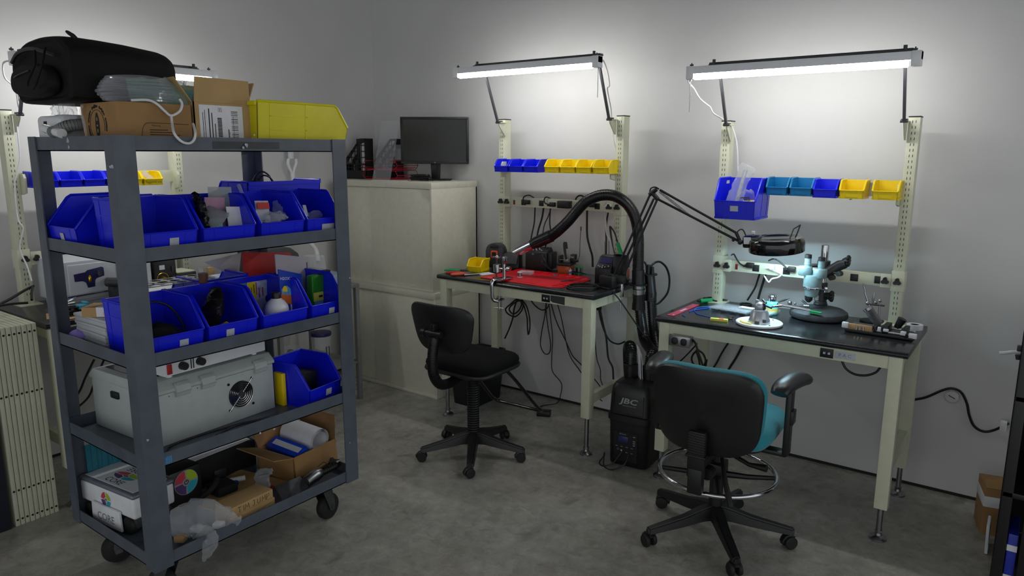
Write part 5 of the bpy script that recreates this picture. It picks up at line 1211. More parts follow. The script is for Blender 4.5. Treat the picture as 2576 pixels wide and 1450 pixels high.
b = B().box(4.400, 4.432, -.885, -.70, .0625, .27, .003); b.mi = 1; b.box(4.3995, 4.4325, -.8862, -.70, .0625, .10).box(4.3995, 4.4325, -.8862, -.70, .20, .225)
one('blue_package', 'blue and white package standing inside the black rack', 'package', b, ['pouch_blue_rack', 'paper'])
t = thing('carton', 'brown carton with a white taped edge standing behind the rack', 'cardboard box', (4.335, -.29, 0), 12)
obj('box', B().box(-.050, .10, -.07, .10, 0, .225, .002), 'card', t); obj('tape', B().box(-.0515, .101, -.071, .101, .135, .185, .001), 'paper', t); obj('flap', B(tr(.0, -.07, .225) @ rotm('X', -70)).box(-.048, .098, -.002, .0, 0, .06), 'card', t)
one('white_board', 'white panel edge standing on the floor beside the rack foot', 'panel', B(tr(4.335, -.50, 0) @ rotm('Y', -2)).box(-.006, .006, -.06, .06, 0.002, .13, .002), 'white_paint')

# ================================================================== TOP OF THE CART
ZT = S[0]
mat('bag_black', (8, 8, 9), .75, var=.25, scale=40, bump=.15, bscale=300, spec=.3)
t = thing('camera_bag', 'bulky black padded bag on top of the cart', 'bag', (1.42, -2.76, 1.879))
sec = [(1.225, 1.880), (1.190, 1.93), (1.172, 1.99), (1.185, 2.045), (1.30, 2.095), (1.45, 2.105), (1.59, 2.098), (1.665, 2.055), (1.672, 1.99), (1.668, 1.92), (1.655, 1.880), (1.42, 1.8795)]
def bagring(y, k, dz=0): 
    cx, cz = 1.42, 1.98
    return [(cx+(x-cx)*k, y, max(1.8795, cz+(z-cz)*k+dz)) for x, z in sec]
def chaikin(ps, n=2):
    for _ in range(n):
        q = []
        for i in range(len(ps)):
            u, v = Vector(ps[i]), Vector(ps[(i+1) % len(ps)]); q += [u.lerp(v, .2), u.lerp(v, .8)]
        ps = q
    return ps
b = B(); loft(b, [chaikin(bagring(y, k, dz)) for y, k, dz in ((-2.922, .84, 0), (-2.930, .92, 0), (-2.922, .985, 0), (-2.90, 1.01, 0), (-2.86, 1.02, 0), (-2.80, 1.01, 0), (-2.70, 1.0, -.004), (-2.58, .985, -.014), (-2.555, .96, -.018), (-2.545, .90, -.018))])
o = obj('body', b, 'bag_black', t, w=True)
b = B(); loft(b, [[(1.42+(x-1.42)*k, y, 1.98+(z-1.98)*k) for x, z in ((1.25, 1.905), (1.235, 1.95), (1.26, 2.0), (1.42, 2.02), (1.57, 2.0), (1.60, 1.94), (1.575, 1.90), (1.42, 1.892))] for y, k in ((-2.97, .80), (-2.965, .93), (-2.94, 1.0), (-2.915, 1.02))])
o = obj('end_pocket', b, 'bag_black', t, w=True); o.modifiers.new('s', 'SUBSURF').levels = 2
b = B().tube(spl([(1.24, -2.945, 2.03), (1.33, -2.955, 2.055), (1.46, -2.955, 2.06), (1.60, -2.945, 2.03)], 6), .007, 6).tube(spl([(1.645, -2.90, 2.055), (1.652, -2.78, 2.052), (1.645, -2.66, 2.04), (1.625, -2.60, 2.02)], 6), .006, 6)
b.tube(spl([(1.20, -2.935, 1.965), (1.34, -2.975, 1.972), (1.46, -2.975, 1.985)], 6), .003, 6)
obj('piping', b, 'black', t, w=True)
b = B().tube(spl([(1.50, -2.965, 2.05), (1.54, -2.985, 2.0), (1.50, -2.995, 1.95), (1.46, -2.985, 1.935)], 6), [.004]*19, 6).tube(spl([(1.56, -2.955, 2.055), (1.60, -2.985, 2.0), (1.565, -2.995, 1.94), (1.50, -2.985, 1.92)], 6), .004, 6); obj('strap', b, 'bag_black', t, w=True)
b = B().tube(spl([(1.60, -2.86, 2.075), (1.585, -2.87, 2.10), (1.565, -2.885, 2.118)], 5), [.009, .009, .009, .008, .008, .008, .008, .007, .007, .006, .004], 8).box(1.62, 1.655, -2.585, -2.555, 1.985, 2.01, .006).cyl((1.64, -2.562, 1.985), (1.64, -2.562, 1.945), .0025, None, 6); obj('zip_tab', b, 'black', t, w=True)
# carton with round print
t = thing('carton', 'brown carton with a round stencil print under the clear tubing, top of the cart', 'cardboard box', (1.67, -2.715, ZT))
X0, X1, Y0, Y1, H1 = 1.535, 1.803, -2.852, -2.586, .164
obj('box', B().box(X0, X1, Y0, Y1, ZT, ZT+H1, .003), 'card', t, w=True)
b = B(); zc, xc = ZT+.085, 1.655
b.ring((xc, Y0-.001, zc), .054, .0008, 'y', 40, 4, -20, 250)
for i in range(30):
    a = R(-15+i*8.2)
    if i % 6 != 5: b.cbox((xc+.066*math.cos(a), Y0-.0006, zc+.066*math.sin(a)), (.007, .0008, .007+.003*(i % 3)))
b.prism([(x+xc, z+zc) for x, z in [(.015*math.cos(2*PI*k/20), .045*math.sin(2*PI*k/20)) for k in range(20)]], 'y', Y0-.0008, Y0-.0004)
st_ = obj('print', b, 'ink', t, w=True, label='dark round stencil print')
b = B()
for dz, w_, h_ in ((.022, .008, .012), (.0, .010, .006), (-.018, .008, .012)): b.cbox((xc, Y0-.0012, zc+dz), (w_, .0006, h_))
obj('print_gap', b, 'card', t, w=True)
b = B(); y0, z0 = -2.745, ZT+.095
b.tube(spl([(X1+.0005, -2.773, ZT+.02), (X1+.0005, -2.773, ZT+.06), (X1+.0005, -2.762, ZT+.088), (X1+.0005, -2.735, z0), (X1+.0005, -2.60, z0-.002)], 5), .0008, 4)
for i in range(6): b.box(X1, X1+.0008, y0, y0+.045+.045*((i*37) % 3)/2+.02, ZT+.070-.0085*i, ZT+.0725-.0085*i)
b.text('Warning', .009, (X1+.0006, -2.722, ZT+.086), (0, 1, 0), (0, 0, 1), 0)
obj('warning_print', b, 'ink', t, w=True)
# open shipping carton
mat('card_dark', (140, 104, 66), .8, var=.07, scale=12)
t = thing('shipping_carton', 'open brown carton with a white shipping label and raised flaps, top of the cart', 'cardboard box', (1.69, -2.455, ZT))
X0, X1, Y0, Y1, H1 = 1.55, 1.803, -2.576, -2.338, .178
b = B(); 
for a in ((X0, X0+.004, Y0, Y1), (X1-.004, X1, Y0, Y1), (X0, X1, Y0, Y0+.004), (X0, X1, Y1-.004, Y1)): b.box(*a, ZT, ZT+H1)
b.box(X0, X1, Y0, Y1, ZT, ZT+.004); obj('box', b, 'card_light', t, w=True)
zt_ = ZT+H1
b = B().sheet([(X1-.002, Y0+.004, zt_), (X1-.002, Y1-.002, zt_), (X1+.002, Y1-.006, zt_+.088), (X1+.002, Y0+.010, zt_+.090)], .004); obj('flap', b, 'card_light', t, w=True)
b = B().sheet([(X0+.01, Y1-.002, zt_), (X1-.01, Y1-.002, zt_), (X1-.03, Y1+.045, zt_+.085), (X0+.02, Y1+.05, zt_+.085)], .004); obj('flap', b, 'card_light', t, w=True)
b = B().sheet([(X0+.01, Y0+.002, zt_), (X1-.01, Y0+.002, zt_), (X1-.02, Y0-.055, zt_+.085), (X0+.02, Y0-.055, zt_+.08)], .004); obj('flap', b, 'card_light', t, w=True)
b = B().sheet([(X0+.002, Y0+.006, zt_), (X0+.002, Y1-.006, zt_), (X0-.05, Y1-.006, zt_+.08), (X0-.05, Y0+.006, zt_+.08)], .004); obj('flap', b, 'card_light', t, w=True)
ly0, ly1, lz0, lz1 = -2.555, -2.375, ZT+.012, ZT+.168
lb = obj('label_sheet', B().box(X1, X1+.0008, ly0, ly1, lz0, lz1), 'paper', t, w=True, label='white shipping label')
b = B(); xx = X1+.001
for i in range(44):
    z = lz0+.018+i*.0028
    if (i*7+i*i) % 5 != 0: b.box(xx-.0003, xx+.0002, ly1-.050, ly1-.022, z, z+.0011+.0009*((i*3) % 2))
for i in range(20):
    z = lz0+.008+i*.0052; b.box(xx-.0003, xx+.0002, ly0+.072, ly0+.090, z, z+.0036)
for k, (y, n, h) in enumerate(((.012, .12, .002), (.020, .13, .002), (.036, .135, .0042), (.048, .12, .0036), (.060, .08, .0030), (.115, .06, .0034), (.138, .11, .0012))):
    b.box(xx-.0003, xx+.0002, ly0+y, ly0+y+h, lz0+.008, lz0+.008+n)
b.ring((xx, ly0+.0845, lz1-.016), .0095, .0007, 'x', 4, 4, 45, 405)
b.text('H', .013, (xx, ly0+.0845, lz1-.016), (0, 0, 1), (0, -1, 0), 0)
b.text('USPS 3PM', .0065, (xx, ly0+.122, lz0+.045), (0, 0, 1), (0, -1, 0), 0)
obj('label_print', b, 'ink', lb, w=True)
mat('box_teal', (60, 150, 170), .6, var=.05)
one('teal_packet', 'teal packet standing inside the open shipping carton', 'packet', B().box(1.57, 1.60, -2.562, -2.40, ZT+.0045, ZT+.235, .002), 'box_teal')
# big yellow bin on its side of the shelf, opening away to the right
bin_at('large yellow bin at the right end of the cart top', (1.69, -1.908, ZT), .335, .455, .192, 'bin_yellow_big', 180, lip=.52, open_=.86)
# coil of clear tubing in film, on the round-print carton
b = B(); rnd.seed(11); zz = ZT+.1645
for k in range(9):
    s_ = 1-.045*abs(k-3); ps = []
    for i in range(28):
        a = 2*PI*i/28; ps.append((1.728+.066*s_*math.cos(a)+.004*rnd.random(), -2.735+.140*s_*math.sin(a)+.004*rnd.random(), zz+.008+.0095*k+.003*math.sin(a*2+k)))
    b.tube(ps, .0062, 7, closed=True)
t = thing('tubing_coil', 'coil of clear tubing in a plastic bag on the round-print carton', 'tubing', (1.728, -2.735, zz))
film('tube_clear', (196, 200, 208), .10, .04); obj('tubing', b, 'tube_clear', t, w=True)
film('green_film', (150, 200, 178), .22, .15); b = B(); bag(b, [(1.71, -2.76, zz+.02), (1.745, -2.66, zz+.028), (1.76, -2.58, zz+.024), (1.77, -2.53, zz+.016)], (.13, .13, .04), .036, 5, crump=.008); obj('bag', b, 'green_film', t, w=True, label='greenish plastic bag', ang=25)
xe = CX1+.004
b = B().tube(spl([gx(330, 252, 1.808), gx(372, 252, 1.812), gx(395, 262, 1.815), gx(415, 280, 1.82), gx(431, 291, 1.83), gx(452, 280, 1.83), gx(458, 262, 1.82), gx(452, 250, 1.81)], 6), .0045, 7).tube(spl([gx(431, 291, 1.83), gx(433, 310, 1.85), gx(438, 335, xe), gx(455, 355, xe+.004), gx(475, 361, xe+.006), gx(488, 352, xe+.004), gx(491, 335, xe), gx(486, 312, 1.85)], 6), .0045, 7)
one('tubing_loop', 'thin white tubing loop hanging over the top edge of the cart', 'tubing', b, 'white_cord')
b = B().tube(spl([gy(207, 265, -2.862), gy(203, 280, -2.868), gy(210, 305, -2.868), (1.60, -2.866, ZT+.012)], 6), .0045, 7); one('tubing_end', 'clear tubing end curling down beside the round-print carton', 'tubing', b, 'milky_film')
# white machine with hose
t = thing('breathing_machine', 'white appliance with a grey hose at the left end of the cart top', 'appliance', (1.36, -2.76, ZT))
b = B().box(1.255, 1.47, -2.895, -2.70, ZT+.012, ZT+.128, .02, 3); obj('body', b, 'white_plastic', t, w=True)
obj('base', B().box(1.253, 1.49, -2.905, -2.68, ZT, ZT+.012, .003), 'dark_grey', t, w=True)
b = B().box(1.325, 1.352, -2.8962, -2.894, ZT+.062, ZT+.105); obj('badge', b, 'ink', t, w=True, label='dark barcode sticker')
b = B().tube(spl([(1.50, -2.80, ZT+.06), (1.53, -2.83, ZT+.09), (1.525, -2.895, ZT+.085), (1.485, -2.918, ZT+.066), (1.46, -2.922, ZT+.064)], 8), .017, 12); 
ps = spl([(1.50, -2.80, ZT+.06), (1.53, -2.83, ZT+.09), (1.525, -2.895, ZT+.085), (1.485, -2.918, ZT+.066), (1.46, -2.922, ZT+.064)], 8)
for i in range(len(ps)-1):
    for j in range(2): p = ps[i].lerp(ps[i+1], j/2); d = (ps[i+1]-ps[i]).normalized()*.002; b.cyl(p-d, p+d, .0205, None, 12)
mat('hose_grey', (120, 122, 122), .45, var=.08); obj('hose', b, 'hose_grey', t, w=True, label='ribbed grey hose')
obj('cuff', B().tube([gy(112, 323, -2.922), gy(156, 336, -2.922)], [.015, .017], 16), 'white_plastic', t, w=True)
bagobj('clear plastic film draped over the white appliance on the cart top', [(1.32, -2.86, ZT+.140), (1.40, -2.86, ZT+.147), (1.47, -2.87, ZT+.13), (1.515, -2.88, ZT+.07)], (.06, .11, .05), .03, 9, 'clear_film', .008)

# ================================================================== SECOND SHELF
z2 = S[1]
b = B()
for k, dx in enumerate((0, .012, .02)): b.tube(spl([(1.36+dx, -2.80, z2+.03), (1.37+dx, -2.79, z2+.11), (1.42+dx, -2.75, z2+.185-.02*k), (1.46+dx, -2.72, z2+.218-.03*k), (1.49, -2.70, z2+.205-.03*k)], 6), .0028, 6)
one('lead_wires', 'white wires curling out of the bin at the left end of the second shelf', 'wires', b, 'white_cord')
b = B().tube(spl([(1.35, -2.82, z2+.03), (1.37, -2.80, z2+.09), (1.42, -2.76, z2+.125)], 6), .003, 6); one('red_wire_lead', 'red wire inside the bin at the left end of the second shelf', 'wire', b, 'red')
def card_at(label, px0, py0, px1, py1, x, m, th=.0015, nm='card', cat='card', tilt=.02, w_=None):
    """upright flat piece between two pixel corners, in the plane of constant x"""
    a = gx(px0, py0, x); c = gx(px1, py1, x); d = gx(px1, py0, x); e = gx(px0, py1, x)
    b = B().sheet([e, c, d-Vector((tilt, 0, 0)), a-Vector((tilt, 0, 0))], th); return one(nm, label, cat, b, m)
mat('mint', (130, 186, 186), .6, var=.06, scale=40); mat('pink_foam', (176, 136, 160), .9, var=.1, scale=200); mat('mint_pale', (170, 196, 172), .7, var=.04)
film('grey_film', (170, 174, 180), .5, .15)
card_at('clear sleeve holding a teal sheet, standing highest in the packed second-shelf bin', 529, 471, 588, 572, 1.725, 'grey_film', nm='plastic_sleeve', cat='sleeve')
card_at('teal sheet in the clear sleeve of the packed second-shelf bin', 540, 480, 588, 572, 1.722, 'mint')
card_at('pinkish foam strip in front of the teal sheet, second shelf', 516, 497, 566, 572, 1.75, 'pink_foam', .006, tilt=.01)
card_at('white packing card at the right of the packed second-shelf bin', 575, 521, 617, 572, 1.80, 'paper')
bagobj('flat clear bag with small parts lying before the cards, second shelf', [gx(512, 560, 1.795), gx(535, 540, 1.795), gx(552, 527, 1.79)], (.10, .12, .10), .010, 12, 'grey_film', .003)
b = B(); p = gx(540, 560, 1.80); b.box(p.x-.006, p.x+.006, p.y-.022, p.y+.03, z2+.006, p.z+.016, .001); b.mi = 1; b.box(p.x-.0062, p.x+.0065, p.y+.012, p.y+.030, z2+.0058, p.z+.0165, .001)
one('mint_box', 'small pale green box at the front of the packed second-shelf bin', 'box', b, ['mint_pale', 'mint'])
mat('static_bag', (52, 52, 54), .2, .7, var=.4, scale=30, bump=.4, bscale=40)
bagobj('shiny dark anti-static bag at the left of the packed second-shelf bin', [gx(512, 575, 1.80), gx(508, 540, 1.79), gx(500, 510, 1.77), gx(488, 485, 1.74)], (.045, .05, .012), .03, 14, 'static_bag', .006, 'antistatic_bag', 'bag')
card_at('red-topped white packet card in the third second-shelf bin from the left', 647, 506, 681, 560, 1.79, 'label_grey', nm='packet')
card_at('red band on the packet card in the second-shelf bin', 648, 510, 678, 526, 1.7925, 'red', nm='packet_band', cat='print', tilt=.006)
bagobj('folded milky bag sticking up behind the red-topped packet', [gx(700, 555, 1.73), gx(705, 525, 1.72), gx(712, 500, 1.71), gx(708, 487, 1.70)], (.06, .085, .05), .03, 15, 'milky_film', .005)
bagobj('crinkled clear bag at the front of the bin with the red-topped packet', [gx(668, 560, 1.82), gx(690, 548, 1.82), gx(715, 540, 1.81)], (.03, .06, .04), .03, 16, 'milky_film', .007)
card_at('small white card in the far right second-shelf bin', 768, 517, 776, 545, 1.79, 'paper')
bagobj('clear film scrap in the far right second-shelf bin', [gx(775, 545, 1.79), gx(795, 540, 1.79), gx(808, 545, 1.79)], (.03, .04, .02), .02, 17, 'clear_film', .004)
p0 = gx(352, 494, 1.33); p1 = gx(536, 489, 1.33)
b = B().box(1.275, 1.335, p0.y, p1.y, z2+.0005, p0.z-.006, .010); one('black_case', 'long black case standing at the back of the second cart shelf', 'case', b, 'black_gloss')
b = B().tube(spl([gx(636, 455, 1.40), gx(645, 440, 1.40), gx(660, 432, 1.40), gx(675, 440, 1.40), gx(684, 455, 1.40)], 6), .0045, 7).tube(spl([gx(648, 455, 1.42), gx(662, 442, 1.42), gx(678, 446, 1.42), gx(688, 458, 1.42)], 6), .004, 7); one('cable_loop', 'black cable loop rising from the back bin of the second shelf', 'cable', b, 'cord')
q0, q1 = gx(600, 465, 1.62), gx(614, 500, 1.66); one('clear_tube', 'clear plastic tube leaning against the back bin, second shelf', 'tube', B().tube([q0, q1], .007, 10), 'milky_film')

# ================================================================== THIRD SHELF
z3 = S[2]
mat('drawer_grey', (184, 188, 192), .4, var=.04)
b = None
for i in range(4):
    z = z3+i*.030
    t = thing('parts_case', ['grey clear-lidded case at the bottom of the stack, third shelf left end', 'grey case second from the bottom of the stack, third shelf left end', 'grey case third from the bottom of the stack, third shelf left end', 'grey case on top of the stack under the small box, third shelf left end'][i], 'parts case', (1.455, -2.80, z), -3+1.5*i, 'stacked grey parts cases')
    obj('base', B().box(-.125, .125, -.065, .065, 0, .017, .003), 'drawer_grey', t); obj('lid', B().box(-.128, .128, -.068, .068, .0175, .0295, .003), 'drawer_grey', t)
t = thing('small_carton', 'small brown carton with a curved arrow and a white label, lying on the grey cases', 'cardboard box', (1.50, -2.79, z3+.1205), 40)
obj('box', B().box(-.10, .10, -.048, .048, 0, .038, .002), 'card_light', t); obj('label_sheet', B().box(-.045, .1008, -.0488, .0488, .002, .0385), 'paper', t, label='white label wrapped round it')
b = B().tube([(-.1006, .022-.0055*i, .020-.010*math.sin(PI*i/8)) for i in range(9)], .0014, 5).tube([(-.1006, -.016, .018), (-.1006, -.023, .020), (-.1006, -.021, .013)], .0012, 5); obj('arrow_print', b, 'ink', t, label='dark curved arrow')
b = B().text('CE', .011, (.055, -.0493, .026), (1, 0, 0), (0, 0, 1), 0).ring((.005, -.049, .026), .004, .0005, 'y', 12, 4).ring((.020, -.049, .026), .004, .0005, 'y', 4, 4)
for i in range(3): b.box(-.02, .06, -.0493, -.0488, .017-.004*i, .018-.004*i)
obj('print', b, 'print_grey', t)
mat('purple', (150, 128, 214), .5, var=.05); one('purple_bag', 'pale purple rounded bundle at the left end of the third shelf', 'bundle', B().ball((1.345, -2.86, z3+.026), .045, 1.1, .9, .58, 18), 'purple')
b = B(); bag(b, [(1.66, -2.80, z3+.02), (1.72, -2.78, z3+.055), (1.76, -2.72, z3+.06), (1.77, -2.68, z3+.02)], (.07, .10, .06), .07, 21, crump=.007); one('black_pouch', 'black pouch in the third-shelf bin beside the post', 'pouch', b, 'black_matte', ang=50)
b = B().tube(spl([(1.78, -2.84, z3+.07), (1.75, -2.83, z3+.15), (1.72, -2.76, z3+.19), (1.72, -2.69, z3+.165), (1.76, -2.665, z3+.10), (1.80, -2.68, z3+.04)], 8), .0042, 8); one('cable_hoop', 'black cable hoop standing in the third-shelf bin beside the post', 'cable', b, 'cord')
one('cardboard_piece', 'small brown carton end in the third-shelf bin with the pouches', 'cardboard box', B().box(1.66, 1.80, -2.622, -2.585, z3+.005, z3+.095, .002), 'card')
b = B(); bag(b, [(1.70, -2.56, z3+.03), (1.74, -2.53, z3+.11), (1.70, -2.49, z3+.165), (1.66, -2.46, z3+.16)], (.07, .11, .05), .05, 22, crump=.006); one('dark_bag', 'dark film bag humped in the third-shelf bin with the pouches', 'bag', b, 'static_bag', ang=30)
b = B(); bag(b, [(1.80, -2.55, z3+.02), (1.81, -2.51, z3+.05), (1.81, -2.47, z3+.015)], (.05, .06, .05), .04, 23, crump=.004); one('yellow_pack', 'yellow packet under the dark bag, third shelf', 'packet', b, 'bin_yellow', ang=30)
one('red_tool', 'red and cream tool lying in the third-shelf bin with the pouches', 'tool', B(tr(1.83, -2.565, z3+.03)).box(-.03, .03, -.03, .035, -.018, .006, .004), 'red'); one('cream_rod', 'cream rod beside the red tool, third shelf', 'rod', B().cyl((1.80, -2.60, z3+.052), (1.83, -2.555, z3+.060), .008, None, 10), 'cream')
# bottle, pouch, boxes
t = thing('chemical_bottle', 'white bottle with a black cap standing in a third-shelf bin', 'bottle', (1.79, -2.262, z3+.0042))
obj('bottle', B().lathe([(.046, 0), (.050, .004), (.050, .085), (.046, .100), (.034, .118), (.019, .130), (.016, .135)], n=32), 'white_plastic', t); obj('cap', B().lathe([(.019, .131), (.0195, .155), (.018, .157)], n=24), 'black', t)
b = B().text('Conductivity', .014, (.0505, .0, .072), (0, 1, 0), (0, 0, 1), 0).text('pH Control', .014, (.0505, .0, .045), (0, 1, 0), (0, 0, 1), 0)
for v in b.bm.verts: a = v.co.y/.0505; v.co.x = .0507*math.cos(a); v.co.y = .0507*math.sin(a)
obj('lettering', b, 'ink', t)
mat('pouch_blue', (24, 60, 180), .25, var=.1, scale=14); mat('pouch_orange', (216, 108, 20), .3, var=.04); mat('water_blue', (110, 170, 214), .3, var=.3, scale=60)
xa = 1.755; q = [gx(698, 678, xa), gx(757, 690, xa), gx(763, 790, 1.775), gx(708, 795, 1.775)]
t = thing('cleaner_pouch', 'blue, orange and white refill pouch standing behind the white bottle', 'pouch', ((q[2]+q[3])/2).xy[:]+(z3+.0042,))
def qp(u, v, o=0): return q[0].lerp(q[1], u).lerp(q[3].lerp(q[2], u), v)+Vector((o, 0, 0))
b = B(); b.sheet([qp(0, .98), qp(1, .98), qp(1, 0), qp(0, 0)], .006); obj('pouch', b, 'pouch_blue', t, w=True)
obj('splash', B().sheet([qp(.05, .60, .0068), qp(.93, .60, .0068), qp(.80, .38, .0068), qp(.55, .42, .0068), qp(.30, .33, .0068), qp(.06, .42, .0068)], .0006), 'water_blue', t, w=True)
obj('orange_band', B().sheet([qp(.02, .74, .0068), qp(.98, .74, .0068), qp(.98, .58, .0068), qp(.02, .52, .0068)], .0009), 'pouch_orange', t, w=True); obj('white_panel', B().sheet([qp(.40, .99, .0068), qp(.99, .99, .0068), qp(.99, .75, .0068), qp(.40, .75, .0068)], .0008), 'paper', t, w=True)
obj('yellow_badge', B(tr(qp(.20, .42, .0076))).prism([(.012*math.cos(2*PI*i/20), .016*math.sin(2*PI*i/20)) for i in range(20)], 'x', 0, .0008), 'bin_yellow', t, w=True)
obj('lettering', B().text('H2OXW', .018, qp(.32, .17, .0080), (0, 1, -.12), (0, 0, 1), 0), 'paper', t, w=True)
obj('gun_print', B().sheet([qp(.70, .10, .0074), qp(.95, .34, .0074), qp(.86, .38, .0074), qp(.66, .24, .0074), qp(.62, .34, .0074), qp(.56, .32, .0074)], .0006), 'dark_grey', t, w=True)
xb_ = 1.56; 
card_at('large red folder standing upright behind the third-shelf bins', 614, 636, 736, 716, 1.50, 'red', .004, nm='folder', cat='folder')
t = thing('binder', 'grey white-edged sheet folder in front of the red folder, third shelf', 'folder', tuple(gx(735, 735, 1.60)))
a0, a1, a2, a3 = gx(690, 640, 1.60), gx(774, 648, 1.60), gx(779, 790, 1.63), gx(700, 760, 1.63)
mat('grey_card', (176, 172, 180), .7, var=.03); obj('cover', B().sheet([a3, a2, a1, a0], .004), 'grey_card', t, w=True); obj('edge_slot', B().sheet([a2.lerp(a1, .45)+Vector((.0048, -.010, 0)), a2.lerp(a1, .45)+Vector((.0048, -.006, 0)), a2.lerp(a1, .92)+Vector((.0048, -.008, 0)), a2.lerp(a1, .92)+Vector((.0048, -.012, 0))], .0008), 'black', t, w=True)
mat('kit_white', (196, 206, 222), .5, var=.2, scale=50)
p0, p1 = gx(596, 716, 1.60), gx(686, 709, 1.60)
t = thing('kit_box', 'white, blue and yellow kit box behind the third-shelf bins', 'box', (1.545, (p0.y+p1.y)/2, z3))
zt_ = p0.z; obj('box', B().box(1.50, 1.60, p0.y, p1.y, z3+.0005, zt_, .002), 'kit_white', t, w=True); yy = lambda f: p0.y+(p1.y-p0.y)*f
obj('blue_end', B().box(1.4995, 1.6008, p0.y-.0008, yy(.27), z3+.001, zt_+.0005), 'tape_blue', t, w=True); obj('yellow_band', B().box(1.4995, 1.6010, yy(.28), yy(.50), z3+.001, zt_-.001), 'bin_yellow', t, w=True)
b = B().text('1', .03, (1.6013, yy(.38), zt_-.035), (0, 1, 0), (0, 0, 1), 0).box(1.601, 1.6014, yy(.44), yy(.46), zt_-.05, zt_-.012).ball((1.6005, yy(.82), zt_-.085), .012, .06, 1, 1.3, 10); obj('print', b, 'ink', t, w=True)
obj('red_print', B().box(1.6, 1.6012, yy(.51), yy(.53), zt_-.06, zt_-.004).box(1.6, 1.6012, yy(.58), yy(.61), zt_-.075, zt_-.03).box(1.6, 1.6012, yy(.68), yy(.71), zt_-.07, zt_-.03), 'ruler_red', t, w=True)
mat('green_pack', (40, 134, 22), .35, var=.08)
p0, p1 = gx(783, 695, 1.74), gx(816, 702, 1.74)
t = thing('wipes_pack', 'green packet with a yellow panel in the far right third-shelf bin', 'packet', (1.74, (p0.y+p1.y)/2, z3+.0042)); ya, yb3 = p0.y, p1.y
obj('pack', B().box(1.70, 1.742, ya, yb3, z3+.0045, p0.z, .008), 'green_pack', t, w=True); obj('yellow_panel', B().box(1.741, 1.7432, ya+.006, yb3-.012, z3+.075, z3+.115), 'note_yellow', t, w=True); obj('blue_panel', B().box(1.741, 1.7430, ya+.010, yb3-.014, z3+.025, z3+.075), 'water_blue', t, w=True)
obj('dark_strip', B().box(1.742, 1.7436, ya+.035, yb3-.016, z3+.090, z3+.100), 'ink', t, w=True)
b = B(); rnd.seed(6)
for k in range(3): b.tube([(1.80+.025*math.cos(a*.35), -2.035+.05*math.sin(a*.35+k)*1.0, z3+.012+.02*k+.012*math.sin(a*.7+k)) for a in range(18)], .0036, 6, closed=True)
one('cable_heap', 'black cable heap in the far right third-shelf bin', 'cable', b, 'cord')
# perforated plate and beaker on the back bins
mat('plate_grey', (120, 124, 130), .35, .6, var=.05)
t = thing('perforated_plate', 'grey plate with rows of round holes lying over the back of the third shelf', 'plate', (1.42, -2.53, z3+.19))
m = B(); zz = z3+.202
nx_, ny_, sx_, sy_ = 3, 6, .055, .055
x0_, y0_ = 1.32, -2.68
for i in range(nx_):
    for j in range(ny_):
        cx, cy = x0_+sx_*(i+.5), y0_+sy_*(j+.5); k = 16; vs = []
        for q_ in range(k):
            a = 2*PI*q_/k; c, s = math.cos(a), math.sin(a); f = .5/max(abs(c), abs(s)); vs.append((cx+sx_*f*c, cy+sy_*f*s, zz))
        vs += [(cx+.021*math.cos(2*PI*q_/k), cy+.021*math.sin(2*PI*q_/k), zz) for q_ in range(k)]
        vs += [(x, y, z-.002) for x, y, z in vs]
        fs = [(q_, (q_+1) % k, k+(q_+1) % k, k+q_) for q_ in range(k)]+[(2*k+q_, 2*k+(q_+1) % k, 3*k+(q_+1) % k, 3*k+q_) for q_ in range(k)]+[(k+q_, k+(q_+1) % k, 3*k+(q_+1) % k, 3*k+q_) for q_ in range(k)]+[(q_, (q_+1) % k, 2*k+(q_+1) % k, 2*k+q_) for q_ in range(k)]
        m.add(vs, fs)
bmesh.ops.remove_doubles(m.bm, verts=m.bm.verts[:], dist=.0004)
obj('plate', m, 'plate_grey', t, w=True); obj('lip', B().box(x0_, x0_+sx_*3, y0_-.002, y0_, zz-.03, zz), 'plate_grey', t, w=True)
mat('beaker_brown', (104, 66, 48), .4, var=.1)
p = gz(512, 712, zz+.001); t = thing('beaker', 'brown-filled glass beaker standing on the perforated plate', 'beaker', (p.x, p.y, zz+.001)); obj('liquid', B().lathe([(.016, 0), (.020, .042)], n=24), 'beaker_brown', t); obj('glass', B().lathe([(.0205, .040), (.0212, .066), (.0205, .067), (.0198, .042)], n=24), 'clear_plastic', t)
# white sheet leaning
q = [gx(513, 660, 1.36), gx(606, 636, 1.30), gx(600, 702, 1.34)]; b = B().sheet([q[0], q[2], q[1]], .0015); one('white_sheet', 'white sheet standing aslant at the back of the third shelf', 'paper', b, 'paper')

# ================================================================== FOURTH SHELF
z4 = S[3]
mat('enclosure_grey', (178, 186, 184), .45, var=.03)
t = thing('electronics_enclosure', 'pale grey electronics enclosure with a fan grille on the fourth cart shelf', 'enclosure', (1.742, -2.79, z4), 3)
D_, L_ = .455, .545; h_ = .205
b = B().box(-D_, 0, 0, L_, 0, h_, .004); obj('box', b, 'enclosure_grey', t)
b = B().prism([(-D_-.006, h_+.002), (.006, h_+.002), (.006, h_+.014), (-.03, h_+.045), (-D_+.03, h_+.045), (-D_-.006, h_+.014)], 'y', -.006, L_+.006, .003); ld = obj('lid', b, 'enclosure_grey', t)
obj('lid_window', B().box(-D_+.06, -.10, .03, L_-.06, h_+.0452, h_+.047), 'black_gloss', ld, label='dark clear window')
for y in (.115, .225, .475):
    b = B().prism([(.0, h_-.022), (.010, h_-.020), (.012, h_-.008), (.018, h_+.0), (.012, h_+.008), (.012, h_+.022), (-.004, h_+.034), (-.004, h_-.022)], 'y', y-.03, y+.03, .002); obj('hinge', b, 'enclosure_grey', t)
fy, fz, fr2 = .375, .112, .058
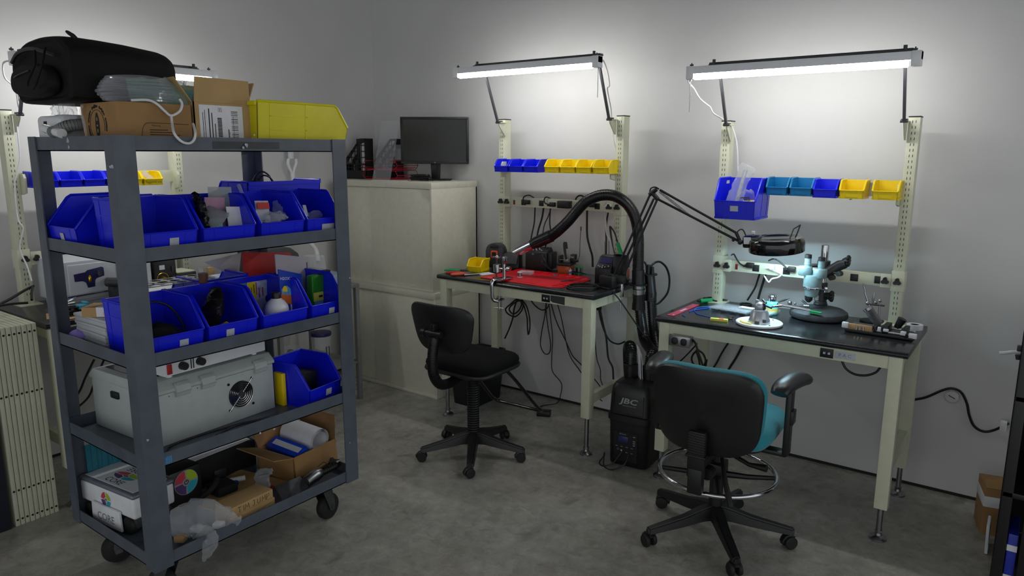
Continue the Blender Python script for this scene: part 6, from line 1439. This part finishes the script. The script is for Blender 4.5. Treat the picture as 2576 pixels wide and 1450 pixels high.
b = B().cyl((.0005, fy, fz), (.002, fy, fz), fr2, None, 32); fan = obj('fan_opening', b, 'black_matte', t)
b = B()
for r_ in (.020, .029, .038, .047, .056): b.ring((.006, fy, fz), r_, .0016, 'x', 36, 5)
for a in (45, 225): c, s = math.cos(R(a)), math.sin(R(a)); b.cyl((.005, fy+.012*c, fz+.012*s), (.004, fy+.085*c, fz+.085*s), .0016, None, 6)
obj('fan_guard', b, 'chrome', fan)
b = B()
for a in (45, 135, 225, 315): c, s = math.cos(R(a)), math.sin(R(a)); b.cyl((0, fy+.080*c, fz+.080*s), (.004, fy+.080*c, fz+.080*s), .0055, None, 10)
obj('rubber_plug', b, 'black', t); obj('fan_hub', B().cyl((.002, fy, fz), (.0035, fy, fz), .022, None, 20), 'dark_grey', fan)
obj('handle', B().box(-.30, -.245, -.010, 0, .150, .178, .004), 'black', t, label='black recessed handle')
b = B()
for y in (.06, .13, .18): b.cyl((.0, y, h_-.012), (.0015, y, h_-.012), .002, None, 6)
obj('rivet', b, 'dark_grey', t)
t = thing('control_box', 'white panel box with black knobs lying on the enclosure lid', 'control panel', (1.598, -2.53, z4+.252), 3)
b = B(); b.M = rotm('Y', 0); b.box(-.11, .11, -.205, .26, .012, .075, .004)
for x in (-.08, .08):
    for y in (-.17, .22): b.cyl((x, y, 0), (x, y, .012), .012, None, 10)
obj('box', b, 'white_paint', t)
for y in (-.13, -.055): obj('knob', B().cyl((.11, y, .042), (.132, y, .042), .017, .015, 20), 'black', t)
obj('vent', B().box(.11, .1108, -.095, -.09, .02, .06).box(.11, .1108, -.085, -.08, .02, .06), 'dark_grey', t); obj('red_button', B().box(.11, .116, -.195, -.175, .02, .06, .002), 'red', t)
b = B(tr(1.725, -2.225, z4)).box(-.03, .03, -.012, .012, .05, .15, .003); one('yellow_block', 'yellow plate wedged between the enclosure and the blue bin', 'plate', B(tr(1.70, -2.205, z4)).box(-.03, .03, -.010, .010, 0, .15, .003), 'bin_yellow')
one('black_box', 'black-topped box inside the blue bin on the fourth shelf', 'box', B(tr(1.70, -2.085, z4+.0045) @ rotm('Z', 8)).box(-.05, .05, -.045, .045, 0, .125, .003), 'black')
b = B(); rnd.seed(9)
for i in range(6): c = (1.80+rnd.uniform(-.02, .03), -2.08+rnd.uniform(-.05, .05), z4+.014); b.ball(c, .013, n=8)
one('hardware_bits', 'dark hardware pieces in the front of the fourth-shelf bin', 'hardware', b, 'dull_steel')
b = B().tube(spl([gz(418, 1140, z4+.004), gz(425, 1126, z4+.004), gz(450, 1113, z4+.004), gz(520, 1090, z4+.004), gz(600, 1068, z4+.004), gz(665, 1053, z4+.004), gz(700, 1040, z4+.004)], 8), .004, 7).tube(spl([gz(545, 1095, z4+.004), gz(590, 1072, z4+.004), gz(640, 1060, z4+.004), gz(690, 1050, z4+.004)], 8), .004, 7)
one('black_lead', 'black lead lying along the front of the fourth cart shelf', 'cable', b, 'cord')

# ================================================================== BOTTOM SHELF
z5 = S[4]
mat('logo_red', (196, 60, 78), .5, var=.03); mat('logo_green', (160, 190, 40), .5, var=.03); mat('logo_cyan', (36, 160, 178), .5, var=.03); mat('logo_purple', (84, 56, 110), .5, var=.03); mat('lid_grey', (120, 122, 134), .35, .3, var=.04)
def wheel_logo(parent, M, r, light='paper', w=False, nm='emblem'):
    """disc of four coloured quarters with a power sign, in the plane of M's x and y"""
    cols = ['logo_red', 'logo_purple', 'logo_cyan', 'logo_green']
    b = B(M); n = 40; 
    b.add([(r*1.04*math.cos(2*PI*i/n), r*1.04*math.sin(2*PI*i/n), .0003) for i in range(n)], [tuple(range(n))])
    for k in range(4):
        b.mi = k+1; a0 = 95+90*k
        ps = [(r*math.cos(R(a0+80*i/10)), r*math.sin(R(a0+80*i/10)), .0007) for i in range(11)]+[(r*.32*math.cos(R(a0+80-80*i/10)), r*.32*math.sin(R(a0+80-80*i/10)), .0007) for i in range(11)]
        b.add(ps, [tuple(range(22))])
    b.mi = 5; b.M = M @ tr(0, 0, .001); b.ring((0, 0, 0), r*.17, r*.035, 'z', 20, 4, 120, 420).box(-r*.03, r*.03, r*.02, r*.22, -.0004, .0004)
    return obj(nm, b, [light]+cols+['ink'], parent, w=w, flat=True, label='round emblem of four coloured quarters')
t = thing('robot_kit', 'white box-bodied wheeled robot with round coloured emblems, bottom cart shelf left end', 'robot', (1.44, -2.80, z5), 6)
b = B().box(-.185, .185, -.075, .105, .075, .165, .012, 3); obj('body', b, 'white_plastic', t)
b = B().box(-.188, .188, -.078, .108, .160, .182, .012, 3); obj('lid', b, 'lid_grey', t, label='grey rounded lid rim')
b = B().box(-.165, .165, -.058, .088, .181, .1835); tp = obj('top_panel', b, 'white_paint', t)
b = B().text('CORE', .042, (-.0, -.034, .184), (1, 0, 0), (0, 1, 0), 0).text('CORE', .042, (.0, .066, .184), (-1, 0, 0), (0, -1, 0), 0); obj('lettering', b, 'ink', tp)
wheel_logo(tp, tr(0, .015, .1838) @ Matrix.Diagonal((1.5, .62, 1, 1)), .045)
fx_ = tr(.0, -.0752, .118) @ rotm('X', 90); wheel_logo(t, fx_, .033); wheel_logo(t, tr(.1855, .015, .118) @ rotm('Y', 90) @ rotm('Z', 90), .038)
b = B().prism([(-.09, .0), (.11, .0), (.105, .085), (-.085, .085)], 'y', -.088, -.078, .002); b.bm.transform(tr(0, 0, .012)); fp = obj('front_plate', b, 'white_plastic', t); obj('lettering', B().text('CORE', .045, (.01, -.0888, .048), (1, 0, 0), (0, 0, 1), 0), 'print_grey', fp)
obj('chassis', B().box(-.17, .17, -.06, .09, .03, .076, .004), 'dark_grey', t)
for x in (-.13, .13):
    for y in (-.055, .085): obj('wheel', B(tr(x, y, .037) @ rotm('X', 90)).lathe([(.012, -.018), (.034, -.018), (.037, -.012), (.037, .012), (.034, .018), (.012, .018)], n=24), 'rubber', t)
t = thing('black_robot', 'black robot shell with a round coloured emblem, behind the corner post on the bottom shelf', 'robot', (1.50, -2.62, z5), 4)
obj('body', B().box(-.10, .09, -.075, .075, .0, .195, .012), 'black', t); wheel_logo(t, tr(.0905, .0, .135) @ rotm('Y', 90) @ rotm('Z', 90), .052, 'grey_print')
t = thing('corrugated_board', 'teal corrugated panel standing at the back of the bottom shelf', 'panel', (1.275, -2.72, z5))
mat('teal_dark', (30, 112, 132), .6, var=.06); b = B()
for i in range(14): b.box(1.262, 1.270+.004*(i % 2), -2.86+.02*i, -2.84+.02*i, z5+.0005, z5+.30)
obj('panel', b, 'teal_dark', t, w=True)
t = thing('marked_carton', 'small brown carton with handwriting at the front of the bottom shelf', 'cardboard box', (1.80, -2.48, z5), 4)
b = B().box(-.055, .055, -.108, .108, 0, .045, .002); obj('box', b, 'card_light', t); b = B().box(-.052, .050, -.105, .104, .045, .083, .002); lid_ = obj('lid', b, 'card_light', t)
b = B()
def strokes(b, x, y0, z0, s):
    G = {'T': [[(0, 1), (.8, 1)], [(.4, 1), (.4, 0)]], 'I': [[(.2, 1), (.2, 0)]], 'M': [[(0, 0), (.1, 1), (.45, .35), (.8, 1), (.9, 0)]], 'J': [[(.1, 1), (.6, 1)], [(.45, 1), (.45, .15), (.2, 0), (0, .15)]], 'U': [[(0, 1), (.05, .15), (.35, 0), (.65, .15), (.7, 1)]], 'P': [[(0, 0), (.05, 1), (.6, .95), (.65, .6), (.1, .45)]], ' ': []}
    y = y0
    for ch in 'TIM JUMP':
        for st in G[ch]: b.tube([(x, y+u*s, z0+v*s*1.15) for u, v in st], .0009, 5)
        y += s*(.6 if ch in 'I ' else 1.15)
    return b
strokes(b, .0505, -.072, .050, .0205); obj('handwriting', b, 'ink', lid_, label='black marker lettering')
b = B().tube([(.0553, -.10, .010), (.0553, -.03, .016), (.0553, .0, .014), (.0553, .02, .022), (.0553, .09, .030)], .0007, 4); obj('marker_line', b, 'ink', t)
# open box with rolls
t = thing('open_carton', 'open brown carton with splayed flaps and a paper roll in it, bottom shelf', 'cardboard box', (1.60, -2.06, z5), 6)
W_, L2_, H2 = .12, .135, .125
b = B()
for a in ((-W_, -W_+.004, -L2_, L2_), (W_-.004, W_, -L2_, L2_), (-W_, W_, -L2_, -L2_+.004), (-W_, W_, L2_-.004, L2_)): b.box(*a, 0, H2)
b.box(-W_, W_, -L2_, L2_, 0, .004); obj('box', b, 'card', t)
obj('flap', B().sheet([(W_-.004, -L2_, H2), (W_-.004, L2_, H2), (W_+.035, L2_+.01, H2-.10), (W_+.035, -L2_, H2-.10)], .004) if False else B().sheet([(W_, -L2_+.004, H2-.002), (W_, L2_-.004, H2-.002), (W_+.012, L2_-.004, H2-.10), (W_+.012, -L2_+.004, H2-.10)], .004), 'card', t)
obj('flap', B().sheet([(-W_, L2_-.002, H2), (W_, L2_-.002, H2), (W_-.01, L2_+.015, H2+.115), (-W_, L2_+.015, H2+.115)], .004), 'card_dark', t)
obj('flap', B().sheet([(-W_, -L2_+.002, H2), (W_, -L2_+.002, H2), (W_+.01, -L2_-.12, H2+.035), (-W_, -L2_-.115, H2+.04)], .004), 'card', t)
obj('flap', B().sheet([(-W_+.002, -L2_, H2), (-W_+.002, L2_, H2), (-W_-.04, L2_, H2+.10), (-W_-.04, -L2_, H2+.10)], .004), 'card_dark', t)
T0 = TM[t.name]
b = B(T0); r_ = .060; c0_, c1_ = Vector((-.105, .050, .152)), Vector((.10, .050, .138)); 
for k in range(3): b.tube([c0_, c1_], r_-.007*k, 28, cap=False)
b.tube([c0_+Vector((.01, 0, 0)), c0_+Vector((.011, 0, 0))], r_-.001, 28); one('paper_roll', 'roll of grey-white paper in the open carton', 'paper roll', b, 'paper')
b = B(T0 @ tr(.0, -.055, .10) @ rotm('X', 24) @ rotm('Y', 6)).box(-.10, .10, -.035, .035, -.02, .04, .001); b.mi = 1; b.box(-.08, .085, -.012, .018, .0398, .0408); one('blue_carton', 'blue box with a grey stripe leaning in the open carton', 'box', b, ['pouch_blue', 'label_grey'])
# steel handheld tool on the edge
t = thing('hand_tool', 'silver-headed hand tool with a black grip, right end of the bottom shelf', 'hand tool', (1.80, -2.16, z5))
p0, p1, p2, p3 = Vector((1.845, -2.30, z5+.03)), Vector((1.84, -2.20, z5+.045)), Vector((1.835, -2.12, z5+.056)), Vector((1.84, -2.025, z5+.066))
b = B().tube([p1, p2-Vector((0, .02, 0)), p2, p2+Vector((0, .015, 0))], [.026, .030, .026, .018], 18); obj('head', b, 'steel', t, w=True)
b = B().tube([p2+Vector((0, .01, 0)), p3], [.016, .017], 14); [b.ring(p2.lerp(p3, k/8), .017, .002, 'y', 14, 5) for k in range(2, 8)]; obj('grip', b, 'black', t, w=True)
obj('end_cap', B().cyl(p3, p3+Vector((0, .018, .003)), .017, .015, 14), 'chrome', t, w=True)
b = B().sheet([(1.862, -2.335, z5+.006), (1.858, -2.20, z5+.030), (1.80, -2.20, z5+.062), (1.785, -2.325, z5+.056)], .003).sheet([(1.862, -2.335, z5+.006), (1.785, -2.325, z5+.056), (1.772, -2.355, z5+.045), (1.85, -2.365, z5+.0)], .003); obj('scoop', b, 'dull_steel', t, w=True)
b = B().tube(spl([p2+Vector((-.01, .0, .03)), p2+Vector((.0, .03, .045)), p2+Vector((.01, .05, .02)), p2+Vector((.0, .075, .05)), p3+Vector((0, -.01, .03)), p3+Vector((.012, .01, .025))], 6), .0018, 5); obj('wire', b, 'ink', t, w=True)
# small parts in the middle
b = B(tr(1.60, -2.40, z5+.0005) @ rotm('Z', 12)).box(-.16, .17, -.16, .19, 0, .004); one('cardboard_sheet', 'flat cardboard sheet under the loose parts, bottom shelf', 'cardboard', b, 'card_light')
rnd.seed(12); k = 0
for px, py in ((540, 1222), (556, 1216), (530, 1237), (548, 1240), (562, 1232), (575, 1222), (536, 1210)):
    p = gz(px, py, z5+.016); one('glass_block', 'small clear block on the cardboard sheet, bottom shelf', 'block', B(tr(p.x, p.y, z5+.005) @ rotm('Z', rnd.uniform(0, 90))).box(-.016, .016, -.011, .011, 0, .018, .003), 'milky_film' if k % 3 else 'steel', 'clear blocks on the cardboard sheet'); k += 1
p = gz(590, 1206, z5+.02); one('white_tube', 'short white tube lying on the loose parts, bottom shelf', 'tube', B().cyl((p.x, p.y-.03, z5+.022), (p.x+.03, p.y+.035, z5+.022), .012, None, 14), 'white_plastic')
p = gz(580, 1218, z5+.015); one('blue_component', 'dark blue piece in front of the white tube, bottom shelf', 'part', B(tr(p.x, p.y, z5+.005)).box(-.02, .02, -.03, .03, 0, .02, .004), 'pouch_blue')
p = gz(552, 1190, z5+.03); b = B(tr(p.x-.02, p.y, z5+.005)).box(-.03, .03, -.03, .03, 0, .045, .004).box(-.03, -.01, -.03, -.018, .045, .065, .003).box(-.03, -.01, .018, .03, .045, .065, .003); one('grey_bracket', 'dark grey bracket block behind the clear blocks, bottom shelf', 'bracket', b, 'dark_grey')
b = B(); bag(b, [gz(665, 1240, z5+.02), gz(660, 1205, z5+.06), gz(668, 1180, z5+.09)], (.08, .09, .08), .02, 31, crump=.005); one('parts_bag', 'clear bag of dark and white parts leaning on the open carton', 'plastic bag', b, 'grey_film', ang=25)
one('red_card', 'red-edged card under the clear parts bag', 'card', B(tr(1.70, -2.285, z5+.006)).box(-.03, .03, -.03, .02, 0, .006, .001), 'red')
p = gz(470, 1225, z5+.02); b = B().tube(spl([(1.56, -2.56, z5+.02), (1.60, -2.52, z5+.06), (1.58, -2.47, z5+.085), (1.52, -2.44, z5+.07)], 6), .012, 8).box(1.50, 1.60, -2.48, -2.38, z5+.005, z5+.05, .012); one('black_strap', 'black strap and pad behind the clear blocks, bottom shelf', 'strap', b, 'black_matte')
one('black_tray', 'black flat case at the back of the bottom shelf', 'case', B().box(1.27, 1.41, -2.52, -2.16, z5+.0005, z5+.13, .006), 'black_matte'); b = B(tr(1.345, -2.33, z5+.131) @ rotm('Z', 4)).box(-.06, .06, -.16, .15, 0, .0015); one('white_papers', 'white sheet lying on the black case, bottom shelf', 'paper', b, 'paper')
bagobj('clear crumpled bag with white parts hanging over the front edge of the bottom shelf', [(1.74, -2.77, z5+.02), (1.79, -2.74, z5+.075), (1.84, -2.68, z5+.085), (1.87, -2.62, z5+.05), (1.885, -2.585, z5+.02)], (.10, .16, .08), .08, 33, 'milky_film', .010)
bagobj('pointed clear bag end drooping over the bottom rail', [(1.86, -2.73, z5+.05), (1.925, -2.715, z5+.045), (1.935, -2.735, z5-.0), (1.935, -2.755, z5-.035)], (.08, .07, .008), .012, 35, 'clear_film', .004)
for q_, m_ in (((1.80, -2.765, z5+.008), 'card_light'), ((1.845, -2.63, z5+.02), 'paper'), ((1.80, -2.70, z5+.02), 'label_grey')): one('bagged_component', {'card_light': 'tan block inside the clear bag on the bottom shelf', 'paper': 'white block inside the clear bag on the bottom shelf', 'label_grey': 'grey block inside the clear bag on the bottom shelf'}[m_], 'part', B(tr(q_) @ rotm('Z', 30)).box(-.02, .02, -.016, .016, 0, .022, .003), m_)

# ================================================================== LEFT WALL BENCH AND THE CORNER BEHIND THE CART
Z = Z1
mat('machine_grey', (202, 206, 210), .4, var=.02); mat('plate_navy', (32, 26, 84), .4, var=.05); mat('brass', (206, 164, 44), .25, .9, var=.05)
def grinder(label, y0, y1, x0, x1, h, gname):
    t = thing('grinding_machine', label, 'lab machine', ((x0+x1)/2, (y0+y1)/2, Z), 0, gname)
    b = B().box(x0, x1, y0, y1, Z+.03, Z+h, .008, 3).box(x0+.03, x1-.02, y0+.02, y1-.02, Z, Z+.032); obj('body', b, 'machine_grey', t, w=True)
    dr = obj('door', B().box(x1, x1+.012, y0+.018, y1-.012, Z+.045, Z+h-.018, .006), 'machine_grey', t, w=True)
    yc, zc = (y0+y1)/2, Z+h*.68
    b = B().prism([(yc-.085, zc+.012), (yc-.03, zc+.016), (yc-.02, zc+.026), (yc+.05, zc+.036), (yc+.06, zc+.03), (yc+.06, zc-.012), (yc+.02, zc-.020), (yc+.012, zc-.03), (yc+.010, zc-.062), (yc-.024, zc-.064), (yc-.03, zc-.036), (yc-.045, zc-.026), (yc-.083, zc-.026)], 'x', x1+.012, x1+.0145, .001); pl = obj('name_plate', b, 'plate_navy', dr, w=True, label='navy blue plate')
    obj('dial', B().ball((x1+.016, yc-.012, zc-.020), .016, .5, .5, 1.25, 16), 'brass', dr, w=True); obj('latch', B().cyl((x1+.012, yc+.030, zc+.008), (x1+.035, yc+.030, zc+.008), .015, .013, 18).box(x1+.034, x1+.038, yc+.026, yc+.034, zc-.006, zc+.022), 'chrome', dr, w=True)
    obj('rail', B().cyl((x1+.025, y0-.01, Z+.068), (x1+.025, y1-.02, Z+.075), .005, None, 8).ball((x1+.025, y0-.01, Z+.068), .011), 'chrome', t, w=True)
    return t
grinder('pale grey machine with a navy plate at the left end of the left wall bench', -2.565, -2.31, .17, .49, .243, 'pale grey bench machines')
grinder('pale grey machine with a navy plate behind the corner post of the cart', -2.285, -2.10, .17, .44, .235, 'pale grey bench machines')
t = thing('motor', 'dark round motor in front of the left pale grey machine', 'motor', (.56, -2.355, Z)); obj('body', B().cyl((.52, -2.375, Z+.12), (.58, -2.335, Z+.12), .024, None, 20).box(.52, .57, -2.375, -2.335, Z, Z+.10, .004), 'dark_grey', t, w=True); obj('shaft', B().cyl((.58, -2.335, Z+.12), (.585, -2.331, Z+.12), .008, None, 12), 'black', t, w=True)
b = B().box(.45, .66, -2.27, -1.93, Z, Z+.035, .004).prism([(.45, Z+.035), (.60, Z+.035), (.45, Z+.062)], 'y', -2.27, -1.93, .002); one('machine_tray', 'white sloped machine tray lying in front of the second pale grey machine', 'tray', b, 'white_paint')
t = thing('power_supply', 'black dial power supply right of the second pale grey machine', 'power supply', (.40, -2.03, Z)); obj('case', B().box(.28, .448, -2.09, -1.965, Z, Z+.185, .004), 'black', t, w=True)
obj('dial', B().ring((.4495, -2.045, Z+.085), .032, .0015, 'x', 28, 5).cyl((.449, -2.045, Z+.085), (.468, -2.045, Z+.085), .014, .012, 16), 'brass', t, w=True); obj('knob', B().cyl((.449, -1.985, Z+.082), (.466, -1.985, Z+.082), .011, None, 14).box(.449, .454, -1.992, -1.978, Z+.12, Z+.15, .001), 'dark_grey', t, w=True); obj('sticker', B().box(.448, .4488, -2.06, -2.03, Z+.135, Z+.160), 'paper', t, w=True)
obj('top_plate', B().box(.30, .44, -2.085, -1.97, Z+.1855, Z+.188), 'cream', t, w=True)
t = thing('dark_instrument', 'small black box with a cream top beside the dial power supply', 'instrument', (.35, -1.89, Z)); obj('case', B().box(.27, .42, -1.95, -1.83, Z, Z+.095, .003), 'black', t, w=True); obj('lid', B().box(.275, .415, -1.945, -1.835, Z+.0955, Z+.103, .002), 'cream', t, w=True)
one('orange_carton', 'small orange-brown carton at the back right of the left wall bench', 'box', B().box(.20, .25, -1.66, -1.615, Z, Z+.075, .001), 'card_light'); one('white_carton', 'white carton right of the orange-brown one on the left wall bench', 'box', B().box(.36, .48, -1.72, -1.635, Z, Z+.05, .001), 'kit_white')
# clutter at the left front corner
b = B(tr(.62, -2.66, Z) @ rotm('Z', -20)).box(-.11, .03, -.045, .05, 0, .003); one('cardboard_strip', 'brown cardboard piece at the left end of the left wall bench', 'cardboard', b, 'card_light')
b = B(tr(.69, -2.60, Z) @ rotm('Z', 95)).box(-.06, .10, -.02, .02, 0, .003); one('wrapper_strip', 'narrow brown strip along the front edge of the left wall bench', 'cardboard', b, 'card_light')
b = B(); rnd.seed(2)
for k_ in range(6): b.tube(spl([(.62+rnd.uniform(-.04, .05), -2.62+rnd.uniform(-.06, .08), Z+.01+.006*k_) for i in range(7)], 6), .0045, 6)
one('cable_tangle', 'tangle of black cables at the left end of the left wall bench', 'cable', b, 'cord')
b = B(tr(.64, -2.56, Z+.03)).box(-.02, .03, -.02, .02, 0, .02, .004).box(-.03, .02, .012, .03, .01, .03, .003); one('blue_clip', 'light blue plastic clip on the black cable tangle', 'clip', b, 'box_teal')
b = B(); clip(b, (.55, -2.64, Z+.06), (.60, -2.60, Z+.09)); clip(b, (.58, -2.61, Z+.05), (.62, -2.57, Z+.085)); b.cyl((.55, -2.65, Z+.045), (.63, -2.58, Z+.06), .006, None, 8).ball((.55, -2.65, Z+.05), .014).cyl((.59, -2.615, Z), (.59, -2.615, Z+.055), .006, None, 8).lathe([(.03, 0), (.03, .008), (.01, .012)], (.59, -2.615, Z), 16); one('clip_stand', 'chrome alligator clip stand in front of the left pale grey machine', 'helping hand', b, 'chrome')
cord('black cable stretched from the left machine to the edge of the photo', [gx(84, 720, .30), gx(60, 732, .34), gx(30, 750, .42), gx(0, 766, .50), gx(-40, 790, .55)], .007)
cord('black cable dropping behind the clip stand, left wall bench', [gx(82, 722, .32), gx(80, 735, .36), gx(80, 755, .42)], .006)
cord('black cable crossing the left end of the bench above the panels', [gx(70, 762, .56), gx(30, 765, .56), gx(0, 770, .56), gx(-40, 778, .56)], .006)
b = B(tr(.232, -1.985, 1.575) @ rotm('X', -38) @ rotm('Z', 8)); b.box(-.001, .001, -.02, .075, -.008, .022); one('paper_tag', 'white paper slip sticking out of the lettered yellow bin', 'paper slip', b, 'paper')
# folded shelf panels at the bench end
for i in range(9):
    y = -2.785-.0205*i; x1 = .705+.002*(i % 3)
    t = thing('steel_divider', ['cream steel panel nearest the left wall bench, first of the upright row', 'second cream steel panel from the left wall bench', 'third cream steel panel from the left wall bench', 'fourth cream steel panel from the left wall bench', 'middle cream steel panel of the upright row by the bench', 'sixth cream steel panel from the left wall bench', 'seventh cream steel panel from the left wall bench', 'eighth cream steel panel from the left wall bench', 'outermost cream steel panel of the upright row, beside the dark cabinet'][i], 'steel panel', (.40, y-.009, 0), 0, 'cream steel panels standing at the bench end')
    obj('panel', B().box(.08, x1, y-.0175, y, 0, .935, .0015), 'cream', t, w=True)
    b = B()
    for z in (.03, .17, .62, .90): b.cyl((x1-.001, y-.009, z), (x1+.0006, y-.009, z), .0052, None, 10)
    obj('hole', b, 'slot', t, w=True)
mat('navy_steel', (34, 38, 52), .5, var=.1)
t = thing('dark_cabinet', 'dark blue-grey cabinet at the left edge of the photo, outside the cream panels', 'cabinet', (.42, -3.22, 0)); obj('body', B().box(.10, .715, -3.50, -2.985, 0, .60, .004), 'navy_steel', t, w=True); b = B().box(.7152, .7165, -3.45, -3.03, .03, .28).box(.7152, .7165, -3.45, -3.03, .30, .57); obj('door', b, 'navy_steel', t, w=True)
cord('black cord slanting behind the lower cart shelves, left one', [gx(237, 905, .10), gx(215, 950, .12), gx(200, 985, .12), gx(175, 1020, .12)], .006)
cord('black cord slanting behind the lower cart shelves, right one', [gx(262, 905, .10), gx(240, 955, .10), gx(222, 1000, .10), gx(178, 1040, .10)], .006)
# side table in the corner
mat('table_grey', (120, 122, 120), .5, var=.06)
t = thing('side_table', 'grey two-tier side table in the room corner behind the cart', 'table', (.40, -1.14, 0))
TX0, TX1, TY0, TY1 = .12, .66, -1.46, -.80
obj('tabletop', B().box(TX0, TX1, TY0, TY1, .80, .825, .003), 'table_grey', t, w=True); obj('shelf', B().box(TX0+.01, TX1-.01, TY0+.01, TY1-.01, .26, .28, .003), 'table_grey', t, w=True)
for x in (TX0+.002, TX1-.032):
    for y in (TY0+.002, TY1-.032): obj('leg', B().box(x, x+.03, y, y+.03, 0, .80, .002), 'table_grey', t, w=True)
mat('box_pale_blue', (150, 166, 190), .5, var=.05)
one('pale_blue_box', 'flat pale blue box on the corner side table', 'box', B().box(.34, .62, -1.12, -.84, .8255, .895, .004), 'box_pale_blue')
t = thing('label_printer', 'dark grey desktop machine with a clear hood on the corner side table', 'printer', (.38, -1.22, .8255)); obj('body', B().prism([(.20, .826), (.56, .826), (.56, .90), (.48, 1.06), (.40, 1.09), (.20, 1.09)], 'y', -1.42, -1.15, .012), 'dark_grey', t, w=True)
t = thing('clear_hood_unit', 'small dark unit with a clear hood, right of the dark desktop machine', 'instrument', (.48, -1.04, .896)); obj('base', B().box(.38, .58, -1.10, -.975, .8958, .935, .006), 'black', t, w=True); obj('hood', B().prism([(.40, .936), (.56, .936), (.54, 1.03), (.42, 1.03)], 'y', -1.09, -.99, .006), 'milky_film', t, w=True)
# wall hose behind the cart
b = B(); xw = .05
for s in (-1, 1): b.tube(spl([gx(735+s*9, 400, xw), gx(735+s*10, 412, xw), gx(735+s*5, 426, xw), gx(737, 440, xw)], 6), .011, 10)
b.tube([gx(737, 436, xw), gx(738, 452, xw), gx(739, 466, xw)], [.018, .014, .012], 12).box(gx(0, 0, xw).x-.01 if False else .03, .06, gx(733, 395, xw).y-.015, gx(733, 395, xw).y+.015, gx(733, 400, xw).z, gx(733, 385, xw).z+.02, .005)
t = thing('wall_hose', 'white Y-shaped hose fitting on the left wall behind the cart', 'hose', tuple(gx(739, 466, xw))); obj('fitting', b, 'white_plastic', t, w=True)
b = B().tube(spl([gx(739, 464, xw), gx(742, 520, xw), gx(760, 580, .10), gx(782, 612, .16), gx(796, 632, .22), gx(800, 660, .30)], 8), .016, 12); obj('hose', b, 'white_cord', t, w=True)
obj('mount', B().box(0, .032, gx(725, 390, .02).y-.02, gx(745, 390, .02).y+.02, gx(733, 396, .02).z, gx(733, 383, .02).z+.01, .004), 'clear_plastic', t, w=True)
# lower tier: blender jar and base
t = thing('blender_jar', 'clear jar with a dark blue lid on the lower tier of the side table', 'jar', (.50, -1.02, .2805)); obj('jar', B().lathe([(.055, 0), (.066, .20), (.064, .20), (.053, .004)], n=28), 'clear_plastic', t); obj('lid', B().lathe([(.070, .20), (.072, .206), (.070, .222), (.04, .226)], n=28), 'plate_navy', t); b = B().tube([(.068, -.012, .03), (.068, -.012, .13), (.068, .012, .13), (.068, .012, .03)], .003, 6); obj('handle', b, 'dark_grey', t)
t = thing('blender_motor', 'white appliance base left of the clear jar on the lower tier', 'appliance', (.50, -1.27, .2805)); obj('base', B().lathe([(.085, 0), (.09, .02), (.07, .09), (.062, .12), (.05, .122)], n=28), 'white_plastic', t); obj('cup', B().lathe([(.064, .122), (.066, .128), (.066, .165), (.062, .165), (.062, .126)], n=28), 'clear_plastic', t); obj('coupling', B().cyl((0, 0, .122), (0, 0, .15), .03, .018, 14), 'dull_steel', t); obj('switch', B().box(.072, .082, -.02, .02, .06, .08, .002), 'black', t)
